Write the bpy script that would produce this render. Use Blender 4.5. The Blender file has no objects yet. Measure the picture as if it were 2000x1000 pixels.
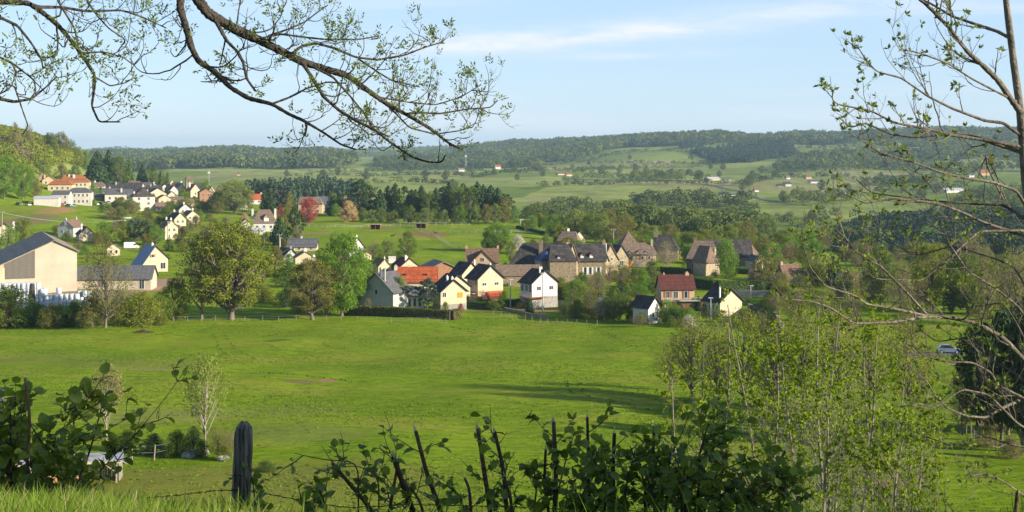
import bpy, math, random
import numpy as np
from mathutils import Vector, Matrix
R = math.radians
SC = bpy.context.scene
COL = SC.collection
# ------------------------------------------------------------------ camera
F, X0, Y0 = 2600.0, 1000.0, 288.0          # focal length and horizon of the 2000 px wide photograph
cam = bpy.data.cameras.new('camera'); camo = bpy.data.objects.new('camera', cam); COL.objects.link(camo)
cam.sensor_width = 36; cam.lens = 36*F/2000; cam.clip_start = .1; cam.clip_end = 40000
cam.shift_y = -(500-Y0)/2000
camo.location = (0, 0, 0); camo.rotation_euler = (R(90), 0, 0)
SC.camera = camo
# ------------------------------------------------------------------ light
SUN_EL, SUN_AZ = R(18.5), math.atan2(.92, -.39)      # azimuth from +Y towards +X
w = bpy.data.worlds.new('World'); SC.world = w; w.use_nodes = True
nt = w.node_tree; nt.nodes.clear()
def nd(nt, t, **k):
    n = nt.nodes.new(t)
    for a, b in k.items(): setattr(n, a, b)
    return n
wo = nd(nt, 'ShaderNodeOutputWorld'); bg = nd(nt, 'ShaderNodeBackground'); bg.inputs[1].default_value = .10
sky = nd(nt, 'ShaderNodeTexSky', sky_type='NISHITA'); sky.sun_disc = False
sky.sun_elevation = SUN_EL; sky.sun_rotation = SUN_AZ; sky.altitude = 500; sky.air_density = 1.0; sky.dust_density = .3; sky.ozone_density = 3
tc = nd(nt, 'ShaderNodeTexCoord')
mp = nd(nt, 'ShaderNodeMapping'); mp.inputs['Scale'].default_value = (2.2, 1, 26); mp.inputs['Rotation'].default_value = (0, R(-3), 0)
no = nd(nt, 'ShaderNodeTexNoise'); no.inputs['Scale'].default_value = 1.5; no.inputs['Detail'].default_value = 6; no.inputs['Roughness'].default_value = .55
cr = nd(nt, 'ShaderNodeValToRGB'); cr.color_ramp.elements[0].position = .54; cr.color_ramp.elements[1].position = .76
cr.color_ramp.elements[1].color = (.8, .8, .8, 1)
mx = nd(nt, 'ShaderNodeMixRGB'); mx.inputs[2].default_value = (4.6, 4.9, 5.5, 1)
flat = nd(nt, 'ShaderNodeMixRGB'); flat.inputs[2].default_value = (2.85, 3.85, 5.2, 1)
sz = nd(nt, 'ShaderNodeSeparateXYZ'); zr = nd(nt, 'ShaderNodeMapRange'); zr.inputs[1].default_value = .12; zr.inputs[2].default_value = .42; zr.inputs[3].default_value = .66; zr.inputs[4].default_value = 0
L = nt.links.new
L(tc.outputs['Generated'], mp.inputs[0]); L(mp.outputs[0], no.inputs[0]); L(no.outputs[0], cr.inputs[0])
def mth(op, x, y=0., z=None):
    n_ = nd(nt, 'ShaderNodeMath', operation=op)
    for i_, v_ in enumerate((x, y) if z is None else (x, y, z)):
        if isinstance(v_, (int, float)): n_.inputs[i_].default_value = v_
        else: L(v_, n_.inputs[i_])
    return n_.outputs[0]
sc_ = nd(nt, 'ShaderNodeSeparateXYZ'); L(tc.outputs['Generated'], sc_.inputs[0])
def wisp(x0, z0, sl, wz, wx, k):       # one streak of cirrus at a compass direction and height
    d = mth('DIVIDE', mth('SUBTRACT', sc_.outputs[2], mth('MULTIPLY_ADD', mth('SUBTRACT', sc_.outputs[0], x0), sl, z0)), wz); e = mth('DIVIDE', mth('SUBTRACT', sc_.outputs[0], x0), wx)
    g_ = mth('POWER', 2.718, mth('MULTIPLY', mth('ADD', mth('MULTIPLY', d, d), mth('MULTIPLY', e, e)), -1.)); return mth('MULTIPLY', g_, k)
ws = mth('ADD', mth('ADD', wisp(.07, .084, .07, .008, .12, 1.), wisp(.10, .069, .03, .003, .06, .5)), mth('ADD', wisp(.27, .105, .05, .006, .12, .6), wisp(-.02, .078, .0, .006, .06, .6)))
n3 = nd(nt, 'ShaderNodeTexNoise'); n3.inputs['Scale'].default_value = 9; n3.inputs['Detail'].default_value = 7; n3.inputs['Roughness'].default_value = .65; m3 = nd(nt, 'ShaderNodeMapping'); m3.inputs['Scale'].default_value = (1.6, 1, 9); L(tc.outputs['Generated'], m3.inputs[0]); L(m3.outputs[0], n3.inputs[0])
ws = mth('MULTIPLY', ws, mth('MULTIPLY_ADD', n3.outputs[0], 3.4, -1.05)); cl_ = nd(nt, 'ShaderNodeClamp'); L(mth('ADD', mth('MULTIPLY', cr.outputs[0], .55), mth('MAXIMUM', ws, 0.)), cl_.inputs[0]); L(cl_.outputs[0], mx.inputs[0])
L(tc.outputs['Generated'], sz.inputs[0]); L(sz.outputs[2], zr.inputs[0]); L(zr.outputs[0], flat.inputs[0]); L(sky.outputs[0], flat.inputs[1]); L(flat.outputs[0], mx.inputs[1]); L(mx.outputs[0], bg.inputs[0]); L(bg.outputs[0], wo.inputs[0])
sun = bpy.data.lights.new('sun', 'SUN'); sun.energy = 5.0; sun.angle = R(.5); sun.color = (1, .905, .72)
suno = bpy.data.objects.new('sun', sun); COL.objects.link(suno)
sd = Vector((math.sin(SUN_AZ)*math.cos(SUN_EL), math.cos(SUN_AZ)*math.cos(SUN_EL), math.sin(SUN_EL)))
suno.rotation_euler = sd.to_track_quat('Z', 'Y').to_euler(); suno.location = (30, -30, 40)
vs = SC.view_settings; vs.view_transform = 'Standard'; vs.look = 'None'; vs.gamma = 1; vs.use_curve_mapping = False
vs.exposure = .98
SC.render.engine = 'CYCLES'; cy = SC.cycles
cy.use_denoising = True; cy.max_bounces = 6; cy.diffuse_bounces = 3; cy.transmission_bounces = 3; cy.transparent_max_bounces = 4; cy.volume_bounces = 1; cy.caustics_reflective = False; cy.caustics_refractive = False
# ------------------------------------------------------------------ tagging and mesh helpers
def tag(o, label=None, cat=None, group=None, kind=None):
    if label: o['label'] = label
    if cat: o['category'] = cat
    if group: o['group'] = group
    if kind: o['kind'] = kind
    return o
def empty(name, loc, rz=0):
    o = bpy.data.objects.new(name, None); COL.objects.link(o); o.location = loc; o.rotation_euler = (0, 0, rz); o.empty_display_size = .5
    return o
def mesh_np(name, V, Fc, mats, parent=None, attr=None, smooth=False, midx=None):
    V = np.asarray(V, dtype=np.float32); Fc = np.asarray(Fc, dtype=np.int32)
    me = bpy.data.meshes.new(name); n, k = Fc.shape
    me.vertices.add(len(V)); me.vertices.foreach_set('co', V.ravel())
    me.loops.add(n*k); me.loops.foreach_set('vertex_index', Fc.ravel())
    me.polygons.add(n); me.polygons.foreach_set('loop_start', np.arange(0, n*k, k, dtype=np.int32))
    if smooth: me.polygons.foreach_set('use_smooth', np.ones(n, dtype=bool))
    if midx is not None: me.polygons.foreach_set('material_index', np.asarray(midx, dtype=np.int32))
    me.update(calc_edges=True)
    if attr is not None:
        a = me.attributes.new('rnd', 'FLOAT', 'POINT'); a.data.foreach_set('value', np.asarray(attr, dtype=np.float32))
    for m in (mats if isinstance(mats, (list, tuple)) else [mats]): me.materials.append(m)
    o = bpy.data.objects.new(name, me); COL.objects.link(o); o.parent = parent
    return o
def copy_tree(o, parent=None):
    c = o.copy(); COL.objects.link(c); c.parent = parent
    for ch in o.children: copy_tree(ch, c)
    return c
class MB:
    """boxes, prisms and loose polygons of one part"""
    def __init__(s): s.v = []; s.f = []
    def box(s, x0, x1, y0, y1, z0, z1, M=None):
        p = [(x, y, z) for z in (z0, z1) for y in (y0, y1) for x in (x0, x1)]
        s.poly(p, [(0, 2, 3, 1), (4, 5, 7, 6), (0, 1, 5, 4), (2, 6, 7, 3), (0, 4, 6, 2), (1, 3, 7, 5)], M); return s
    def poly(s, p, f, M=None):
        b = len(s.v)
        s.v += [tuple(M @ Vector(q)) if M else tuple(q) for q in p]; s.f += [tuple(b+i for i in g) for g in f]; return s
    def cyl(s, p0, p1, r0, r1, n=8):
        p0 = Vector(p0); p1 = Vector(p1); q = (p1-p0).to_track_quat('Z', 'Y')
        P = [p0+q@Vector((math.cos(t)*r0, math.sin(t)*r0, 0)) for t in [2*math.pi*i/n for i in range(n)]]
        P += [p1+q@Vector((math.cos(t)*r1, math.sin(t)*r1, 0)) for t in [2*math.pi*i/n for i in range(n)]]
        s.poly(P, [(i, (i+1) % n, n+(i+1) % n, n+i) for i in range(n)]+[tuple(range(n-1, -1, -1)), tuple(range(n, 2*n))]); return s
    def build(s, name, mats, parent=None, loc=None, smooth=False):
        me = bpy.data.meshes.new(name); me.from_pydata(s.v, [], s.f); me.update()
        for m in (mats if isinstance(mats, (list, tuple)) else [mats]): me.materials.append(m)
        if smooth: me.polygons.foreach_set('use_smooth', [True]*len(me.polygons))
        o = bpy.data.objects.new(name, me); COL.objects.link(o); o.parent = parent
        if loc: o.location = loc
        return o
def tubes(paths, sides=5):
    """paths: list of (points Nx3, radii N) -> vertices, quads"""
    VV, FF, b = [], [], 0
    th = np.arange(sides)*2*math.pi/sides; cs, sn = np.cos(th), np.sin(th)
    for P, r in paths:
        P = np.asarray(P, float); r = np.asarray(r, float); n = len(P)
        if n < 2: continue
        T = np.gradient(P, axis=0); T /= np.linalg.norm(T, axis=1)[:, None]+1e-9
        ref = np.array([0, 0, 1.]) if abs(T[0][2]) < .8 else np.array([1., 0, 0])
        A = np.cross(T, ref); A /= np.linalg.norm(A, axis=1)[:, None]+1e-9; B = np.cross(T, A)
        V = P[:, None, :]+(A[:, None, :]*cs[None, :, None]+B[:, None, :]*sn[None, :, None])*r[:, None, None]
        VV.append(V.reshape(-1, 3))
        i = np.arange(n-1)[:, None]*sides; j = np.arange(sides)[None, :]; j2 = (j+1) % sides
        FF.append(np.stack([i+j, i+j2, i+sides+j2, i+sides+j], -1).reshape(-1, 4)+b); b += n*sides
    return np.concatenate(VV), np.concatenate(FF)
# ------------------------------------------------------------------ materials
def mat(name):
    m = bpy.data.materials.new(name); m.use_nodes = True; m.node_tree.nodes.clear()
    return m, m.node_tree
def c4(c): return (c[0], c[1], c[2], 1)
def m_surf(name, c1, c2=None, scale=1.5, rough=.9, bump=0, bscale=8, detail=4, spec=.2, rows=None, metal=0):
    """plaster, stone, slate ...: two tones mixed by noise, optional bump, optional courses (rows per metre)"""
    m, nt = mat(name); c2 = c2 or tuple(x*.75 for x in c1)
    o = nd(nt, 'ShaderNodeOutputMaterial'); p = nd(nt, 'ShaderNodeBsdfPrincipled')
    t = nd(nt, 'ShaderNodeTexCoord'); n = nd(nt, 'ShaderNodeTexNoise'); n.inputs['Scale'].default_value = scale; n.inputs['Detail'].default_value = detail; n.inputs['Roughness'].default_value = .65
    r = nd(nt, 'ShaderNodeValToRGB'); r.color_ramp.elements[0].position = .35; r.color_ramp.elements[1].position = .68
    r.color_ramp.elements[0].color = c4(c1); r.color_ramp.elements[1].color = c4(c2)
    L = nt.links.new
    L(t.outputs['Object'], n.inputs[0]); L(n.outputs[0], r.inputs[0]); col = r.outputs[0]
    if rows:
        br = nd(nt, 'ShaderNodeTexBrick'); br.inputs['Scale'].default_value = rows; br.inputs['Color1'].default_value = (1, 1, 1, 1); br.inputs['Color2'].default_value = (.72, .72, .72, 1); br.inputs['Mortar'].default_value = (.5, .5, .5, 1)
        br.inputs['Mortar Size'].default_value = .03; br.inputs['Row Height'].default_value = .5
        mm = nd(nt, 'ShaderNodeMapping'); mm.inputs['Rotation'].default_value = (R(55), 0, 0); L(t.outputs['Object'], mm.inputs[0]); L(mm.outputs[0], br.inputs[0])
        q = nd(nt, 'ShaderNodeMixRGB', blend_type='MULTIPLY'); q.inputs[0].default_value = 1; L(col, q.inputs[1]); L(br.outputs[0], q.inputs[2]); col = q.outputs[0]
    L(col, p.inputs['Base Color']); p.inputs['Roughness'].default_value = rough; p.inputs['Specular IOR Level'].default_value = spec; p.inputs['Metallic'].default_value = metal
    if bump:
        bn = nd(nt, 'ShaderNodeTexNoise'); bn.inputs['Scale'].default_value = bscale; bn.inputs['Detail'].default_value = 5
        b = nd(nt, 'ShaderNodeBump'); b.inputs['Strength'].default_value = bump; b.inputs['Distance'].default_value = .05
        L(t.outputs['Object'], bn.inputs[0]); L(bn.outputs[0], b.inputs['Height']); L(b.outputs[0], p.inputs['Normal'])
    L(p.outputs[0], o.inputs[0]); return m
def m_leaf(name, c1, c2, trans=.35, scale=.35, rough=.6, spec=.10, tcol=(1.25, 1.25, .6)):
    """foliage: two greens mixed by clump noise, per-tree and per-clump random, with light passing through the leaves"""
    m, nt = mat(name); L = nt.links.new
    o = nd(nt, 'ShaderNodeOutputMaterial'); p = nd(nt, 'ShaderNodeBsdfPrincipled'); t = nd(nt, 'ShaderNodeNewGeometry')
    n = nd(nt, 'ShaderNodeTexNoise'); n.inputs['Scale'].default_value = scale; n.inputs['Detail'].default_value = 3
    L(t.outputs['Position'], n.inputs[0])
    oi = nd(nt, 'ShaderNodeObjectInfo'); at = nd(nt, 'ShaderNodeAttribute', attribute_name='rnd')
    a = nd(nt, 'ShaderNodeMath', operation='ADD'); L(n.outputs[0], a.inputs[0])
    s = nd(nt, 'ShaderNodeMath', operation='MULTIPLY_ADD'); L(oi.outputs['Random'], s.inputs[0]); s.inputs[1].default_value = .35; s.inputs[2].default_value = -.42; L(s.outputs[0], a.inputs[1])
    b = nd(nt, 'ShaderNodeMath', operation='MULTIPLY_ADD'); L(at.outputs['Fac'], b.inputs[0]); b.inputs[1].default_value = .75; L(a.outputs[0], b.inputs[2])
    mx = nd(nt, 'ShaderNodeMixRGB'); mx.use_clamp = True; mx.inputs[1].default_value = c4(c1); mx.inputs[2].default_value = c4(c2); L(b.outputs[0], mx.inputs[0])
    cl = nd(nt, 'ShaderNodeClamp'); L(b.outputs[0], cl.inputs[0]); L(cl.outputs[0], mx.inputs[0])
    L(mx.outputs[0], p.inputs['Base Color']); p.inputs['Roughness'].default_value = rough; p.inputs['Specular IOR Level'].default_value = spec
    tr = nd(nt, 'ShaderNodeBsdfTranslucent'); tm = nd(nt, 'ShaderNodeMixRGB', blend_type='MULTIPLY'); tm.inputs[0].default_value = 1; tm.inputs[2].default_value = c4(tcol)
    L(mx.outputs[0], tm.inputs[1]); L(tm.outputs[0], tr.inputs[0])
    ms = nd(nt, 'ShaderNodeMixShader'); ms.inputs[0].default_value = trans; L(p.outputs[0], ms.inputs[1]); L(tr.outputs[0], ms.inputs[2]); L(ms.outputs[0], o.inputs[0])
    return m
G_OAK = m_leaf('oak_leaves', (.10, .14, .016), (.25, .27, .035))
G_BRIGHT = m_leaf('fresh_leaves', (.075, .165, .016), (.18, .29, .03))
G_MID = m_leaf('mid_leaves', (.06, .105, .018), (.155, .205, .03))
G_PALE = m_leaf('pale_leaves', (.14, .19, .045), (.24, .28, .06))
G_OLIVE = m_leaf('olive_leaves', (.12, .125, .03), (.23, .21, .05))
G_BUD = m_leaf('bud_leaves', (.17, .16, .075), (.27, .23, .10))
G_DARK = m_leaf('conifer_needles', (.018, .042, .016), (.050, .085, .024), trans=.1)
G_BLUE = m_leaf('cedar_needles', (.035, .065, .048), (.075, .11, .075), trans=.1)
G_CONLT = m_leaf('young_needles', (.055, .10, .025), (.12, .16, .035), trans=.15)
G_RED = m_leaf('copper_leaves', (.26, .05, .045), (.40, .10, .08), tcol=(1.4, .7, .6))
G_GOLD = m_leaf('golden_leaves', (.42, .32, .14), (.54, .40, .20), tcol=(1.2, .9, .6))
G_WHITE = m_leaf('blossom', (.42, .42, .30), (.62, .58, .48), tcol=(1, 1, .9))
G_LILAC = m_leaf('lilac_blossom', (.20, .11, .18), (.33, .20, .28), tcol=(1.1, .8, 1.1))
G_FAR = m_leaf('far_wood_leaves', (.020, .045, .018), (.15, .18, .04), scale=.012)
G_FARC = m_leaf('far_conifers_and_hill_shade', (.02, .042, .022), (.045, .075, .03), trans=.1, scale=.02)
G_HEDGE = m_leaf('hedge_leaves', (.04, .095, .018), (.10, .17, .03), scale=1.2)
G_BEECH = m_leaf('beech_hedge_leaves', (.12, .115, .03), (.18, .18, .045), scale=1.2)
G_THUYA = m_leaf('thuja_leaves', (.016, .045, .014), (.04, .085, .022), trans=.12, scale=1.5)
G_ASH = m_leaf('ash_leaves', (.11, .19, .012), (.27, .33, .03), trans=.38, scale=1.2)
G_ASHT = m_leaf('ash_leaflets', (.09, .13, .03), (.20, .24, .06), trans=.4, scale=4)
G_HAZEL = m_leaf('hazel_leaves', (.085, .135, .016), (.21, .26, .04), trans=.42, scale=6, rough=.42, spec=.35)
BARK = m_surf('bark', (.115, .090, .068), (.20, .165, .13), scale=2.5, bump=.6, bscale=6)
BARKD = m_surf('dark_bark', (.040, .032, .026), (.085, .072, .058), scale=9, bump=.9, bscale=40)
BARKL = m_surf('pale_bark', (.22, .19, .15), (.40, .35, .28), scale=6, bump=.5, bscale=25)
BARKR = m_surf('red_bark', (.07, .040, .026), (.17, .10, .062), scale=14, bump=.5, bscale=40)
GLASS = m_surf('window_glass', (.02, .024, .03), (.05, .055, .06), scale=1, rough=.12, spec=.6)
FRAME = m_surf('white_frame', (.72, .71, .68), (.60, .59, .56), scale=3, rough=.5)
SH_W = m_surf('white_shutter', (.70, .70, .70), (.6, .6, .6), scale=3)
SH_B = m_surf('brown_shutter', (.28, .12, .06), (.20, .09, .05), scale=3)
SH_O = m_surf('orange_shutter', (.72, .26, .03), (.62, .22, .03), scale=3)
SH_G = m_surf('grey_shutter', (.32, .33, .36), (.25, .26, .28), scale=3)
TOWNW = m_surf('town_plaster', (.56, .51, .44), (.44, .39, .33), scale=.3)
BARNW = m_surf('barn_render', (.50, .42, .32), (.40, .335, .255), scale=.18)
LIGHTP = m_surf('roof_light_sheet', (.34, .30, .26), (.28, .25, .21), scale=1, rough=.7)
RUSTY = m_surf('rusty_sheet_metal', (.42, .43, .45), (.26, .20, .17), scale=.7, rough=.6)
CREAM = m_surf('cream_plaster', (.57, .47, .32), (.44, .355, .24), scale=.35, bump=.15)
WHITE = m_surf('white_plaster', (.64, .60, .54), (.50, .46, .41), scale=.35, bump=.15)
GREYP = m_surf('grey_plaster', (.42, .41, .40), (.35, .34, .33), scale=.7, bump=.15)
PINKP = m_surf('rose_plaster', (.52, .36, .22), (.43, .29, .17), scale=.9, bump=.2)
STONE = m_surf('rubble_stone', (.40, .31, .20), (.24, .18, .115), scale=1.6, bump=.8, bscale=3, rows=1.6)
STONEL = m_surf('pale_stone', (.56, .45, .30), (.36, .28, .18), scale=1.4, bump=.8, bscale=3, rows=1.6)
STONEG = m_surf('granite_facing', (.42, .39, .36), (.24, .22, .20), scale=2.5, bump=.8, bscale=4, rows=2)
BRICKW = m_surf('brick_coloured_wall', (.42, .215, .12), (.36, .18, .10), scale=.5, rows=1.2)
SLATE = m_surf('slate', (.045, .042, .044), (.115, .10, .095), scale=.7, rough=.85, spec=.08, rows=2)
SLATEG = m_surf('grey_slate', (.105, .105, .115), (.16, .155, .16), scale=1.2, rough=.8, spec=.12, rows=2)
SLATEB = m_surf('blue_slate', (.020, .055, .17), (.03, .075, .21), scale=1.2, rough=.35, spec=.5, rows=2)
LAUZE = m_surf('stone_slate', (.27, .19, .135), (.15, .11, .085), scale=1.6, rough=.9, rows=2, bump=.5)
TILE = m_surf('brown_tile', (.25, .15, .10), (.16, .10, .07), scale=1.3, rows=2)
TILER = m_surf('red_tile', (.52, .115, .04), (.33, .075, .03), scale=.8, rows=2)
TILEO = m_surf('orange_tile', (.40, .15, .055), (.30, .115, .05), scale=.8, rows=2)
TILED = m_surf('wine_tile', (.135, .045, .035), (.10, .035, .03), scale=1.3, rows=2)
FIBRE = m_surf('fibre_cement', (.27, .215, .17), (.38, .31, .25), scale=.6, rows=.8)
METALW = m_surf('pale_sheet_metal', (.52, .53, .55), (.40, .40, .42), scale=1, rough=.4, spec=.5)
WOODD = m_surf('dark_boards_and_bay_shade', (.085, .075, .062), (.12, .105, .085), scale=3)
WOODG = m_surf('weathered_wood', (.20, .175, .145), (.34, .30, .26), scale=7, bump=.6, bscale=25)
WOODR = m_surf('red_brown_boards', (.22, .085, .045), (.15, .06, .035), scale=3)
CONC = m_surf('concrete', (.42, .40, .37), (.33, .31, .29), scale=2)
PLASTIC = m_surf('white_wrap', (.62, .62, .64), (.42, .43, .46), scale=1.1, rough=.3, spec=.5)
# ------------------------------------------------------------------ terrain
NEAR = [(-20, -1.4), (0, -1.6), (6, -1.75), (8, -2.25), (10, -3.1), (20, -7.5), (50, -19), (80, -25.5), (100, -28.2), (130, -30), (200, -33.6), (250, -36.6), (300, -38.5), (450, -38.8)]
PROF = {
 -400: [(520,-36),(600,-30),(680,-20),(800,5),(900,15),(1000,20),(1300,20),(3000,10),(12000,-30)],
 0: [(500,-38),(560,-36),(600,-34.5),(680,-29),(720,-22),(800,-6),(900,4),(1000,8),(1300,5),(2000,0),(4000,-20),(12000,-30)],
 60: [(500,-38),(560,-36),(640,-32),(700,-29.5),(800,-27),(850,-19),(950,-5),(1050,3),(1100,4),(1400,0),(4000,-30),(12000,-30)],
 110: [(560,-36.5),(700,-30),(800,-27.5),(900,-24),(1000,-13),(1100,-5),(1200,-1),(1500,-10),(2500,-45),(3500,-38),(12000,-30)],
 165: [(600,-36),(700,-31),(800,-29),(900,-27),(1050,-24),(1200,-18),(1300,-16),(1600,-30),(2500,-48),(3500,-38),(5000,-25),(7000,-18),(12000,-25)],
 205: [(600,-36.5),(700,-33),(800,-31),(1000,-28),(1100,-28),(1300,-45),(2000,-50),(2500,-48),(3500,-38),(5000,-25),(7000,-18),(12000,-25)],
 360: [(600,-37.5),(700,-35),(850,-33),(1000,-32),(1100,-40),(1300,-60),(1600,-50),(2200,-43),(2600,-46),(3500,-34),(4100,-17),(5000,-25),(7000,-18),(12000,-25)],
 520: [(600,-37.8),(700,-36),(850,-36.5),(1000,-45),(1200,-57),(1400,-56),(1600,-43),(2200,-43),(2600,-46),(3500,-38),(5000,-25),(7000,-18),(12000,-25)],
 700: [(600,-37.5),(700,-36.5),(780,-38),(1000,-52),(1250,-60),(1450,-50),(1600,-44),(2200,-43),(2600,-46),(3500,-38),(5000,-25),(7000,-18),(12000,-25)],
 1000: [(600,-38),(700,-36.8),(800,-42),(1000,-62),(1200,-60),(1400,-50),(1700,-47),(2200,-46),(2600,-46),(3000,-38),(3500,-22),(4500,-8),(5500,-6),(12000,-25)],
 1200: [(500,-39),(700,-42),(900,-60),(1100,-62),(1300,-52),(1600,-47),(2000,-46),(2300,-42),(2600,-28),(2900,-14),(3200,-12),(3700,0),(4200,16),(5000,20),(12000,0)],
 1400: [(500,-40),(700,-45),(900,-62),(1100,-64),(1250,-54),(1400,-50),(1800,-46),(2200,-44),(2500,-38),(2800,-22),(3000,-10),(3300,5),(3800,26),(4200,30),(12000,0)],
 1560: [(500,-41),(700,-50),(850,-62),(950,-60),(1200,-55),(1500,-50),(1800,-46),(2200,-42),(2500,-28),(2800,-12),(3100,8),(3500,24),(3900,30),(12000,0)],
 1700: [(500,-42),(650,-58),(750,-62),(850,-55),(950,-58),(1200,-56),(1500,-50),(1800,-46),(2200,-40),(2500,-20),(2900,5),(3400,28),(3700,30),(12000,0)],
 2000: [(500,-43),(650,-56),(750,-58),(900,-50),(1200,-52),(1500,-48),(2000,-38),(2500,-10),(3000,15),(3400,25),(3700,26),(12000,0)],
 2600: [(500,-43),(650,-50),(750,-50),(900,-42),(1500,-40),(2000,-30),(2500,0),(3400,25),(12000,0)],
}
LY0, LY1, NY, NU = 0.0, math.log(12000+30), 900, 401
LYG = np.linspace(LY0, LY1, NY); YG = np.exp(LYG)-30+.0
UG = np.linspace(-.6, .6, NU)
cols = sorted(PROF); cu = np.array([(c-X0)/F for c in cols])
def _prof(c):
    p = NEAR+PROF[c]; return np.interp(YG, [a for a, b in p], [b for a, b in p])
PT = np.stack([_prof(c) for c in cols])                     # columns x depth
HT = np.stack([np.interp(UG, cu, PT[:, j]) for j in range(NY)], 1)
def _smooth(A, ax, s):
    k = np.exp(-.5*(np.arange(-3*s, 3*s+1)/s)**2); k /= k.sum(); n = len(k)//2
    P = np.pad(A, [(n, n) if i == ax else (0, 0) for i in (0, 1)], mode='edge')
    return np.apply_along_axis(lambda v: np.convolve(v, k, 'valid'), ax, P)
HT0 = HT; HT = _smooth(_smooth(HT, 0, 5), 1, 5)
wn = np.clip((YG-30)/80, 0, 1)[None, :]; HT = HT*wn+HT0*(1-wn)
def wob(x, y):
    """gentle undulation of the meadows"""
    a = np.sin(x*.11+1.3*np.sin(y*.05))*np.sin(y*.083+.7*np.sin(x*.06))*.38+np.sin(x*.31+y*.17)*np.sin(y*.23-x*.09)*.13
    b = np.sin(x*.012+2*np.sin(y*.004))*np.sin(y*.009+1.1)*2.2+np.sin(x*.03+y*.011)*np.sin(y*.021)*.8
    c = np.sin(x*.0071+2*np.sin(y*.0016))*7+np.sin(x*.019+y*.003)*3
    return a*np.clip((y-60)/60, 0, 1)+c*np.clip((y-2500)/900, 0, 1)+b*np.clip((y-1100)/900, 0, 1)*2.2
def H(x, y):
    x = np.asarray(x, float); y = np.asarray(y, float)
    u = np.clip(x/np.maximum(y, 1.), -.599, .599); ly = np.clip(np.log(np.maximum(y+30, 1.01)), LY0, LY1-1e-6)
    i = (u+.6)/1.2*(NU-1); j = (ly-LY0)/(LY1-LY0)*(NY-1)
    i0 = np.clip(i.astype(int), 0, NU-2); j0 = np.clip(j.astype(int), 0, NY-2); a = i-i0; b = j-j0
    return HT[i0, j0]*(1-a)*(1-b)+HT[i0+1, j0]*a*(1-b)+HT[i0, j0+1]*(1-a)*b+HT[i0+1, j0+1]*a*b+wob(x, y)
MARCH = np.exp(np.linspace(math.log(40), math.log(6000), 2600))
def G(px, py):
    """where the ground seen at a pixel of the photograph lies"""
    u = (px-X0)/F; s = (py-Y0)/F
    d = H(u*MARCH, MARCH)+s*MARCH; k = np.argmax(d > 0)
    if d[k] <= 0: k = len(MARCH)-1
    Y = MARCH[k]
    return u*Y, Y, float(H(u*Y, Y))
def W(px, Y):
    u = (px-X0)/F; return u*Y, Y, float(H(u*Y, Y))
def place(px, py=None, Y=None): return W(px, Y) if Y else G(px, py)
# ground sheet
vv = np.linspace(-.62, .62, 560); yy = np.exp(np.linspace(math.log(22), math.log(12000+30), 1150))-30
gx = vv[:, None]*(yy[None, :]+28)*1.0; gy = np.repeat(yy[None, :], len(vv), 0)
gz = H(gx, gy)
idx = np.arange(gx.size).reshape(gx.shape)
gq = np.stack([idx[:-1, :-1], idx[1:, :-1], idx[1:, 1:], idx[:-1, 1:]], -1).reshape(-1, 4)
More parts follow.
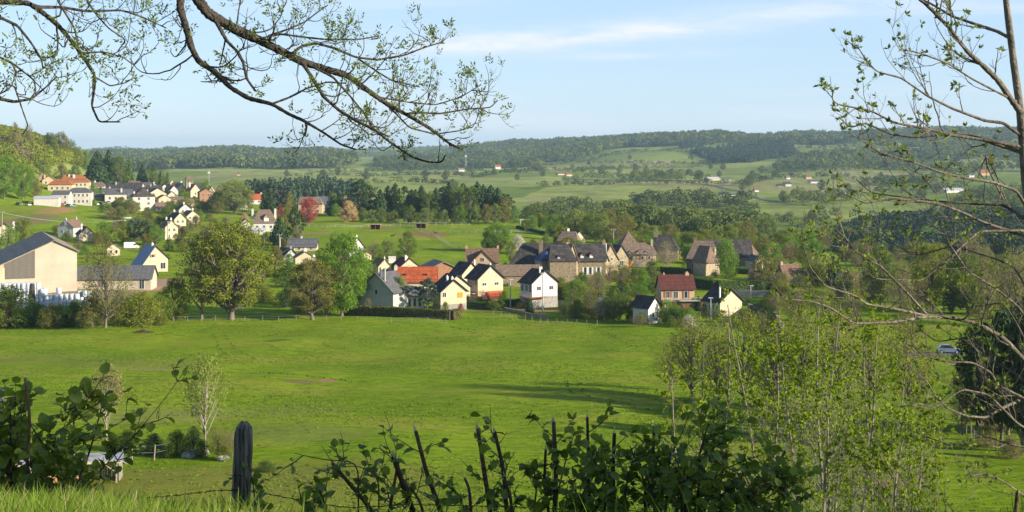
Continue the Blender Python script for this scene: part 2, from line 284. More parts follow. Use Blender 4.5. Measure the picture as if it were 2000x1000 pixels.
# ground material: meadow greens, bare patches and far fields, all in world metres
def m_ground():
    m, nt = mat('meadow'); L = nt.links.new
    o = nd(nt, 'ShaderNodeOutputMaterial'); p = nd(nt, 'ShaderNodeBsdfPrincipled'); g = nd(nt, 'ShaderNodeNewGeometry'); pos = g.outputs['Position']
    def noise(sc, det=4, scale=(1, 1, 1), rough=.6):
        mp = nd(nt, 'ShaderNodeMapping'); mp.inputs['Scale'].default_value = scale; L(pos, mp.inputs[0])
        n = nd(nt, 'ShaderNodeTexNoise'); n.inputs['Scale'].default_value = sc; n.inputs['Detail'].default_value = det; n.inputs['Roughness'].default_value = rough; L(mp.outputs[0], n.inputs[0]); return n.outputs[0]
    def ramp(v, a, b, ca=(0, 0, 0), cb=(1, 1, 1)):
        r = nd(nt, 'ShaderNodeValToRGB'); r.color_ramp.elements[0].position = a; r.color_ramp.elements[1].position = b
        r.color_ramp.elements[0].color = c4(ca); r.color_ramp.elements[1].color = c4(cb); L(v, r.inputs[0]); return r.outputs[0]
    def mix(f, a, b, t='MIX'):
        x = nd(nt, 'ShaderNodeMixRGB', blend_type=t)
        for i, v in ((0, f), (1, a), (2, b)):
            if isinstance(v, (int, float)): x.inputs[i].default_value = v
            elif isinstance(v, tuple): x.inputs[i].default_value = c4(v)
            else: L(v, x.inputs[i])
        return x.outputs[0]
    def mth(op, a, b=0., c=None):
        x = nd(nt, 'ShaderNodeMath', operation=op)
        for i, v in enumerate((a, b) if c is None else (a, b, c)):
            if isinstance(v, (int, float)): x.inputs[i].default_value = v
            else: L(v, x.inputs[i])
        return x.outputs[0]
    sx = nd(nt, 'ShaderNodeSeparateXYZ'); L(pos, sx.inputs[0]); X, Y = sx.outputs[0], sx.outputs[1]
    c = mix(ramp(noise(.035, 5), .35, .65), (.155, .255, .008), (.245, .335, .016))
    c = mix(ramp(noise(.30, 6, (1, 2.6, 1), .7), .42, .66), c, (.090, .160, .006))
    c = mix(ramp(noise(1.1, 5, (1, 2.0, 1), .7), .50, .68), c, (.25, .28, .03))
    c = mix(mth('MULTIPLY', ramp(noise(.045, 6, (1, 2, 1), .7), .50, .64), .62), c, (.29, .28, .045))
    # far fields: each parcel its own green
    vo = nd(nt, 'ShaderNodeTexVoronoi'); vo.inputs['Scale'].default_value = .0062; mp = nd(nt, 'ShaderNodeMapping'); mp.inputs['Scale'].default_value = (1, .75, 0); mp.inputs['Rotation'].default_value = (0, 0, .4); L(pos, mp.inputs[0]); L(mp.outputs[0], vo.inputs[0])
    sr = nd(nt, 'ShaderNodeSeparateColor'); L(vo.outputs['Color'], sr.inputs[0])
    cf = mix(ramp(sr.outputs[0], .1, .9), (.14, .21, .025), (.32, .35, .09))
    cf = mix(ramp(sr.outputs[1], .78, .82), cf, (.30, .28, .11))
    cf = mix(ramp(noise(.02, 5), .35, .7), cf, (.16, .185, .045))
    far = nd(nt, 'ShaderNodeMapRange'); far.inputs[1].default_value = 820; far.inputs[2].default_value = 950; L(Y, far.inputs[0])
    c = mix(far.outputs[0], c, cf)
    def blob(px, py, rx, ry, col, strength=1., hard=.5, nz=.8):
        nonlocal c
        x, y, z = G(px, py)
        dx = mth('DIVIDE', mth('SUBTRACT', X, x), rx); dy = mth('DIVIDE', mth('SUBTRACT', Y, y), ry)
        d = mth('ADD', mth('MULTIPLY', dx, dx), mth('MULTIPLY', dy, dy)); d = mth('ADD', d, mth('MULTIPLY', mth('SUBTRACT', bn, .5), nz*2.5))
        mr = nd(nt, 'ShaderNodeMapRange'); mr.inputs[1].default_value = 1.25; mr.inputs[2].default_value = hard; mr.inputs[3].default_value = 0; mr.inputs[4].default_value = strength; L(d, mr.inputs[0])
        c = mix(mr.outputs[0], c, col)
    bn = noise(.25, 5, (1, 1, 1), .7)
    EARTH = (.26, .14, .075); STRAW = (.25, .225, .085)
    # mown paddock by the wood shed, rough strip beside it
    blob(330, 960, 26, 12, (.20, .21, .035), .85); blob(560, 935, 14, 8, (.19, .20, .035), .8)
    blob(330, 812, 9, 6, STRAW, .35); blob(290, 722, 5, 1.6, (.30, .25, .09), .7); blob(285, 712, 12, 9, (.20, .20, .05), .5); blob(90, 700, 14, 9, (.19, .205, .04), .5)
    blob(640, 744, 1.6, 1.6, (.34, .20, .11), 1); blob(585, 745, 3, 2.5, (.19, .13, .07), .7); blob(490, 805, 12, 5, STRAW, .3)
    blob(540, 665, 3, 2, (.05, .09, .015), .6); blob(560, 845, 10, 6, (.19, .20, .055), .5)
    # earth bank below the garage, dirt by the shelters, sandy ring of the riding ground
    blob(105, 412, 8, 25, (.40, .21, .105), 1, .3, .5); blob(55, 430, 12, 30, (.22, .155, .08), .8); blob(40, 410, 16, 30, (.17, .19, .03), .5)
    blob(735, 448, 9, 6, EARTH, .9); blob(830, 458, 11, 22, EARTH, .8); blob(625, 455, 9, 5, (.34, .19, .085), .9); blob(780, 444, 22, 5, EARTH, .4)
    blob(1000, 608, 14, 5, (.15, .12, .06), .6); blob(1060, 606, 8, 4, (.30, .19, .10), .7); blob(1140, 560, 6, 9, (.22, .17, .07), .5)
    blob(300, 560, 6, 22, (.32, .20, .11), .7); blob(140, 577, 18, 12, (.30, .24, .17), .9)
    blob(1340, 270, 120, 160, (.10, .065, .05), .8, .5, .2)
    L(c, p.inputs['Base Color']); p.inputs['Roughness'].default_value = .85; p.inputs['Specular IOR Level'].default_value = .02
    b0 = nd(nt, 'ShaderNodeBump'); b0.inputs['Strength'].default_value = .6; b0.inputs['Distance'].default_value = 1.1; L(noise(.16, 4, (1, 2.2, 1), .6), b0.inputs['Height'])
    b1 = nd(nt, 'ShaderNodeBump'); L(b0.outputs[0], b1.inputs['Normal']); b1.inputs['Strength'].default_value = .9; b1.inputs['Distance'].default_value = .45; L(noise(.9, 6, (1, 2.4, 1), .68), b1.inputs['Height'])
    b2 = nd(nt, 'ShaderNodeBump'); b2.inputs['Strength'].default_value = .55; b2.inputs['Distance'].default_value = .12; L(noise(5, 4, (1, 1.6, 1), .7), b2.inputs['Height']); L(b1.outputs[0], b2.inputs['Normal'])
    L(b2.outputs[0], p.inputs['Normal']); L(p.outputs[0], o.inputs[0]); return m
ground = mesh_np('ground', np.stack([gx, gy, gz], -1).reshape(-1, 3), gq, m_ground(), smooth=True); tag(ground, kind='structure')

# ------------------------------------------------------------------ tree templates (height 1, width 1, base at 0)
TPL = bpy.data.objects  # templates are plain numpy until first use
def quads(C, N, S, rng, asp=.75):
    """leaf clumps: centres, normals, sizes -> verts, quads"""
    n = len(C); N = N/(np.linalg.norm(N, axis=1)[:, None]+1e-9)
    rv = rng.normal(size=(n, 3)); A = np.cross(N, rv); A /= np.linalg.norm(A, axis=1)[:, None]+1e-9; B = np.cross(N, A)
    S = np.broadcast_to(S, (n,))[:, None]
    a = A*S*.5; b = B*S*.5*asp; k = .25+.5*rng.random((n, 1))
    V = np.stack([C-a+b*(k-.5), C-b, C+a+b*(.5-k), C+b+N*S*.12], 1).reshape(-1, 3)
    return V, np.arange(4*n).reshape(n, 4)
def crown_lobed(rng, z0=.25, nl=14, per=260, size=.035, lobe=(.12, .20), top=1., shape=1.6, gap=.0, squash=.85, rim=.5):
    """crown of overlapping leaf masses with gaps; returns verts, faces, rnd, lobe centres (width 1, height 1)"""
    cen, rad = [], []
    for i in range(nl):
        t = (i+.5)/nl; z = z0+(top-z0)*(.08+.84*t); e = math.sin(math.pi*min(1, max(0, (z-z0)/(top-z0)))**(1/shape))**.6
        r = rng.uniform(*lobe); a = i*2.4+rng.uniform(-.5, .5); d = max(0, rim*e-r*.8)*(rng.random()**.35)
        cen.append((math.cos(a)*d, math.sin(a)*d, min(z, top-r*squash*.9))); rad.append(r)
    cen = np.array(cen); rad = np.array(rad); C, N, S, Rn = [], [], [], []
    for c, r in zip(cen, rad):
        n = int(per*(r/np.mean(rad))**2); d = rng.normal(size=(n, 3)); d /= np.linalg.norm(d, axis=1)[:, None]
        q = (.55+.5*rng.random(n)**.6)*(1+.22*np.sin(d[:, 0]*5+r*90)*np.sin(d[:, 1]*6+r*50)*np.cos(d[:, 2]*5))
        P = c+d*q[:, None]*r*np.array([1, 1, squash])
        if gap > 0:
            keep = (np.sin(P[:, 0]*31+r*99)+np.sin(P[:, 1]*29+r*55)+np.sin(P[:, 2]*33))/3 > -1+gap*2*.8; P = P[keep]; d = d[keep]
        C.append(P); N.append(d*.75+rng.normal(size=P.shape)*.6); S.append(size*(.6+.9*rng.random(len(P)))); Rn.append(np.full(len(P), rng.random()*.6)+rng.random(len(P))*.4)
    C = np.concatenate(C); V, Q = quads(C, np.concatenate(N), np.concatenate(S), rng); rn = np.repeat(np.concatenate(Rn), 4)
    return V, Q, rn, cen
def limbs(rng, cen, z0, r0=.022, top=.8, lean=0, sub=2):
    """trunk with limbs reaching into the leaf masses"""
    n = 9; z = np.linspace(0, top, n); tr = np.stack([np.sin(z*4+rng.random()*6)*.012+lean*z*z, np.cos(z*3.3+rng.random()*6)*.012, z], 1); tr[0, :2] = 0
    paths = [(tr, r0*(1-.85*z/top)+r0*.5*np.exp(-z*30))]
    for c in cen:
        k = min(n-2, max(1, int((max(z0*.7, c[2]*.55))/top*(n-1)))); p0 = tr[k]; p1 = np.array(c); L_ = np.linalg.norm(p1-p0)
        t = np.linspace(0, 1, 5)[:, None]; P = p0*(1-t)+p1*t; P[:, 2] += .12*L_*np.sin(t[:, 0]*math.pi)*rng.uniform(-.6, .6); P[1:-1] += rng.normal(size=(3, 3))*.012
        paths.append((P, r0*np.linspace(.5, .10, 5)))
        for s in range(sub):
            q = P[rng.integers(2, 5)]; e = q+rng.normal(size=3)*.09+np.array([0, 0, .03]); paths.append((np.stack([q, (q+e)/2+rng.normal(size=3)*.012, e]), r0*np.array([.16, .1, .05])))
    return tubes(paths, 5)
def spruce(rng, layers=34, per=34, size=.105, z0=.03, droop=.3, power=.68):
    C, N, S = [], [], []
    for i in range(layers):
        z = z0+(1-z0)*(i+rng.random()*.5)/layers; rr = .62*(1-z)**power+.02; nb = max(4, int(per*(rr*2)**.6)+1)
        for k in range(nb):
            a = rng.random()*6.283; r1 = rr*rng.uniform(.7, 1.08)
            for t in np.linspace(.25, 1, max(2, int(r1*12))):
                w_ = .02+.03*t*rr*2
                C.append((math.cos(a)*r1*t+rng.normal()*w_*.5, math.sin(a)*r1*t+rng.normal()*w_*.5, z-droop*r1*t*t+rng.normal()*.008)); N.append((math.cos(a)*1.+rng.normal()*.6, math.sin(a)*1.+rng.normal()*.6, .7+rng.normal()*.4)); S.append(size*rng.uniform(.7, 1.5)*(1-.35*z)/(1 if power < .6 else 1))
    C = np.array(C); V, Q = quads(C, np.array(N), np.array(S), rng, .6)
    return V, Q, np.repeat(rng.random(len(C)), 4), np.array([(0, 0, .9)])
def template(kind, seed):
    rng = np.random.default_rng(seed)
    if kind == 'oak': V, Q, rn, cen = crown_lobed(rng, .12, 78, 330, .0165, (.055, .115), shape=1.15, gap=.42, squash=.66)
    elif kind == 'full': V, Q, rn, cen = crown_lobed(rng, .03, 56, 290, .0185, (.065, .14), shape=1.1, gap=.28, squash=.75)
    elif kind == 'round': V, Q, rn, cen = crown_lobed(rng, .0, 36, 170, .027, (.07, .165), shape=1.2, gap=.25)
    elif kind == 'tall': V, Q, rn, cen = crown_lobed(rng, .0, 28, 170, .030, (.08, .15), shape=1.0, gap=.18)
    elif kind == 'sparse': V, Q, rn, cen = crown_lobed(rng, .16, 34, 130, .018, (.08, .16), shape=1.3, gap=.35, squash=1)
    elif kind == 'birch': V, Q, rn, cen = crown_lobed(rng, .42, 26, 150, .024, (.09, .17), shape=1.3, gap=.38, squash=1)
    elif kind == 'bush': V, Q, rn, cen = crown_lobed(rng, -.02, 34, 190, .028, (.08, .20), shape=2.0, gap=.32)
    elif kind == 'willow':
        V, Q, rn, cen = crown_lobed(rng, .10, 26, 210, .030, (.10, .17), shape=1.2, gap=.05, squash=1.3)
    elif kind == 'spruce': V, Q, rn, cen = spruce(rng)
    elif kind == 'cypress': V, Q, rn, cen = spruce(rng, 34, 18, .10, .0, -.2, .45)
    elif kind == 'pine': V, Q, rn, cen = crown_lobed(rng, .12, 30, 130, .036, (.07, .13), shape=1.0, gap=.25, squash=.45)
    tv, tq = limbs(rng, cen, .2, r0={'sparse': .02, 'oak': .025}.get(kind, .022), top=.8, sub={'sparse': 5, 'oak': 3, 'birch': 0}.get(kind, 1))
    if kind in ('spruce', 'cypress'): tv, tq = tubes([(np.array([(0, 0, 0), (0, 0, .5), (0, 0, .95)]), [.03, .02, .004])], 6)
    return (V, Q, rn), (tv, tq)
TCACHE = {}
NVAR = {'birch': 2, 'oak': 2, 'full': 3, 'round': 5, 'tall': 4, 'sparse': 4, 'bush': 5, 'willow': 1, 'spruce': 4, 'cypress': 2, 'pine': 3}
PYR = random.Random(5)
def tree(kind, px, ytop, ybase, wpx, m, label, Y=None, name=None, cat='tree', group=None, bark=None, seed=None, rz=None):
    x, y, z = place(px, ybase, Y); s = y/F
    h = -(ytop-Y0)*s-z; h = max(h, .5); wd = wpx*s
    v = (PYR.randrange(NVAR[kind]) if seed is None else seed % NVAR[kind]); key = (kind, v)
    name = name or {'oak': 'oak_tree', 'spruce': 'spruce_tree', 'pine': 'pine_tree', 'cypress': 'cypress_tree', 'bush': 'bush', 'willow': 'willow_tree', 'sparse': 'budding_tree', 'tall': 'slender_tree'}.get(kind, 'broadleaf_tree')
    if key not in TCACHE:
        (V, Q, rn), (tv, tq) = template(kind, 100*len(kind)+7*v+ord(kind[0]))
        r = empty(name, (0, 0, 0)); c = mesh_np('crown', V, Q, G_MID, r, attr=rn); t = mesh_np('trunk', tv, tq, BARK, r, smooth=True)
        TCACHE[key] = (c.data, t.data)
    else:
        r = empty(name, (0, 0, 0)); cd, td = TCACHE[key]
        c = bpy.data.objects.new('crown', cd); COL.objects.link(c); c.parent = r
        t = bpy.data.objects.new('trunk', td); COL.objects.link(t); t.parent = r
    c.material_slots[0].link = 'OBJECT'; c.material_slots[0].material = m
    t.material_slots[0].link = 'OBJECT'; t.material_slots[0].material = bark or BARK
    r.location = (x, y, z-.05); r.rotation_euler = (0, 0, PYR.uniform(0, 6.28) if rz is None else rz); r.scale = (wd, wd, h)
    tag(r, label, cat, group); return r
ORD = ['first', 'second', 'third', 'fourth', 'fifth', 'sixth', 'seventh', 'eighth', 'ninth', 'tenth', 'eleventh', 'twelfth', 'thirteenth', 'fourteenth', 'fifteenth', 'sixteenth', 'seventeenth', 'eighteenth', 'nineteenth', 'twentieth', 'twenty-first', 'twenty-second', 'twenty-third', 'twenty-fourth', 'twenty-fifth', 'twenty-sixth', 'twenty-seventh', 'twenty-eighth', 'twenty-ninth', 'thirtieth'] + ['thirty-'+k for k in ('first', 'second', 'third', 'fourth', 'fifth', 'sixth', 'seventh', 'eighth', 'ninth')] + ['fortieth']
def row(items, what, where, group, cat='tree'):
    """items: (kind, px, ytop, ybase, w, material[, Y]); named by their order from the left"""
    for i, it in enumerate(sorted(items, key=lambda a: a[1])):
        tree(*it[:6], f'{ORD[i]} {what} from the left {where}', Y=it[6] if len(it) > 6 else None, group=group, cat=cat)
# ------------------------------------------------------------------ woods: one stuff object each
def inpoly(px, py, poly):
    r = np.zeros(len(px), bool); n = len(poly)
    for i in range(n):
        x1, y1 = poly[i]; x2, y2 = poly[(i+1) % n]
        c = ((y1 > py) != (y2 > py)) & (px < (x2-x1)*(py-y1)/((y2-y1) or 1e-9)+x1); r ^= c
    return r
def low_template(rng, kind, nq):
    if kind == 'con':
        z = rng.random(nq)**.8; a = rng.random(nq)*6.283; r = .22*(1-z)+.03; C = np.stack([np.cos(a)*r, np.sin(a)*r, z*.95], 1); N = np.stack([np.cos(a), np.sin(a), np.full(nq, .5)], 1)+rng.normal(size=(nq, 3))*.3
        S = (.16*(1-.6*z))*1.6*(50/nq)**.4
    else:
        d = rng.normal(size=(nq, 3)); d /= np.linalg.norm(d, axis=1)[:, None]; d[:, 2] = np.where(d[:, 2] < -.6, -d[:, 2], d[:, 2])
        q = 1+.25*np.sin(d[:, 0]*6+rng.random()*9)*np.cos(d[:, 2]*6+d[:, 1]*5)
        C = d*np.array([.46, .46, .40])*q[:, None]+np.array([0, 0, .56]); N = d+rng.normal(size=(nq, 3))*.45; S = np.full(nq, 1.55/math.sqrt(nq))
    return quads(C, N, S, rng, .8)
def wood(name, label, poly, spacing, hm, m, kind='dec', nq=60, seed=1, wf=.95, keep=None, cat='woodland', lines=None, jit=2.):
    """poly in (px, depth m); or lines: list of [(px, depth) ...] lines followed at the spacing"""
    rng = np.random.default_rng(seed); P = []
    if poly:
        a = [p[0] for p in poly]; b = [p[1] for p in poly]; y0, y1 = min(b), max(b); u0, u1 = (min(a)-X0)/F, (max(a)-X0)/F
        area = (u1-u0)*(y1*y1-y0*y0)/2; n = int(area/spacing**2)
        y = np.sqrt(rng.random(n)*(y1*y1-y0*y0)+y0*y0); u = u0+rng.random(n)*(u1-u0); ok = inpoly(u*F+X0, y, poly); P.append(np.stack([u[ok]*y[ok], y[ok]], 1))
    for ln in lines or []:
        q = np.array([W(*p)[:2] for p in ln]); d = np.r_[0, np.cumsum(np.linalg.norm(np.diff(q, axis=0), axis=1))]; t = np.arange(0, d[-1], spacing)+rng.random(int(np.ceil(d[-1]/spacing)))*spacing*.8
        P.append(np.stack([np.interp(t, d, q[:, 0]), np.interp(t, d, q[:, 1])], 1)+rng.normal(size=(len(t), 2))*jit)
    P = np.concatenate(P)
    if keep is not None: P = P[keep(P)]
    n = len(P); Z = H(P[:, 0], P[:, 1]); tm = [low_template(rng, kind, nq) for _ in range(8)]
    VV, QQ, RR, b = [], [], [], 0
    for k in range(8):
        I = np.arange(k, n, 8); V, Q = tm[k]; h = rng.uniform(*hm, size=len(I)); a = rng.random(len(I))*6.283
        ca, sa = np.cos(a)[:, None], np.sin(a)[:, None]; ww = (h*wf*rng.uniform(.75, 1.2, size=len(I)))[:, None]
        X_ = (V[None, :, 0]*ca-V[None, :, 1]*sa)*ww+P[I, 0][:, None]; Y_ = (V[None, :, 0]*sa+V[None, :, 1]*ca)*ww+P[I, 1][:, None]; Z_ = V[None, :, 2]*h[:, None]+Z[I][:, None]-.3
        VV.append(np.stack([X_, Y_, Z_], -1).reshape(-1, 3)); QQ.append((Q[None]+np.arange(len(I))[:, None, None]*len(V)).reshape(-1, 4)+b); b += len(I)*len(V)
        RR.append(np.repeat(rng.random(len(I)), len(V)))
    o = mesh_np(name, np.concatenate(VV), np.concatenate(QQ), m, attr=np.concatenate(RR)); return tag(o, label, cat, kind='stuff')
# ------------------------------------------------------------------ houses
def house(label, px, py, rot, W_, L_, E, Rf, wall=CREAM, roof=SLATE, ridge='y', hip=(0, 0), F_=None, Lf=None, Rt=None, sh=None, base=None, ch=(), name='village_house', cat='house', Y=None, over=.35, door=None, extra=None, group=None, dorm=(), skew=0, eaveL=None, wz=(1.2, 1.0), noframe=False):
    """px,py foot of the front face centre in the photograph; W_ front width, L_ length behind, E wall height, Rf roof height, all in photo px.
       ridge 'y': gable to the front; 'x': eave to the front. F_/Lf/Rt = (columns, rows) of windows on front/left/right."""
    x, y, z = place(px, py, Y); s = y/F; Wd, Ln, E, Rf = W_*s, L_*s, E*s, Rf*s
    r = empty(name, (x, y, z), R(rot)); tag(r, label, cat, group)
    x0, x1, zb = -Wd/2, Wd/2, -1.8; k = skew*Wd
    eL = E if eaveL is None else eaveL*s
    b = MB()
    if ridge == 'y' and hip[0] == 0 and hip[1] == 0:
        pr = [(x0, 0, zb), (x1, 0, zb), (x1, 0, E), (k, 0, E+Rf), (x0, 0, eL)]; n = 5
    elif ridge == 'x' and hip == (0, 0):
        b.poly([(x0, 0, zb), (x0, 0, E), (x0, Ln/2, E+Rf), (x0, Ln, E), (x0, Ln, zb), (x1, 0, zb), (x1, 0, E), (x1, Ln/2, E+Rf), (x1, Ln, E), (x1, Ln, zb)],
               [(0, 1, 2, 3, 4), (9, 8, 7, 6, 5), (0, 5, 6, 1), (1, 6, 7, 2), (2, 7, 8, 3), (3, 8, 9, 4)]); pr = None
    else: pr = [(x0, 0, zb), (x1, 0, zb), (x1, 0, E), (x0, 0, E)]
    if pr:
        n = len(pr); b.poly(pr+[(p[0], Ln, p[2]) for p in pr], [tuple(range(n)), tuple(range(2*n-1, n-1, -1))]+[(i, n+i, n+(i+1) % n, (i+1) % n) for i in range(n)])
    w_ = b.build('wall', wall, r)
    if base: MB().box(x0-.04, x1+.04, -.04, Ln+.04, zb, base*s).build('plinth', STONEG, r)
    o = over; q = MB(); th = .16
    def slab(a, b_, c, d):       # quad a b c d, thickened upward
        a, b_, c, d = map(Vector, (a, b_, c, d)); nn = (b_-a).cross(c-a).normalized()
        if nn.z < 0: nn = -nn
        q.poly([a, b_, c, d, a+nn*th, b_+nn*th, c+nn*th, d+nn*th], [(3, 2, 1, 0), (4, 5, 6, 7), (0, 1, 5, 4), (1, 2, 6, 5), (2, 3, 7, 6), (3, 0, 4, 7)])
    if hip == (0, 0):
        if ridge == 'y':
            sr = Rf/(Wd/2-k); sl = (E+Rf-eL)/(Wd/2+k); a, c = -o, Ln+o; zr = E+Rf+.02
            slab((k, a, zr), (k, c, zr), (x0-o, c, eL-sl*o+.02), (x0-o, a, eL-sl*o+.02)); slab((k, a, zr), (x1+o, a, E-sr*o+.02), (x1+o, c, E-sr*o+.02), (k, c, zr))
        else:
            sl = Rf/(Ln/2); a, c = x0-o, x1+o; zr = E+Rf+.02
            slab((a, Ln/2, zr), (a, -o, E-sl*o+.02), (c, -o, E-sl*o+.02), (c, Ln/2, zr)); slab((a, Ln/2, zr), (c, Ln/2, zr), (c, Ln+o, E-sl*o+.02), (a, Ln+o, E-sl*o+.02))
    else:                         # hipped: ridge set in at its two ends (fractions of the ridge length)
        if ridge == 'y': a = (0, -o+hip[0]*Ln, E+Rf); c = (0, Ln+o-hip[1]*Ln, E+Rf)
        else: a = (x0-o+hip[0]*Wd, Ln/2, E+Rf); c = (x1+o-hip[1]*Wd, Ln/2, E+Rf)
        zo = E-.12; P = [(x0-o, -o, zo), (x1+o, -o, zo), (x1+o, Ln+o, zo), (x0-o, Ln+o, zo), (x0-o, -o, zo+th), (x1+o, -o, zo+th), (x1+o, Ln+o, zo+th), (x0-o, Ln+o, zo+th), a, c]
        fs = [(3, 2, 1, 0), (0, 1, 5, 4), (1, 2, 6, 5), (2, 3, 7, 6), (3, 0, 4, 7)]
        fs += [(4, 5, 8), (6, 7, 9), (5, 6, 9, 8), (7, 4, 8, 9)] if ridge == 'y' else [(7, 4, 8), (5, 6, 9), (4, 5, 9, 8), (6, 7, 8, 9)]
        q.poly(P, fs)
    rf = q.build('roof', roof, r)
    def facem(f):
        if f == 'F': return Matrix.Translation((0, 0, 0))
        if f == 'L': return Matrix.Translation((x0, Ln/2, 0))@Matrix.Rotation(-math.pi/2, 4, 'Z')
        return Matrix.Translation((x1, Ln/2, 0))@Matrix.Rotation(math.pi/2, 4, 'Z')
    def window(f, a, zc, ww, hh, shm=None, closed=False):
        M = facem(f)
        if closed:
            MB().box(a-ww/2, a+ww/2, -.09, .0, zc-hh/2, zc+hh/2, M).build('shutter', shm, r); return
        fr = MB(); t = .07
        for bb in ((a-ww/2, a+ww/2, zc-hh/2-t, zc-hh/2), (a-ww/2, a+ww/2, zc+hh/2, zc+hh/2+t), (a-ww/2-t, a-ww/2, zc-hh/2-t, zc+hh/2+t), (a+ww/2, a+ww/2+t, zc-hh/2-t, zc+hh/2+t)): fr.box(bb[0], bb[1], -.07, .02, bb[2], bb[3], M)
        if ww > .8: fr.box(a-.03, a+.03, -.055, .01, zc-hh/2, zc+hh/2, M)
        fo = fr.build('window', FRAME, r)
        MB().box(a-ww/2, a+ww/2, -.03, .01, zc-hh/2, zc+hh/2, M).build('pane', GLASS, fo)
        if shm:
            for sg in (-1, 1): MB().box(min(a+sg*(ww/2+.1), a+sg*(ww/2+.1+ww*.48)), max(a+sg*(ww/2+.1), a+sg*(ww/2+.1+ww*.48)), -.08, .0, zc-hh/2-.05, zc+hh/2+.05, M).build('shutter', shm, r)
    for f, spec, fw in (('F', F_, Wd), ('L', Lf, Ln), ('R', Rt, Ln)):
        if not spec: continue
        if isinstance(spec, list):
            for t_ in spec: window(f, t_[0]*s, t_[1]*s, t_[2]*s, t_[3]*s, t_[4] if len(t_) > 4 else None, len(t_) > 5)
        else:
            nc, nr = spec; hb = (base or 0)*s
            for j in range(nr):
                zc = hb+(E-hb)*(j+.55)/nr
                for i in range(nc): window(f, fw*((i+.5)/nc-.5)*.86, zc, min(wz[1], fw/nc*.35), min(wz[0], (E-hb)/nr*.5), sh)
    if door: MB().box((door[0]-door[1]/2)*s, (door[0]+door[1]/2)*s, -.06, .02, -.3, door[2]*s).build('door', door[3], r)
    for cx, cyf, chh, cw in ch:    # chimney: across, along (fractions), height above ridge px, width px
        X_ = x0+cx*Wd; Y_ = cyf*Ln; w2 = cw*s/2
        cmb = MB().box(X_-w2, X_+w2, Y_-w2*.8, Y_+w2*.8, E+Rf*.3, E+Rf+chh*s).box(X_-w2-.06, X_+w2+.06, Y_-w2*.8-.06, Y_+w2*.8+.06, E+Rf+chh*s, E+Rf+chh*s+.1).box(X_-w2*.5, X_+w2*.5, Y_-w2*.4, Y_+w2*.4, E+Rf+chh*s+.1, E+Rf+chh*s+.4)
        cmb.build('chimney', wall if wall not in (CREAM, WHITE) else WHITE, rf)
    for dx, dw, dh, dm in dorm:    # dormers on the front roof of an eave-front house: across px, width px, height px
        a0, a1 = (dx-dw/2)*s, (dx+dw/2)*s; dz = E-.1; D = dh*s*(Ln/2)/max(Rf, .1)*.95+.3; hh = dh*s
        d = MB().poly([(a0, -.1+.35, dz), (a1, .25, dz), (a1, .25, dz+hh*.62), ((a0+a1)/2, .25, dz+hh), (a0, .25, dz+hh*.62)]+[(p, D+.6, q_) for p, q_ in ((a0, dz), (a1, dz), (a1, dz+hh*.62), ((a0+a1)/2, dz+hh), (a0, dz+hh*.62))],
                      [(0, 1, 2, 3, 4), (9, 8, 7, 6, 5), (0, 5, 6, 1), (1, 6, 7, 2), (4, 9, 5, 0)]).build('dormer', dm, rf)
        MB().poly([(a0-.15, .1, dz+hh*.55), ((a0+a1)/2, .1, dz+hh+.08), (a1+.15, .1, dz+hh*.55), (a0-.15, D+.9, dz+hh*.55), ((a0+a1)/2, D+.9, dz+hh+.08), (a1+.15, D+.9, dz+hh*.55),
                    (a0-.15, .1, dz+hh*.55-.1), ((a0+a1)/2, .1, dz+hh-.02), (a1+.15, .1, dz+hh*.55-.1), (a0-.15, D+.9, dz+hh*.55-.1), ((a0+a1)/2, D+.9, dz+hh-.02), (a1+.15, D+.9, dz+hh*.55-.1)],
                   [(0, 1, 4, 3), (1, 2, 5, 4), (6, 9, 10, 7), (7, 10, 11, 8), (0, 6, 7, 1), (1, 7, 8, 2), (3, 4, 10, 9), (4, 5, 11, 10), (0, 3, 9, 6), (2, 8, 11, 5)]).build('dormer_roof', roof, rf)
        wm = MB().box(a0+.12, a1-.12, .20, .26, dz+hh*.12, dz+hh*.58).build('window', FRAME, rf)
    if extra: extra(r, s, Wd, Ln, E, Rf)
    return r
def lamp_post(label, px, ytop, ybase, arm=0, name='street_lamp', cat='street lamp', wood=False, tw=2.6, group=None):
    x, y, z = G(px, ybase); s = y/F; h = -(ytop-Y0)*s-z; r = empty(name, (x, y, z)); tag(r, label, cat, group); wr = tw*s/2
    MB().cyl((0, 0, -.3), (0, 0, h), wr, wr*.7).build('pole', WOODG if wood else CONC, r)
    if wood:
        MB().box(-5*s, 5*s, -.06, .06, h-1.5*s, h-.5*s).build('crossbar', WOODG, r)
        k = MB()
        for a in (-4, 0, 4): k.cyl((a*s, 0, h-.5*s), (a*s, 0, h+1.2*s), .09, .06, 6)
        k.build('insulator', CONC, r)
    else:
        MB().cyl((0, 0, h-.1), (arm*s, 0, h+.25), wr*.6, wr*.5, 6).build('arm', CONC, r)
        MB().box(arm*s-.5, arm*s+.5, -.16, .16, h+.16, h+.34).build('lamp_head', METALW, r)
    return r
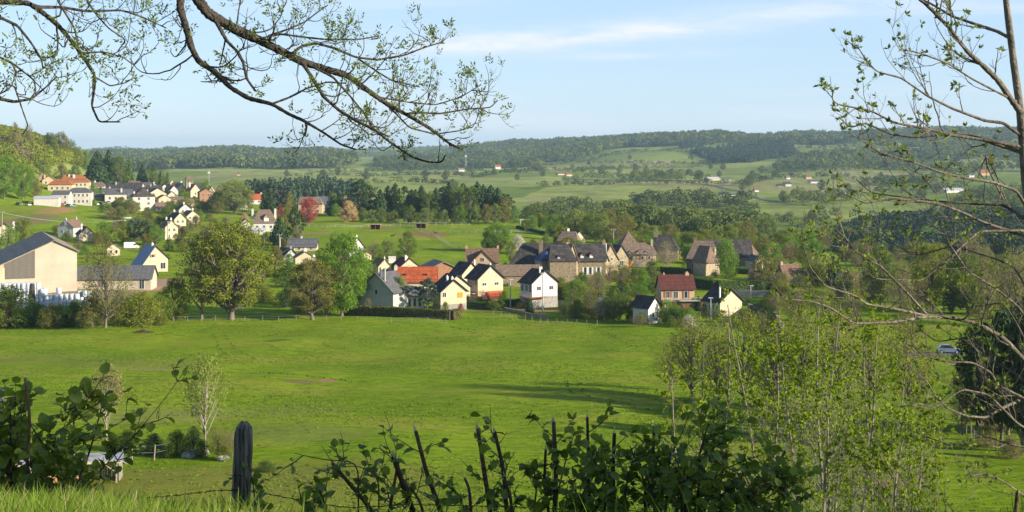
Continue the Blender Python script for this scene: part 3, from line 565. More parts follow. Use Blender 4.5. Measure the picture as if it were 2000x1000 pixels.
# --- near village, west side
def barn_extra(r, s, Wd, Ln, E, Rf):
    # dark boarded bay set back under the long left roof slope, beam along the edge, skylights
    xa, xb = -Wd/2+1.0, -Wd/2+8.6; zt = lambda q: 58*s+(E+Rf-58*s)*(q+Wd/2)/(Wd/2+.2*Wd)-.15
    MB().poly([(xa, -.1, 4.2), (xb, -.1, 4.2), (xb, -.1, zt(xb)), (xa, -.1, zt(xa)), (xa, .01, 4.2), (xb, .01, 4.2), (xb, .01, zt(xb)), (xa, .01, zt(xa))], [(0, 1, 2, 3), (0, 4, 5, 1), (1, 5, 6, 2), (2, 6, 7, 3), (3, 7, 4, 0)]).build('boarded_bay', WOODD, r)
    k = MB()
    for i in range(26):
        q = xa+.1+i*.29; k.box(q, q+.09, -.14, -.1, 4.2, zt(q))
    k.build('batten', WOODG, r)
    sl = (E+Rf-58*s)/(Wd/2+.2*Wd)
    for j in range(3):
        for i in range(7):
            xx = -Wd/2+1.5+j*3.4; yy = 2+i*4.4; zz = 58*s+sl*(xx+Wd/2)+.24; MB().poly([(xx, yy, zz), (xx+1.8, yy, zz+1.8*sl), (xx+1.8, yy+1.2, zz+1.8*sl), (xx, yy+1.2, zz)], [(0, 1, 2, 3)]).build('skylight', LIGHTP, r)
    MB().box(-Wd/2-.1, -Wd/2+1.1, -.2, .2, -.5, 7.2).build('corner_post', CREAM, r)
house('large tan farm barn with long brown roof and dark boarded bay at the left edge', 76, 574, 24, 142, 290, 82, 21, BARNW, FIBRE, skew=.20, eaveL=58, over=.7, name='barn', cat='barn', extra=barn_extra)
house('low tan lean-to shed joined to the right side of the large barn', 222, 566, 4, 142, 62, 22, 22, BARNW, SLATEG, ridge='x', name='shed', cat='shed', F_=[(54, 10, 9, 17, None), (-20, 12, 8, 12, SH_B)], over=.5)
house('white house with bright blue long roof slope and brown shuttered gable window', 302, 531, 36, 54, 46, 26, 24, CREAM, SLATE, skew=.03, eaveL=12, F_=[(-4, 31, 5, 6, SH_B), (17, 11, 10, 12, None)], ch=((.5, .25, 4, 4),), over=.5,
      extra=lambda r, s, Wd, Ln, E, Rf: MB().poly([(-.02+.03*Wd, -.6, E+Rf+.23), (-Wd/2-.75, -.6, 12*s-.44), (-Wd/2-.75, Ln+.6, 12*s-.44), (.03*Wd-.02, Ln+.6, E+Rf+.23), (.03*Wd, -.6, E+Rf+.30), (-Wd/2-.75, -.6, 12*s-.38), (-Wd/2-.75, Ln+.6, 12*s-.38), (.03*Wd, Ln+.6, E+Rf+.30)], [(0, 1, 2, 3), (7, 6, 5, 4), (0, 4, 5, 1), (1, 5, 6, 2), (2, 6, 7, 3), (3, 7, 4, 0)]).build('blue_roof_panel', SLATEB, r))
house('cream house with black roof at the left edge behind the barn', 8, 466, 20, 44, 40, 12, 16, CREAM, SLATE, Rt=(2, 1), ch=((.9, .1, 3, 4),))
house('long grey-roofed house above the barn beside the earth bank', 128, 462, -14, 34, 40, 18, 14, GREYP, TILE, ch=((.5, .0, 3, 4), (.5, .9, 3, 4)), F_=(2, 1))
house('small cream gable with dark roof right behind the barn ridge', 170, 472, 28, 30, 34, 14, 14, CREAM, SLATE, ch=((.2, .2, 5, 3),))
house('pale cottage glimpsed behind the bare tree by the white van', 222, 500, 24, 24, 24, 14, 9, CREAM, FIBRE, F_=(2, 1))
for i, (px, py, w_, l_, e_, r_, t_, rf_) in enumerate([(335, 468, 26, 30, 24, 13, 'pale pink-roofed', TILE), (352, 450, 24, 34, 22, 12, 'dark-roofed middle', SLATE), (377, 438, 26, 30, 16, 10, 'grey-roofed', SLATEG)]):
    house(f'{t_} house {["lowest", "second", "uppermost"][i]} of the stepped row of three left of the big oak', px, py, 36, w_, l_, e_, r_, CREAM, rf_, F_=(2, 2), Lf=(3, 2), ch=((.5, .1, 4, 3), (.5, .9, 4, 3)))
house('old white house with steep brown roof and tall stone dormer above the big oak', 516, 452, 8, 46, 34, 16, 26, WHITE, LAUZE, ridge='x', hip=(.3, .3), dorm=((4, 10, 18, STONEL),), F_=(3, 1), ch=((.0, .5, 0, 4), (.95, .5, 0, 4)))
house('small grey-roofed outbuilding just left of the old white dormer house', 480, 446, 18, 22, 26, 8, 10, WHITE, SLATEG)
house('low white annex with pale flat roof in front of the old dormer house', 500, 458, 5, 32, 18, 8, 4, WHITE, METALW, ridge='x')
house('long low cream house with plain grey slate roof', 590, 490, 3, 56, 36, 8, 15, CREAM, SLATEG, ridge='x', F_=(4, 1), ch=((.45, .5, 3, 3),))
house('low house with shiny dark blue-black roof in front of the grey slate one', 568, 512, 34, 34, 44, 10, 16, GREYP, SLATE, ch=((.5, .0, 3, 3),), over=.6)
house('brown-roofed house with satellite dish left of the bright green tree', 597, 516, 16, 40, 36, 12, 12, CREAM, LAUZE, ch=((.5, .2, 5, 6),),
      extra=lambda r, s, Wd, Ln, E, Rf: MB().cyl((Wd*.42, -.3, E+.6), (Wd*.42-.05, -.5, E+.7), .45, .5, 12).build('satellite_dish', FRAME, r))
house('white gable house peeping out between the bright tree and the paddock', 697, 506, 36, 34, 34, 22, 20, WHITE, SLATE, F_=(2, 2), ch=((.5, .05, 3, 4),))
house('low white extension wing below the white gable at the paddock', 716, 508, 30, 20, 20, 10, 6, CREAM, TILE)
house('small cream cottage with brown roof right of the bright green tree', 751, 534, 30, 26, 34, 14, 13, CREAM, TILE, F_=[(4, 6, 7, 7, SH_G)], ch=((.5, .0, 4, 2),))
house('white garden building with flat top behind the small brown-roofed cottage', 766, 514, 10, 14, 10, 10, 2, WHITE, WHITE, ridge='x', over=.1)
house('cream gable with dark brown roof behind the red roof', 800, 536, 26, 42, 46, 14, 16, CREAM, TILED, ch=((.35, .1, 5, 4), (.45, .2, 3, 3)))
house('wide hall with brick-coloured gable and brown fibre roof', 866, 552, 20, 54, 60, 28, 12, BRICKW, FIBRE, name='hall', cat='hall', ch=(), over=.6)
house('house with bright red tiled roof and two skylights', 812, 580, 2, 80, 52, 30, 26, CREAM, TILER, ridge='x', F_=(5, 1), ch=((.0, .4, 2, 6), (.32, .5, 3, 4)),
      extra=lambda r, s, Wd, Ln, E, Rf: [MB().box(a*s-.4, a*s+.4, Ln*.22-.4, Ln*.22+.4, E+Rf*.42, E+Rf*.56).build('skylight', GLASS, r) for a in (-22, 19)])
house('large blue-grey house turning its shaded gable to the meadow', 735, 604, -32, 82, 56, 36, 34, GREYP, SLATEG, F_=[(0, 34, 6, 9), (10, 6, 4, 6)], ch=((.62, .02, 10, 4), (.72, .05, 8, 3)), over=.6)
house('white low wing between the grey house and the blue cedar', 800, 603, 6, 56, 30, 24, 10, WHITE, SLATEG, ridge='x', F_=[(0, 12, 5, 16), (10, 12, 5, 16), (20, 12, 5, 16)])
house('cream house with closed orange shutter above the beech hedge', 886, 605, 29, 56, 34, 36, 22, CREAM, SLATE, F_=[(-20, 30, 7, 9), (14, 28, 11, 10, SH_O, 1)], base=11, ch=((.48, .12, 4, 4), (.40, .5, 5, 4)), over=.5,)
house('cream back wing set just behind the orange-shuttered gable', 893, 590, 31, 58, 40, 30, 22, CREAM, SLATE, over=.5)
house('cream house with black roof behind the red awning house', 920, 562, 36, 42, 38, 28, 20, CREAM, SLATE, Lf=(3, 1), ch=((.7, .02, 4, 3),), over=.5)
def awn(r, s, Wd, Ln, E, Rf):
    MB().poly([(-10*s, -.02, 15*s), (30*s, -.02, 15*s), (34*s, -12*s, 7*s), (-10*s, -12*s, 7*s), (-10*s, -.02, 16*s), (30*s, -.02, 16*s), (34*s, -12*s, 8*s), (-10*s, -12*s, 8*s)], [(3, 2, 1, 0), (4, 5, 6, 7), (0, 1, 5, 4), (1, 2, 6, 5), (2, 3, 7, 6), (3, 0, 4, 7)]).build('lean_to_roof', TILER, r)
    MB().box(-8*s, 29*s, -10*s, -.0, -.5, 7*s).build('lean_to_wall', TILED, r)
    MB().box(-Wd/2-1.2, -Wd/2, Ln*.1, Ln*.9, 12*s, 13*s).build('balcony', CONC, r)
house('cream house with two small gable windows over a red lean-to roof', 958, 585, 33, 58, 40, 42, 24, CREAM, SLATE, F_=[(-14, 30, 9, 5), (14, 30, 9, 5)], Lf=(4, 2), ch=((.5, .02, 3, 3),), extra=awn, over=.6)
def crossg(r, s, Wd, Ln, E, Rf):
    a0, a1, zt = -20*s, 22*s, E+Rf*.85
    MB().poly([(a0, -.5, 0), (a1, -.5, 0), (a1, -.5, E), ((a0+a1)/2, -.5, zt), (a0, -.5, E)]+[(p, Ln*.45, q_) for p, q_ in ((a0, 0), (a1, 0), (a1, E), ((a0+a1)/2, zt), (a0, E))], [(0, 1, 2, 3, 4), (9, 8, 7, 6, 5), (0, 5, 6, 1), (1, 6, 7, 2), (4, 9, 5, 0), (2, 7, 8, 3), (3, 8, 9, 4)]).build('cross_gable', PINKP, r)
    q = MB()
    for sg in (-1, 1):
        xe = ((a0+a1)/2+sg*((a1-a0)/2+.5)); q.poly([((a0+a1)/2, -.9, zt+.1), (xe, -.9, E-.3), (xe, Ln*.5, E-.3), ((a0+a1)/2, Ln*.5, zt+.1), ((a0+a1)/2, -.9, zt+.28), (xe, -.9, E-.12), (xe, Ln*.5, E-.12), ((a0+a1)/2, Ln*.5, zt+.28)], [(0, 1, 2, 3), (7, 6, 5, 4), (0, 4, 5, 1), (1, 5, 6, 2), (2, 6, 7, 3), (3, 7, 4, 0)])
    q.build('cross_gable_roof', TILE, r)
    wf = MB().box(-2.5*s, 4.5*s, -.62, -.5, E+2*s, E+9*s).build('window', FRAME, r); MB().box(-1.8*s, .6*s, -.66, -.62, E+2.5*s, E+8.5*s).box(1.4*s, 3.8*s, -.66, -.62, E+2.5*s, E+8.5*s).build('pane', GLASS, wf)
house('house with large brown roof, front cross gable and twin attic window', 942, 538, 2, 62, 46, 26, 25, PINKP, TILE, ridge='x', F_=(5, 1), sh=SH_W, ch=((.0, .5, 4, 4), (1., .5, 4, 4)), extra=crossg)
def balc(r, s, Wd, Ln, E, Rf):
    MB().box(-Wd/2-1.5, -Wd/2+.0, .2, Ln*.7, 21*s, 22*s).box(-Wd/2-1.5, -Wd/2+3.5, -1.5, .2, 21*s, 22*s).build('balcony', TILEO, r)
    k = MB()
    for i in range(14): k.box(-Wd/2-1.48, -Wd/2-1.44, -1.4+i*.5, -1.36+i*.5, 22*s, 29*s)
    k.box(-Wd/2-1.5, -Wd/2-1.42, -1.5, Ln*.7, 28.5*s, 29.3*s).build('railing', SH_G, r)
house('white house with stone ground floor, balcony and two square gable windows', 1064, 601, 33, 60, 40, 50, 23, WHITE, SLATE, base=22, F_=[(-14, 38, 9, 7), (15, 38, 9, 7), (-23, 8, 6, 14)], Lf=[(-14, 38, 5, 12, SH_G), (2, 38, 5, 12, SH_G), (14, 38, 6, 14)], ch=((.35, .1, 4, 3), (.5, .3, 4, 3)), extra=balc, over=.6)
house('long low stone barn with stone-slate roof behind the white house', 1012, 560, 3, 84, 30, 22, 19, STONE, LAUZE, ridge='x', name='stone_barn', cat='barn', over=.25)
house('big dark-roofed manor with tall white chimney', 1036, 545, -8, 84, 56, 26, 42, STONE, SLATE, ridge='x', hip=(.3, .12), ch=((.72, .25, 6, 7),), name='manor_house')
house('narrow stone wing with blue slate roof on the right of the dark manor', 1072, 547, 22, 30, 36, 38, 18, STONEL, SLATEB, hip=(.35, .35), Lf=(2, 1))
house('old stained stone house with hipped dark roof and one round-top dormer', 1100, 552, 4, 52, 48, 42, 32, STONE, SLATE, ridge='x', hip=(.12, .3), dorm=((-8, 7, 12, STONEL),), F_=[(8, 12, 3, 4)], name='manor_house')
house('tall gable wing of the manor with stone-edged roof facing the village', 1118, 548, 34, 26, 60, 38, 32, STONEL, LAUZE, ch=((.15, .1, 2, 4),), name='manor_house')
house('long manor wing with white shutters and two pointed dormers', 1147, 546, 2, 72, 42, 38, 30, STONE, SLATE, ridge='x', dorm=((-10, 8, 15, STONEL), (8, 8, 15, STONEL)), F_=[(-22, 20, 6, 9), (-4, 17, 5, 14, SH_W), (6, 17, 5, 14, SH_W), (22, 17, 5, 14, SH_W)], ch=((.98, .5, 6, 6), (.02, .5, 6, 3)), name='manor_house')
house('cream gable end closing the right end of the long manor wing', 1178, 538, 30, 24, 30, 30, 24, CREAM, SLATE, ch=((.9, .3, 6, 6),))
house('stone gable house with small attic hole next to the manor', 1193, 536, 22, 32, 34, 30, 27, STONEL, LAUZE, F_=[(2, 30, 4, 4)])
house('rightmost stone gable of the manor cluster beside the turret house', 1214, 524, 20, 30, 36, 22, 22, STONEL, SLATE, F_=[(0, 10, 7, 9)])
house('black-roofed house with small cream gable rising behind the manor', 1132, 500, 24, 24, 40, 18, 14, CREAM, SLATE, ch=((.2, .9, 2, 5),), Y=520)
house('brown-roofed house hidden behind the manor chimneys', 1108, 500, -15, 40, 30, 14, 18, STONE, LAUZE, Y=515, hip=(.2, .2), ridge='x')
def turret(r, s, Wd, Ln, E, Rf):
    MB().box(-Wd/2-.1, -Wd/2+36*s, Ln*.4, Ln+2, -1, E+14*s).build('tower', STONEL, r)
    a0, a1, b0, b1 = -Wd/2-1, -Wd/2+38*s, Ln*.4-1, Ln+3; zt = E+13*s
    MB().poly([(a0, b0, zt), (a1, b0, zt), (a1, b1, zt), (a0, b1, zt), ((a0+a1)/2, (b0+b1)/2, 68*s)], [(3, 2, 1, 0), (0, 1, 4), (1, 2, 4), (2, 3, 4), (3, 0, 4)]).build('tower_roof', LAUZE, r)
house('stone house with pointed pyramid turret, three round dormers and orange door', 1250, 522, 6, 64, 44, 24, 22, STONEL, LAUZE, ridge='x', hip=(.06, .10), dorm=((-20, 6, 8, WOODD), (-4, 6, 8, WOODD), (12, 6, 8, WOODD)), F_=[(-18, 18, 4, 7, SH_B), (4, 18, 4, 7, SH_B), (18, 18, 4, 7, SH_B)], door=(-22, 11, 12, SH_O), ch=((.92, .4, 5, 4),), extra=turret, name='turret_house')
house('tall dark-roofed stone house with white-capped chimney behind the turret house', 1302, 508, -10, 44, 32, 20, 28, STONE, SLATE, ridge='x', hip=(.0, .4), ch=((.0, .5, 9, 7),))
house('stone barn gable half screened by a bare tree beside the turret house', 1310, 506, 10, 40, 36, 16, 18, PINKP, LAUZE, hip=(.3, .3), name='stone_barn', cat='barn')
house('dark stone farmhouse with big hipped roof left of the willow', 1372, 534, -8, 62, 60, 26, 36, STONE, LAUZE, ridge='x', hip=(.28, .2), ch=((.28, .5, 4, 6),), F_=(3, 1), name='farmhouse')
house('stone cross wing with tall triangular roof in front of the willow', 1392, 538, 30, 34, 40, 24, 32, STONEL, LAUZE, hip=(.25, 0), ch=((.75, .1, -4, 4),), name='farmhouse')
house('long dark slate roofed wing behind the willow', 1425, 520, 4, 90, 40, 20, 30, STONE, SLATE, ridge='x')
house('stone barn with cream gable and tiny round hole right of the willow', 1470, 518, 28, 38, 44, 14, 26, CREAM, LAUZE, hip=(.12, .1), F_=[(0, 22, 3, 3)], name='stone_barn', cat='barn')
def pav(r, s, Wd, Ln, E, Rf):
    MB().box(-12*s, -2*s, -.08, .0, -.3, 12*s).box(3*s, 13*s, -.08, .0, -.3, 12*s).build('bay_shade_panel', WOODD, r)  # dark panels on the wall stand in for the shade of open bays
house('open cream pavilion with grey gable roof and two bays coloured dark as shade', 1490, 526, 16, 36, 40, 16, 8, CREAM, SLATEG, extra=pav, name='pavilion', cat='pavilion')
house('small stone cottage with brown roof and tall chimney at the right end of the hedge', 1552, 560, 18, 44, 34, 20, 22, STONEL, TILE, ridge='x', F_=(2, 1), sh=SH_B, ch=((.05, .5, 4, 5),))
def terr(r, s, Wd, Ln, E, Rf):
    MB().box(-Wd/2+2*s, Wd/2+24*s, -8*s, -.0, 20*s, 22*s).build('balcony', CONC, r)
    k = MB()
    for i in range(34): k.box(-Wd/2+2*s+i*2.6*s, -Wd/2+2*s+i*2.6*s+.04, -8*s, -8*s+.05, 22*s, 27*s)
    k.box(-Wd/2+2*s, Wd/2+24*s, -8*s, -8*s+.07, 27*s, 27.6*s).build('railing', SH_G, r)
    MB().box(-Wd/2+3*s, Wd/2+23*s, .0-1*s, -.02, -1, 20*s).box(Wd/2, Wd/2+23*s, 0, 14*s, -1, 20*s).build('garage_wall', STONE, r)
    MB().box(14*s, 24*s, -1.3*s, -1*s, -.5, 16*s).box(Wd/2+6*s, Wd/2+18*s, -1.3*s, -1*s, -.5, 16*s).build('garage_door', WOODR, r)
house('two-storey house with wine-red roof and long front balcony', 1324, 608, 6, 66, 44, 44, 25, PINKP, TILED, ridge='x', F_=[(-20, 33, 7, 12, SH_B), (-4, 32, 8, 14), (16, 32, 6, 14, SH_B)], ch=((.15, .5, 2, 3), (.85, .5, 3, 7)), extra=terr)
house('cream gable house with grey-black roof right of the wine-red one', 1428, 618, 34, 58, 48, 30, 22, CREAM, SLATE, Lf=(4, 1), ch=((.1, .15, 3, 3),), over=.5)
house('small white house with black roof half hidden behind bushes at the meadow edge', 1278, 632, 46, 38, 38, 34, 18, WHITE, SLATE, F_=[(-4, 18, 6, 8), (8, 18, 4, 8, SH_W)], over=.5)
house('dark-roofed shed right behind the cream gable near the thicket', 1490, 612, 20, 44, 30, 10, 12, STONE, SLATE, name='shed', cat='shed', Y=300)
# --- town on the left slope
TT = [  # label, px, py, rot, W, L, E, R, wall, roof, ridge, hip, F, ch
 ('grey-roofed house highest on the wooded slope above the orange roofs', 95, 352, 24, 24, 26, 10, 8, PINKP, SLATEG, 'y', (0, 0), (2, 1), ((.2, .1, 2, 3),), 830),
 ('old brown gable half buried in trees left of the highest house', 84, 354, 20, 16, 22, 12, 9, STONE, LAUZE, 'y', (0, 0), None, (), 830),
 ('house with low hipped orange roof left of the long orange-roofed block', 117, 374, 8, 46, 34, 15, 11, CREAM, TILEO, 'x', (.28, .3), (4, 1), (), 800),
 ('long two-storey block with orange roof and two chimneys', 146, 374, 12, 54, 34, 22, 14, CREAM, TILEO, 'x', (.12, .3), (6, 2), ((.45, .3, 0, 4), (.28, .4, 0, 3)), 815),
 ('white garage with flat pale roof beside the earth bank', 90, 402, 12, 46, 40, 14, 4, TOWNW, METALW, 'x', (0, 0), None, (), 0),
 ('white house with striped dark roof between garage and grey block', 118, 402, 6, 32, 30, 22, 7, TOWNW, SLATEG, 'x', (0, 0), (3, 2), (), 0),
 ('white two-storey house with hipped grey roof above the parked cars', 154, 400, 10, 46, 34, 24, 9, TOWNW, SLATEG, 'x', (.25, .3), (5, 2), (), 0),
 ('very long dark slate roof running across the town centre', 222, 374, 2, 106, 30, 11, 10, GREYP, SLATE, 'x', (0, 0), (10, 1), ((.52, .3, 1, 3),), 860),
 ('second long slate roof just below the very long one', 262, 384, 3, 70, 30, 11, 9, GREYP, SLATE, 'x', (.1, .1), None, (), 830),
 ('grey-roofed house with white gable beside the round bush', 232, 396, 18, 52, 38, 16, 10, TOWNW, SLATEG, 'x', (.2, .0), (4, 1), ((.6, .2, 1, 3),), 0),
 ('tall square house with steep slate roof and two chimneys at the slope foot', 281, 412, 24, 42, 36, 28, 17, TOWNW, SLATE, 'y', (.35, .35), (2, 3), ((.1, .3, -8, 3), (.7, .3, -5, 3)), 0),
 ('cream block right behind the tall square house', 308, 400, 30, 34, 30, 22, 10, CREAM, SLATEG, 'y', (0, 0), (2, 2), (), 0),
 ('small cream house stepping down beside the cream block', 322, 402, 26, 24, 24, 14, 7, CREAM, LAUZE, 'y', (0, 0), (2, 1), (), 0),
 ('narrow white gable with brown roof left of the church', 340, 386, 30, 16, 24, 14, 9, TOWNW, TILE, 'y', (0, 0), (1, 1), (), 0),
 ('pale gable with grey roof below the church tower', 354, 374, 32, 20, 26, 12, 9, TOWNW, SLATEG, 'y', (0, 0), (2, 1), (), 930),
 ('brown-roofed house with cream gable in front of the church nave', 382, 386, 34, 20, 26, 14, 12, CREAM, TILE, 'y', (0, 0), (1, 1), ((.1, .4, 3, 3),), 0),
 ('tall orange-brick house lit by the sun below the church', 402, 396, 22, 24, 26, 20, 7, BRICKW, TILE, 'y', (0, 0), (2, 2), (), 0),
 ('cream house with dark roof behind the very long slate roof, left one', 222, 352, 10, 14, 20, 9, 6, CREAM, SLATE, 'x', (0, 0), (2, 1), (), 985),
 ('little brown-roofed house behind the town, middle one', 246, 352, 10, 22, 20, 7, 5, PINKP, TILE, 'x', (0, 0), (2, 1), (), 985),
 ('white bungalow with flat-looking roof behind the town, right one', 280, 352, 8, 26, 20, 8, 5, TOWNW, SLATEG, 'x', (0, 0), (3, 1), (), 985),
 ('grey-roofed house right of the white bungalow on the town edge', 303, 366, 20, 20, 24, 8, 7, GREYP, SLATEG, 'y', (0, 0), (1, 1), ((.4, .1, 3, 3),), 960),
 ('white-fronted house under dark roof right of the long slate roofs', 322, 372, 24, 18, 22, 10, 8, TOWNW, SLATE, 'y', (0, 0), (2, 1), (), 920),
 ('low stone house beside the small orchard below the town', 345, 398, 14, 26, 18, 8, 5, STONEL, LAUZE, 'x', (0, 0), (2, 1), (), 0),
 ('tiny white garden hut on the green slope below the tall square house', 248, 432, 14, 13, 10, 5, 2, TOWNW, WHITE, 'x', (0, 0), None, (), 0),
 ('white chalet with red roof and chimneys at the far end of town', 500, 386, 20, 26, 20, 10, 10, TOWNW, TILER, 'x', (0, 0), (2, 1), ((.05, .5, 2, 3), (.95, .5, 2, 3)), 960),
 ('brown brick villa with wide grey-brown roof behind the copper tree', 606, 420, 4, 46, 36, 17, 14, PINKP, LAUZE, 'x', (.06, .18), (4, 2), ((.5, .3, -4, 4),), 750),
 ('grey house with pale slate roof between the villa and the thuja group', 631, 416, 6, 26, 24, 15, 14, GREYP, SLATEG, 'x', (0, 0), (2, 2), ((.1, .3, -2, 3),), 780),
 ('grey-roofed house wedged left of the tall square house', 262, 402, 16, 26, 26, 14, 9, CREAM, SLATEG, 'x', (0, 0), (2, 1), (), 0),
 ('narrow brown house between the cream block and the church', 334, 378, 26, 16, 22, 13, 9, PINKP, LAUZE, 'y', (0, 0), (1, 2), ((.5, .1, 3, 3),), 900),
 ('dark roof crossing behind the cream block', 300, 378, 12, 30, 24, 10, 9, STONEL, SLATE, 'x', (0, 0), None, ((.3, .4, 2, 3),), 880),
 ('low dark roof beside the long slate roofs', 288, 386, 20, 26, 26, 9, 9, GREYP, SLATE, 'y', (0, 0), (1, 1), (), 850),
 ('stone house with steep roof right of the church nave', 412, 390, 20, 16, 24, 12, 12, STONEL, LAUZE, 'y', (0, 0), (1, 1), (), 880),
 ('brown-roofed cottage among the gardens below the church', 368, 404, 20, 22, 20, 8, 7, STONEL, TILE, 'x', (0, 0), (2, 1), (), 0),
 ('grey shed roof left of the slope-edge bush', 196, 392, 8, 34, 22, 8, 5, STONEL, SLATEG, 'x', (0, 0), None, (), 0),
 ('pale house with brown roof above the long slate roofs', 262, 356, 14, 20, 20, 9, 7, CREAM, TILE, 'x', (0, 0), (2, 1), (), 960),
 ('grey block with slate roof at the left end of the car park row', 202, 386, 8, 34, 24, 12, 7, TOWNW, SLATEG, 'x', (0, 0), (4, 1), ((.8, .5, 2, 3),), 800),
 ('long stone wing joining the white gable and the tall square house', 250, 394, 10, 40, 22, 11, 8, STONEL, SLATE, 'x', (0, 0), (4, 1), (), 0),
 ('brown-roofed beige house behind the car park', 190, 372, 12, 26, 24, 14, 8, CREAM, LAUZE, 'x', (.2, .2), (3, 2), ((.3, .5, 2, 3),), 840),
 ('small slate-roofed beige house right of the stepping cream one', 336, 394, 22, 18, 22, 12, 8, CREAM, SLATEG, 'y', (0, 0), (1, 2), ((.5, .1, 3, 3),), 0),
 ('beige house with two chimneys between the church and the long roofs', 346, 368, 18, 22, 22, 12, 8, CREAM, SLATE, 'x', (0, 0), (3, 1), ((.1, .5, 2, 3), (.9, .5, 2, 3)), 960),
 ('stone house half hidden in the gardens under the stepping cream one', 318, 414, 18, 26, 22, 10, 8, STONEL, LAUZE, 'x', (0, 0), (3, 1), ((.9, .5, 3, 3),), 0),
 ('grey gabled house in the gardens left of the uppermost stepped house', 362, 420, 30, 22, 26, 12, 9, TOWNW, SLATEG, 'y', (0, 0), (2, 1), ((.4, .1, 3, 3),), 0),
 ('brown-roofed stone house behind the huge pale green tree', 436, 388, 16, 24, 24, 14, 10, STONEL, TILE, 'x', (0, 0), (2, 1), ((.2, .5, 3, 3),), 860),
 ('slate-roofed house at the road right of the huge pale green tree', 470, 410, 14, 26, 22, 11, 8, TOWNW, SLATE, 'x', (0, 0), (3, 1), (), 0),
 ('orange-roofed gable peeping above the trees right of the church', 414, 372, 30, 12, 18, 14, 8, CREAM, TILEO, 'y', (0, 0), None, (), 960),
]
for (lb, px, py, rt, W_, L_, E, R_, wm, rm, rd, hp, fw, chh, Yv) in TT:
    house(lb, px, py, rt, W_, L_, E, R_, wm, rm, ridge=rd, hip=hp, F_=fw, ch=chh, Y=Yv or None, name='town_house', wz=(1.5, 1.1), group='houses of the little town on the left slope')
# church
x, y, z = W(386, 930); s = y/F; ch_ = empty('church', (x, y, z), R(24)); tag(ch_, 'stone church with square bell tower and dark nave roof', 'church')
MB().box(-19*s-4*s, -19*s+9*s, -5*s, 8*s, -1, 26*s).build('tower', STONE, ch_)
k = MB()
for a, b in ((-22.5, -4.5), (-10.5, -4.5), (-22.5, 7), (-10.5, 7), (-16.5, -4.5)): k.box(a*s, a*s+1*s, b*s, b*s+1*s, 26*s, 32*s)
k.build('belfry', STONE, ch_)
MB().poly([(-24.5*s, -6.5*s, 32*s), (-8.5*s, -6.5*s, 32*s), (-8.5*s, 9.5*s, 32*s), (-24.5*s, 9.5*s, 32*s), (-19*s, 1.5*s, 39*s), (-14*s, 1.5*s, 39*s)], [(3, 2, 1, 0), (0, 1, 5, 4), (1, 2, 5), (2, 3, 4, 5), (3, 0, 4)]).build('tower_roof', LAUZE, ch_)
MB().poly([(-10*s, -6*s, -1), (16*s, -6*s, -1), (16*s, -6*s, 12*s), (-10*s, -6*s, 12*s), (-10*s, 12*s, -1), (16*s, 12*s, -1), (16*s, 12*s, 12*s), (-10*s, 12*s, 12*s), (-10*s, 3*s, 24*s), (16*s, 3*s, 24*s)], [(0, 1, 2, 3), (5, 4, 7, 6), (1, 5, 6, 9, 2), (4, 0, 3, 8, 7), (3, 2, 9, 8), (6, 7, 8, 9)]).build('nave', STONEL, ch_)
MB().poly([(-11*s, -7*s, 11.3*s), (17*s, -7*s, 11.3*s), (17*s, 3*s, 24.6*s), (-11*s, 3*s, 24.6*s), (17*s, 13*s, 11.3*s), (-11*s, 13*s, 11.3*s), (-11*s, 3*s, 23.9*s), (17*s, 3*s, 23.9*s)], [(0, 1, 2, 3), (3, 2, 4, 5), (0, 3, 5, 6), (1, 7, 4, 2)]).build('nave_roof', SLATE, ch_)
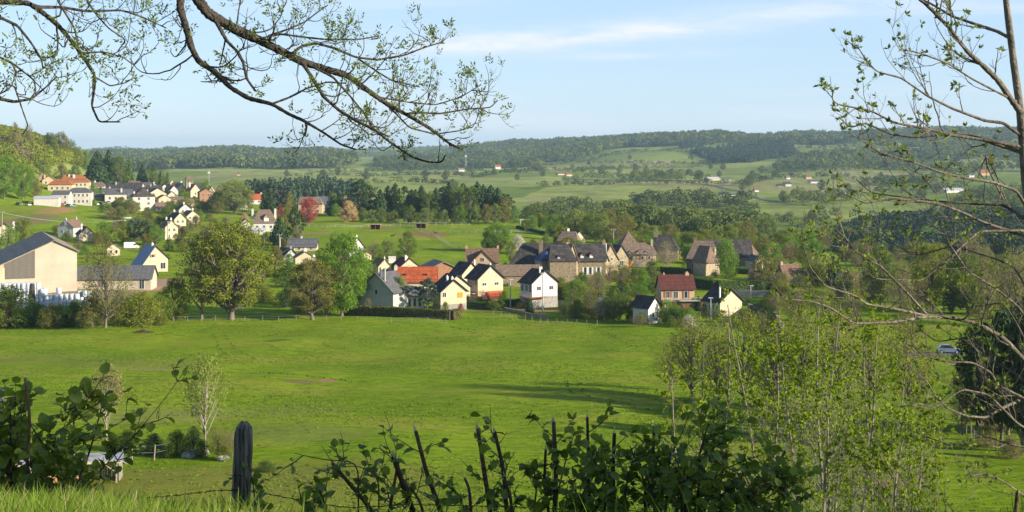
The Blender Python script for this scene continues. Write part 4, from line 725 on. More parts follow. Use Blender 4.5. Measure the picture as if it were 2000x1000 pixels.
# --- farms far across the valley
FF_ = [(973, 329, 11, 7, WHITE, TILEO, 'small white farm with bright orange roof on the far slope'), (940, 325, 9, 7, WHITE, TILEO, 'lone white cottage left of the orange-roofed far farm'), (902, 334, 12, 5, WHITE, FIBRE, 'low pale barn below the telecom mast'),
 (1097, 341, 16, 4, CREAM, TILE, 'long low cream farm building in the mid valley fields'), (1112, 343, 12, 5, CREAM, TILEO, 'low cream barn next to the long cream farm building'), (805, 322, 9, 5, WHITE, FIBRE, 'white far house under the hanging branches'),
 (828, 323, 12, 5, WHITE, SLATEG, 'grey-roofed far house right of the white one under the branches'), (738, 316, 20, 3, PINKP, TILED, 'red-brown far farm on the pale green field'), (1396, 352, 26, 6, PINKP, METALW, 'long far barn with pale grey sheet roof'),
 (1422, 352, 14, 4, GREYP, SLATEG, 'grey shed right of the long far barn'), (1540, 363, 14, 8, GREYP, SLATE, 'dark-roofed farmhouse alone on a green terrace'), (1524, 364, 10, 5, STONE, SLATE, 'low stable left of the dark-roofed terrace farmhouse'),
 (1478, 374, 9, 7, WHITE, TILE, 'white cottage with brown roof beside the valley road'), (1414, 381, 16, 5, GREYP, SLATE, 'dark slate farm roof in the hamlet by the road'), (1434, 382, 12, 4, WHITE, SLATEG, 'white low house in the hamlet by the road'),
 (1540, 349, 8, 6, WHITE, TILE, 'white house of the upper hamlet, left one'), (1552, 346, 9, 6, CREAM, TILE, 'cream house of the upper hamlet, next to the white one'), (1580, 349, 12, 8, PINKP, TILE, 'brown-roofed far house with pink wall in the upper hamlet'),
 (1592, 357, 18, 6, WHITE, SLATEG, 'white longhouse below the upper hamlet'), (1604, 380, 12, 6, PINKP, TILE, 'pink cottage among trees near the dark wood'), (1580, 384, 18, 4, WHITE, METALW, 'pale shed roof near the pink cottage'),
 (1652, 379, 9, 8, WHITE, SLATEG, 'white gable seen through the right-hand branches'), (1868, 375, 48, 7, WHITE, METALW, 'very long white industrial shed behind the ash branches'), (1925, 342, 18, 10, PINKP, TILEO, 'orange far house behind the ash branches'),
 (1898, 346, 12, 8, WHITE, SLATEG, 'white far house left of the orange one behind the ash branches'), (466, 342, 6, 5, CREAM, TILE, 'tiny cream barn at the edge of the left far field'), (1220, 299, 3, 3, WHITE, WHITE, 'white dot of a cabin at the crest of the far pasture'), (1930, 290, 9, 5, STONE, TILE, 'brown far barn high on the right ridge')]
for px, py, w_, h_, wm, rm, lb in FF_: house(lb, px, py+1, PYR.uniform(5, 28), w_, w_*.7, h_*.6, h_*.55, wm, rm, ridge='x', name='far_farm', cat='farm building', over=.4, group='farm buildings across the valley')
# ------------------------------------------------------------------ far woods and hedgerows (masses nobody could count)
EVEN = lambda sc, t: (lambda P: (np.sin(P[:, 0]/sc+np.sin(P[:, 1]/sc*.6)*2)+np.sin(P[:, 1]/sc*1.3+np.sin(P[:, 0]/sc*.7)*2)) > t)
G_FARL = m_leaf('valley_wood_leaves', (.045, .078, .022), (.155, .185, .045), scale=.03)
wood('plateau_wood', 'long blue-green wood stretching along the plateau on the left horizon', [(180, 2500), (300, 2560), (470, 2600), (690, 2700), (700, 3300), (560, 4100), (400, 4400), (180, 4400)], 12, (10, 27), G_FAR, nq=46, seed=3, keep=EVEN(210, -1.25))
wood('horizon_wood', 'thin line of distant trees and hedges on the plateau skyline', [(180, 4600), (1040, 4400), (1040, 7000), (180, 7000)], 24, (9, 16), G_FAR, nq=20, seed=4, keep=EVEN(170, -.1))
wood('valley_wood_patch', 'blue-green wood on the far slope below the telecom mast', [(730, 2650), (1000, 2500), (1060, 2700), (1010, 3100), (900, 3300), (740, 3300)], 12, (8, 18), G_FAR, nq=46, seed=5, keep=EVEN(90, -.7))
wood('ridge_wood', 'wooded ridge rising behind the centre fields', [(890, 3600), (1060, 3050), (1170, 3150), (1240, 3450), (1330, 3600), (1330, 4300), (890, 4700)], 13, (10, 25), G_FAR, nq=46, seed=6, keep=EVEN(150, -1.2))
wood('hilltop_wood', 'broad wood covering the long hill on the right horizon', [(1230, 3350), (1480, 3150), (1700, 3100), (2100, 3000), (2100, 3600), (1700, 3700), (1230, 4100)], 13, (9, 25), G_FAR, nq=46, seed=7, keep=EVEN(120, -.9))
wood('dark_spruce_stand', 'dark spruce stand running down the right-hand hill', [(1400, 2560), (1470, 2480), (1560, 2700), (1540, 3050), (1400, 3200), (1320, 3150)], 10, (11, 20), G_FARC, 'con', nq=36, seed=8, wf=1.1, keep=EVEN(80, -1.1))
wood('hill_foot_wood', 'loose wood along the foot of the right-hand hill', [(1500, 2300), (1600, 2150), (2100, 2050), (2100, 2800), (1700, 2850), (1560, 2500)], 13, (8, 18), G_FAR, nq=50, seed=9, keep=EVEN(95, -.2))
wood('valley_spruce_wood', 'dark blue spruce wood in the dip left of the paddock conifers', [(478, 1120), (560, 1060), (690, 1100), (720, 1300), (640, 1400), (480, 1330)], 7, (20, 27), G_FARC, 'con', nq=60, seed=10, wf=.8)
wood('slope_wood', 'light green wood on the valley side behind the church-side trees', [(1010, 900), (1240, 880), (1260, 1000), (1220, 1130), (1150, 1200), (1080, 1200), (1040, 1100)], 9.5, (8, 17), G_FARL, nq=180, seed=11)
wood('gorge_wood', 'deep wooded gorge behind the turret house', [(1200, 720), (1480, 700), (1490, 900), (1400, 1000), (1250, 1000)], 8.5, (8, 17), G_FARL, nq=220, seed=12, keep=EVEN(60, -1.6))
wood('shade_coloured_hill_wood', 'wood on the round hill at the right, shade put into its dark colour', [(1590, 680), (1700, 640), (2080, 640), (2080, 900), (1900, 930), (1740, 930), (1660, 860), (1600, 760)], 7.5, (9, 14), G_FARC, nq=120, seed=13)  # hill shade put into the leaf colour: dark needle green on broadleaf crowns
wood('hillside_wood', 'fresh green and brownish wood climbing the hill at the left edge', [(-180, 700), (20, 745), (60, 830), (100, 925), (150, 1120), (172, 1260), (120, 1320), (-180, 1100)], 6.2, (8, 13), G_OAK, nq=190, seed=14, keep=EVEN(40, -1.5))
wood('scrub_wood', 'brownish spring scrub patches in the left hillside wood', [(-20, 760), (40, 850), (100, 960), (120, 1150), (0, 1100)], 13, (9, 13), G_BUD, nq=220, seed=15)
hl = [[(600, 2350), (800, 2450), (1000, 2300)], [(560, 2050), (760, 2150), (930, 2000), (1060, 2250)], [(1050, 1560), (1200, 1700), (1450, 1640), (1500, 1750)], [(900, 1700), (1060, 1640), (1200, 1560), (1400, 1500)],
      [(1020, 2900), (1150, 2800), (1250, 2950), (1400, 2850)], [(1120, 2450), (1300, 2400), (1420, 2480)], [(1160, 2620), (1300, 2560), (1440, 2620)], [(1220, 1330), (1320, 1400), (1450, 1380)],
      [(1480, 1850), (1600, 1950), (1750, 1900), (1900, 2000)], [(1500, 2120), (1560, 2060), (1700, 2120), (1850, 2060), (2000, 2150)], [(1700, 1500), (1850, 1560), (2000, 1500)], [(430, 1850), (500, 2000), (620, 1950)],
      [(1330, 1190), (1420, 1250), (1480, 1180)], [(690, 1600), (800, 1680), (900, 1600)], [(1240, 1050), (1300, 1120), (1400, 1080), (1460, 1150)], [(1250, 1200), (1340, 1260), (1440, 1330), (1480, 1420)], [(1250, 1080), (1260, 1200), (1240, 1330)], [(1440, 960), (1455, 1060), (1450, 1180)], [(1120, 2150), (1230, 2120), (1330, 2200)], [(1000, 1420), (1100, 1450), (1210, 1400)], [(900, 2600), (1050, 2450), (1200, 2300)], [(1700, 2300), (1850, 2450), (2000, 2350)], [(1560, 2900), (1750, 2800), (1950, 2750)], [(1600, 3050), (1800, 2950), (2000, 2900)],  [(1100, 1900), (1180, 2000), (1300, 1950), (1380, 2050)]]
wood('hedgerow_trees', 'hedgerows of small trees dividing the far valley fields', None, 6, (3, 9.5), G_FAR, nq=60, seed=16, lines=hl[::2]+hl[1::4], jit=1.8, wf=1.2, cat='hedgerows')
wood('field_scrub', 'bushy strips and copses between the green fields across the valley', [(1480, 960), (1600, 950), (1720, 1060), (1600, 1100), (1500, 1060)], 15, (6, 10), G_FAR, nq=110, seed=17, keep=EVEN(50, 0))
for i, (pl, lb) in enumerate([([(1240, 1230), (1440, 1200), (1470, 1290), (1380, 1330), (1260, 1330)], 'dark copse strip below the hamlet by the road'), ([(1520, 1250), (1660, 1240), (1680, 1340), (1560, 1360)], 'round dark copse right of the poplar row'),
                              ([(1230, 1750), (1330, 1720), (1350, 1860), (1240, 1880)], 'loose copse on the open far fields'), ([(1700, 1650), (1820, 1600), (1830, 1800), (1720, 1850)], 'copse behind the ash twigs at the right'), ([(1840, 1000), (2050, 1000), (2050, 1350), (1900, 1400)], 'wooded slope at the far right behind the ash branches')]):
    wood('copse', lb, pl, 12, (8, 13), G_FAR, nq=90, seed=30+i, cat='copse')
rr = random.Random(8)
# single trees dotted over the far fields
FT = [(870, 352), (884, 368), (1045, 333), (1060, 345), (1118, 330), (920, 338), (1150, 322), (1175, 341), (1210, 339), (1240, 334), (1262, 338), (1312, 345), (1350, 312), (1365, 352), (1388, 330), (1412, 332), (1405, 345), (1470, 352), (1488, 338), (1512, 345), (1530, 395), (1450, 372), (1462, 364),
      (1605, 372), (1628, 352), (1620, 395), (1656, 372), (1690, 366), (1720, 350), (1800, 392), (1830, 380), (1965, 400), (830, 350), (780, 340), (660, 342), (632, 350), (715, 352), (560, 345), (1010, 352), (965, 342), (1340, 298), (1230, 312), (1500, 305), (1610, 318)]
for i, (px, py) in enumerate(sorted(FT)):
    x, y, z = G(px, py); hh = rr.uniform(9, 15); hp = hh*F/y
    near = 'left' if px < 900 else 'middle' if px < 1300 else 'right'
    tree(rr.choice(['round', 'round', 'full']), px, py-hp, py, hp*rr.uniform(.9, 1.25), G_FAR, f'lone field tree, {ORD[min(i, 39)] if i < 40 else ["forty-first","forty-second","forty-third","forty-fourth"][i-40]} from the left of those dotted over the far valley', Y=y, name='field_tree', group='single trees dotted over the far fields')
# ------------------------------------------------------------------ left hillside and town trees
LHT = [('round', 30, 238, 300, 30, G_BUD, 880), ('sparse', 55, 240, 300, 30, G_BUD, 950), ('full', 98, 256, 300, 34, G_MID, 1010), ('full', 118, 256, 304, 40, G_OLIVE, 1060), ('round', 138, 270, 316, 30, G_MID, 1100), ('full', 152, 284, 330, 30, G_OAK, 1130), ('round', 168, 292, 336, 24, G_BRIGHT, 1170),
       ('full', 8, 300, 402, 70, G_BRIGHT, 690), ('full', 44, 318, 402, 52, G_BRIGHT, 700), ('round', 70, 352, 400, 34, G_OLIVE, 730), ('full', -30, 290, 410, 80, G_BRIGHT, 670), ('round', 120, 320, 356, 34, G_OLIVE, 890), ('round', 145, 322, 350, 30, G_MID, 900), ('round', 85, 312, 352, 40, G_PALE, 870), ('sparse', 62, 330, 392, 34, G_BUD, 760)]
row(LHT, 'tree', 'along the left hillside above the orange roofs', 'trees on the left hillside')
tree('spruce', 190, 295, 354, 50, G_DARK, 'broad dark spruce left of the pair beside the long slate roofs', Y=960, seed=0)
tree('spruce', 212, 293, 350, 36, G_DARK, 'narrow dark spruce behind the round light tree near the slate roofs', Y=990, seed=1)
tree('round', 232, 303, 350, 42, G_MID, 'round green tree squeezed between two spruces by the town', Y=980)
tree('spruce', 252, 308, 352, 26, G_CONLT, 'small paler spruce right of the round town tree', Y=985, seed=2)
for it, lb in [(('spruce', 278, 318, 354, 26, G_DARK, 1010), 'dark conifer behind the white bungalow'), (('round', 298, 322, 352, 30, G_MID, 1010), 'dark round tree right of the bungalow roof'), (('cypress', 315, 330, 356, 14, G_CONLT, 1000), 'yellow-green cypress on the town skyline'), (('cypress', 327, 336, 358, 10, G_CONLT, 1000), 'thin cypress beside the yellow-green one'),
               (('round', 182, 358, 384, 24, G_BRIGHT, 780), 'bright round tree in front of the very long slate roof'), (('round', 196, 364, 384, 16, G_BRIGHT, 782), 'smaller bright tree touching the round one by the slate roof'), (('bush', 228, 388, 410, 24, G_MID, None), 'round bush on the slope edge left of the tall square house'),
               (('bush', 200, 398, 416, 20, G_MID, None), 'bush casting a long shadow on the green bank'), (('bush', 220, 406, 424, 16, G_BRIGHT, None), 'small bright bush below the round slope bush'), (('round', 358, 368, 396, 26, G_BRIGHT, 820), 'light green tree in front of the church'), (('tall', 402, 350, 400, 24, G_BRIGHT, 880), 'light tree rising behind the orange-brick house'),
               (('full', 458, 350, 434, 88, G_PALE, 720), 'huge pale green tree at the right end of the town'), (('full', 425, 372, 436, 46, G_DARK, 745), 'dark tree left of the huge pale one'), (('round', 482, 380, 430, 36, G_OLIVE, 770), 'olive tree right of the huge pale one'), (('bush', 478, 416, 438, 26, G_GOLD, None), 'small orange-leaved shrub left of the steep-roofed white house'),
               (('pine', 545, 356, 432, 72, G_BLUE, 740), 'tall blue-green cedar left of the copper tree'), (('cypress', 527, 368, 424, 22, G_DARK, 700), 'dark pointed conifer beside the cedar, left one'), (('cypress', 516, 372, 424, 16, G_DARK, 720), 'dark pointed conifer beside the cedar, far left one'), (('tall', 566, 372, 440, 22, G_OLIVE, 690), 'slim olive tree between cedar and copper tree'),
               (('full', 602, 383, 440, 46, G_RED, 640), 'copper-red leaved tree in front of the brown villa'), (('bush', 548, 400, 424, 22, G_RED, 690), 'dark red bush under the cedar'), (('spruce', 546, 422, 470, 42, G_DARK, 520), 'spruce with drooping branches in front of the copper tree, left one'), (('pine', 578, 400, 468, 42, G_DARK, 530), 'dark pine in front of the copper tree, right one'),
               (('tall', 562, 384, 440, 20, G_OLIVE, 560), 'thin yellowish poplar-like tree by the dark pine'), (('cypress', 650, 376, 424, 26, G_CONLT, 720), 'thuja group beside the villa, left column'), (('cypress', 663, 380, 424, 20, G_CONLT, 715), 'thuja group beside the villa, right column'), (('round', 655, 396, 424, 24, G_BRIGHT, 700), 'bright shrub tree at the foot of the thujas'),
               (('round', 680, 392, 434, 46, G_GOLD, None), 'round tree with orange-pink spring leaves on the lawn'), (('bush', 690, 416, 434, 14, G_RED, None), 'small pink blossoming shrub tree next to the orange-pink tree'), (('cypress', 674, 384, 420, 22, G_GOLD, 725), 'golden cypress behind the orange-pink tree'),
               (('sparse', 582, 440, 476, 34, G_BUD, 505), 'bare grey-brown bush with bundled stems below the dark pine')]:
    tree(it[0], it[1], it[2], it[3], it[4], it[5], lb, Y=it[6], seed=hash(lb) % 5 if False else None)
# gardens on the slope between town and village
GS = []
for i in range(40):
    px = rr.uniform(215, 430); py = rr.uniform(402, 446); hh = rr.uniform(12, 27); GS.append((rr.choice(['bush', 'bush', 'round']), px, py-hh, py, hh*rr.uniform(1.1, 1.7), rr.choice([G_MID, G_OLIVE, G_BRIGHT, G_BUD, G_OAK])))
row(GS, 'garden bush', 'on the terraced slope below the town', 'garden bushes below the town', cat='bush')
row([('round', 45, 425, 476, 56, G_OAK), ('round', 18, 440, 490, 40, G_BRIGHT), ('tall', 205, 430, 475, 40, G_BRIGHT), ('round', 240, 438, 476, 40, G_OAK), ('pine', 262, 424, 475, 36, G_BLUE), ('pine', 282, 428, 476, 30, G_DARK), ('round', 305, 440, 478, 44, G_BRIGHT), ('bush', 330, 464, 490, 26, G_MID), ('bush', 190, 452, 478, 30, G_OLIVE), ('bush', 130, 452, 474, 30, G_MID), ('bush', 255, 466, 480, 30, G_HEDGE), ('bush', 356, 470, 492, 34, G_OAK), ('round', 405, 440, 480, 44, G_OLIVE), ('round', 440, 446, 480, 40, G_MID)],
    'tree', 'between the big barn roof and the big oak', 'garden trees behind the barn')
# ------------------------------------------------------------------ conifer belt behind the paddocks
CB = []
for px, yt, w_, k_, m_ in [(702, 352, 42, 'pine', G_DARK), (722, 362, 36, 'pine', G_CONLT), (742, 374, 26, 'spruce', G_DARK), (758, 366, 30, 'spruce', G_DARK), (772, 362, 30, 'spruce', G_DARK), (788, 366, 32, 'pine', G_DARK), (804, 370, 28, 'spruce', G_DARK), (822, 380, 26, 'spruce', G_DARK), (838, 376, 26, 'tall', G_MID), (852, 368, 30, 'spruce', G_DARK),
                   (864, 362, 30, 'pine', G_DARK), (877, 356, 30, 'spruce', G_DARK), (892, 362, 32, 'tall', G_MID), (905, 360, 30, 'spruce', G_CONLT), (918, 364, 30, 'pine', G_MID), (932, 360, 32, 'spruce', G_DARK), (944, 362, 34, 'spruce', G_DARK), (958, 362, 34, 'spruce', G_DARK), (972, 370, 34, 'spruce', G_DARK), (984, 384, 30, 'pine', G_OLIVE), (812, 372, 24, 'spruce', G_CONLT), (780, 372, 28, 'spruce', G_CONLT)]:
    CB.append((k_, px, yt-rr.uniform(0, 6), 440, w_*1.45, m_, 700+rr.uniform(-12, 25)))
for i in range(14): CB.append((rr.choice(['spruce', 'spruce', 'pine']), 750+i*18+rr.uniform(-5, 5), rr.uniform(362, 382), 440, 44, rr.choice([G_DARK, G_DARK, G_MID]), 735+rr.uniform(-8, 20)))
row(CB, 'tall conifer', 'in the dark belt behind the horse paddocks', 'conifer belt behind the paddocks')
FB = [(('round', 'tall', 'full')[i % 3], px, yt, yb, w_, m_) for i, (px, yt, yb, w_, m_) in enumerate([(708, 405, 432, 26, G_MID), (728, 408, 436, 30, G_PALE), (744, 404, 436, 26, G_MID), (770, 410, 436, 26, G_PALE), (798, 400, 437, 34, G_MID), (832, 405, 438, 38, G_PALE), (848, 408, 438, 26, G_MID), (868, 408, 438, 26, G_PALE), (890, 402, 438, 28, G_MID), (902, 398, 438, 26, G_BRIGHT), (915, 400, 438, 24, G_MID), (930, 400, 438, 26, G_PALE), (950, 398, 438, 28, G_OLIVE), (968, 396, 438, 30, G_PALE), (985, 396, 438, 30, G_OLIVE), (1006, 400, 436, 22, G_BRIGHT), (1036, 400, 436, 36, G_MID), (1062, 410, 438, 26, G_MID), (760, 414, 434, 22, G_OLIVE), (815, 414, 436, 18, G_MID)])]
row(FB, 'leafy tree', 'in front of the dark conifer belt', 'light trees edging the conifer belt')
# ------------------------------------------------------------------ trees in and behind the village
VT = [('full', 970, 434, 492, 64, G_BRIGHT, 'dense bright tree standing alone on the paddock edge'), ('full', 955, 450, 492, 36, G_MID, 'dark green tree close left of the dense bright one'), ('bush', 1012, 458, 496, 46, G_WHITE, 'grey-green tree with white blossom right of the dense bright one'), ('tall', 1000, 470, 512, 30, G_OAK, 'leafy shrub tree below the white-blossom tree'),
      ('sparse', 978, 470, 492, 24, G_GOLD, 'brownish budding bush at the foot of the dense bright tree'), ('round', 796, 450, 504, 44, G_MID, 'round green tree on the paddock by the hall roof'), ('round', 758, 468, 506, 44, G_PALE, 'yellow-green tree left of the round paddock tree'), ('bush', 780, 488, 512, 34, G_MID, 'green bush at the foot of the paddock trees'),
      ('sparse', 728, 472, 506, 40, G_BUD, 'thin budding tree beside the white peeping gable'), ('bush', 744, 493, 512, 22, G_OAK, 'half-round bush behind the small brown-roofed cottage'), ('bush', 962, 500, 534, 28, G_BRIGHT, 'bright bush against the cross-gabled house'), ('tall', 730, 514, 542, 16, G_MID, 'narrow green shrub in front of the small cottage'),
      ('round', 782, 536, 602, 44, G_PALE, 'light green birch-like tree in front of the red roof'), ('pine', 834, 540, 606, 52, G_BLUE, 'blue-grey cedar in front of the cream house with orange shutter'), ('cypress', 1034, 582, 614, 15, G_DARK, 'small dark column of thuja by the white house'), ('bush', 985, 566, 590, 30, G_BRIGHT, 'leafy bush right of the red lean-to'),
      ('sparse', 942, 566, 592, 34, G_RED, 'reddish-brown budding bush under the red lean-to'), ('bush', 966, 586, 606, 26, G_MID, 'clipped green bush on the lane below the red lean-to'), ('bush', 900, 592, 608, 18, G_RED, 'small red shrub by the orange-shutter house'), ('sparse', 720, 582, 606, 20, G_BUD, 'leafless small tree against the blue-grey gable'),
      ('bush', 870, 588, 608, 20, G_OAK, 'yellowish bush next to the blue cedar'), ('bush', 924, 578, 600, 18, G_WHITE, 'pale flowering bush beside the cream house wall'), ('bush', 990, 528, 545, 26, G_OAK, 'espalier bush along the long stone barn'), ('sparse', 1011, 520, 552, 20, G_BUD, 'bare small tree before the long stone barn'),
      ('willow', 1418, 464, 544, 52, G_BRIGHT, 'big drooping willow between the two farm wings'), ('round', 1342, 474, 514, 36, G_BRIGHT, 'bright round tree left of the dark farmhouse'), ('sparse', 1302, 470, 526, 56, G_BUD, 'bare dark-trunked tree in front of the stone barn gable'), ('bush', 1274, 506, 550, 44, G_MID, 'big green bush below the turret house'),
      ('bush', 1240, 522, 552, 36, G_MID, 'green bush left of the big one below the turret house'), ('round', 1135, 530, 562, 34, G_BRIGHT, 'bright green small tree below the manor gable'), ('sparse', 1190, 512, 560, 44, G_BUD, 'brown budding tree in front of the stone gables'), ('sparse', 1215, 510, 566, 50, G_OLIVE, 'olive budding tree below the rightmost stone gable'),
      ('bush', 1168, 530, 556, 34, G_BRIGHT, 'bush under the white shutters of the manor'), ('sparse', 1150, 556, 618, 60, G_OLIVE, 'olive budding orchard tree right of the white house'), ('sparse', 1180, 575, 626, 50, G_WHITE, 'orchard tree with sparse white blossom'), ('full', 1200, 560, 628, 56, G_MID, 'dense green tree at the meadow corner right of the orchard'),
      ('cypress', 1213, 556, 612, 28, G_DARK, 'dark leaning thuja behind the corner tree'), ('sparse', 1165, 530, 580, 60, G_BUD, 'pinkish-brown budding shrub tree behind the orchard'), ('bush', 1255, 590, 626, 42, G_MID, 'dark bush hiding the left side of the small white house'), ('tall', 1302, 582, 632, 34, G_BRIGHT, 'light green shrub tree right of the small white house'),
      ('bush', 1345, 600, 638, 56, G_BRIGHT, 'wide bright bush below the long balcony'), ('bush', 1345, 614, 640, 34, G_WHITE, 'white flowering bush in front of the wide bright one'), ('cypress', 1364, 578, 608, 12, G_DARK, 'dark narrow thuja beside the balcony garage'), ('bush', 1376, 590, 622, 22, G_DARK, 'dark shrub between the wine-red house and the cream gable'),
      ('bush', 1472, 524, 548, 32, G_LILAC, 'lilac bush in pink bloom at the end of the hedge'), ('bush', 1500, 526, 550, 32, G_MID, 'dark round shrub right of the lilac'), ('bush', 1530, 532, 552, 24, G_LILAC, 'small faded lilac by the white tent'), ('round', 1510, 474, 520, 60, G_GOLD, 'russet budding tree behind the open pavilion'), ('sparse', 1545, 470, 520, 50, G_GOLD, 'second russet tree right of the one behind the pavilion'),
      ('cypress', 1628, 500, 560, 28, G_DARK, 'dark upright conifer right of the stone cottage'), ('bush', 1652, 548, 584, 50, G_THUYA, 'dark wide bush below the upright conifer'), ('tall', 1228, 575, 628, 36, G_OAK, 'yellow-green tree right of the dense corner tree'), ('bush', 1110, 590, 612, 40, G_MID, 'low bush by the stone ruins right of the white house'), ('bush', 1268, 556, 574, 24, G_DARK, 'dark bush above the grey wall by the wine-red house')]
for it in VT:
    k_, px, yt, yb, w_, m_, lb = it
    tree(k_, px, yt, yb, w_, m_, lb, bark=BARKL if 'bare' in lb or 'blossom' in lb else None)
BT = []
for i in range(38):
    px = 1025+i*13.5+rr.uniform(-6, 6); yb = rr.uniform(458, 486) if px < 1240 else rr.uniform(470, 500); hp = rr.uniform(40, 62) if px < 1240 else rr.uniform(34, 52)
    if px < 1080: yb = rr.uniform(444, 452); hp = rr.uniform(24, 34)
    BT.append((rr.choice(['round', 'full', 'tall', 'full']), px, yb-hp, yb, hp*rr.uniform(.85, 1.15), rr.choice([G_MID, G_OAK, G_BRIGHT, G_PALE, G_OLIVE, G_OAK, G_MID]), None))
row([b for b in BT], 'broadleaf tree', 'in the wooded band right behind the manor roofs', 'wooded band behind the manor')
RT = []
for i in range(36):
    px = 1480+i*15.5+rr.uniform(-8, 8); yb = rr.uniform(486, 560); hp = rr.uniform(34, 62)
    if 1540 < px < 1700 and yb > 520: yb -= 30
    RT.append((rr.choice(['round', 'full', 'tall', 'sparse', 'sparse']), px, yb-hp, yb, hp*rr.uniform(.9, 1.2), rr.choice([G_MID, G_OAK, G_OLIVE, G_BUD, G_OLIVE, G_BRIGHT])))
row(RT, 'tree', 'in the loose wood right of the stone cottage', 'loose wood right of the village')
RM = [('sparse', 1560, 560, 640, 70, G_OLIVE), ('sparse', 1610, 556, 640, 70, G_OAK), ('sparse', 1665, 565, 630, 60, G_OLIVE), ('round', 1720, 480, 598, 90, G_MID), ('full', 1820, 470, 610, 100, G_OAK), ('sparse', 1760, 530, 612, 70, G_BUD), ('full', 1890, 490, 612, 90, G_MID), ('sparse', 1930, 500, 625, 80, G_OLIVE), ('sparse', 1985, 480, 640, 90, G_BUD), ('full', 1965, 540, 615, 60, G_MID), ('round', 1860, 550, 612, 54, G_DARK), ('sparse', 1700, 530, 600, 60, G_OLIVE), ('sparse', 1800, 540, 612, 60, G_BUD)]
row(RM, 'tree', 'on the far edge of the right-hand meadow', 'trees edging the right meadow')
# ------------------------------------------------------------------ meadow-edge trees
tree('oak', 452, 428, 624, 210, G_OAK, 'biggest oak with thick trunk on the far edge of the meadow', seed=0, rz=.4)
tree('sparse', 394, 440, 624, 120, G_OLIVE, 'thin-crowned dark tree leaning close left of the biggest oak', seed=1, name='oak_tree')
tree('oak', 610, 500, 624, 124, G_OLIVE, 'smaller wide oak with short pale trunk right of the biggest oak', seed=1, name='oak_tree')
tree('full', 668, 448, 618, 122, G_BRIGHT, 'tall bright green dense tree hiding the cottages', seed=0)
tree('full', 704, 500, 600, 70, G_BRIGHT, 'lower bright lobe tree leaning over the blue-grey gable', seed=2)
tree('sparse', 206, 472, 640, 116, G_OLIVE, 'half-bare tall tree with ivy trunk in front of the barn', seed=2)
tree('round', 340, 540, 626, 76, G_OAK, 'small round tree between the hedge bushes and the leaning tree', seed=3)
for i, (px, yt, yb, w_, m_) in enumerate([(18, 558, 640, 90, G_MID), (70, 588, 638, 50, G_HEDGE), (105, 590, 640, 54, G_OLIVE), (148, 584, 638, 46, G_MID), (180, 572, 640, 50, G_OLIVE), (236, 572, 636, 50, G_OAK), (275, 566, 638, 74, G_OAK), (310, 574, 632, 44, G_MID), (0, 590, 642, 50, G_OLIVE)]):
    tree('bush', px, yt, yb, w_*1.4, m_, f'{ORD[[2, 3, 4, 5, 6, 7, 8, 9, 1][i]-0 if False else [1, 2, 3, 4, 5, 6, 7, 8, 0][i]]} rounded hedge bush from the left along the meadow edge below the barn', group='rounded bushes below the barn', cat='bush')
for px, yt, yb, w_, m_, lb in [(560, 560, 600, 60, G_DARK, 'dark bush between the two oaks'), (540, 480, 520, 40, G_OLIVE, 'reddish hedge tree right of the biggest oak crown'), (640, 560, 612, 50, G_OAK, 'shrub under the bright green dense tree'), (585, 568, 612, 40, G_OLIVE, 'light shrub left of the smaller oak trunk'), (515, 556, 590, 60, G_OAK, 'low shrub below the biggest oak branches'), (480, 520, 560, 60, G_MID, 'bush behind the biggest oak'), (560, 510, 560, 70, G_HEDGE, 'thick hedge bush behind the smaller oak'), (430, 500, 540, 60, G_OAK, 'bush seen through the biggest oak crown'), (1310, 615, 640, 30, G_MID, 'low bush on the meadow corner by the thicket'), (1235, 604, 628, 30, G_MID, 'low bush left of the small white house')]:
    tree('bush', px, yt, yb, w_, m_, lb, cat='bush')
# clipped hedges
def hedge(label, pts, hpx, wid, m, seed, name='clipped_hedge', dens=1.):
    """pts: foot line in photo px (or (px, None, Y)); leafy box following the line"""
    rng = np.random.default_rng(seed); q = [place(*p) for p in pts]; C, N = [], []; core = MB()
    for a, b in zip(q[:-1], q[1:]):
        a_, b_ = np.array(a), np.array(b); h = hpx*a_[1]/F; d = b_-a_; L_ = np.linalg.norm(d[:2]); t = np.array([d[0]/L_, d[1]/L_]); nn = np.array([t[1], -t[0]])
        n = int(L_*(h*2+wid)*26*dens); u = rng.random(n); s_ = rng.random(n)*(2*h+wid); off = np.where(s_ < h, wid/2, np.where(s_ < h+wid, wid/2-(s_-h), -wid/2)); zz = np.where(s_ < h, s_, np.where(s_ < h+wid, h, 2*h+wid-s_))
        P = a_[None]+d[None]*u[:, None]; P[:, 0] += nn[0]*off; P[:, 1] += nn[1]*off; P[:, 2] += zz; P += rng.normal(size=P.shape)*.07
        nr = np.where((s_ < h)[:, None], np.array([nn[0], nn[1], .2]), np.where((s_ < h+wid)[:, None], np.array([0, 0, 1.]), np.array([-nn[0], -nn[1], .2])))
        C.append(P); N.append(nr+rng.normal(size=nr.shape)*.45)
        w2 = wid/2-.12; c = [a_[:2]+nn*w2, a_[:2]-nn*w2, b_[:2]-nn*w2, b_[:2]+nn*w2]; zz_ = [a_[2], a_[2], b_[2], b_[2]]
        core.poly([(c[i][0], c[i][1], zz_[i]-.3) for i in range(4)]+[(c[i][0], c[i][1], zz_[i]+h-.12) for i in range(4)], [(0, 1, 5, 4), (1, 2, 6, 5), (2, 3, 7, 6), (3, 0, 4, 7), (4, 5, 6, 7)])
    C = np.concatenate(C); V, Q = quads(C, np.concatenate(N), .24+.16*rng.random(len(C)), rng, .8)
    r = empty(name, q[0]); tag(r, label, 'hedge'); Mi = np.array(q[0])
    mesh_np('leaves', V-Mi, Q, m, r, attr=np.repeat(rng.random(len(C)), 4)); core.v = [tuple(np.array(v)-Mi) for v in core.v]; core.build('branches', BARKD, r); return r
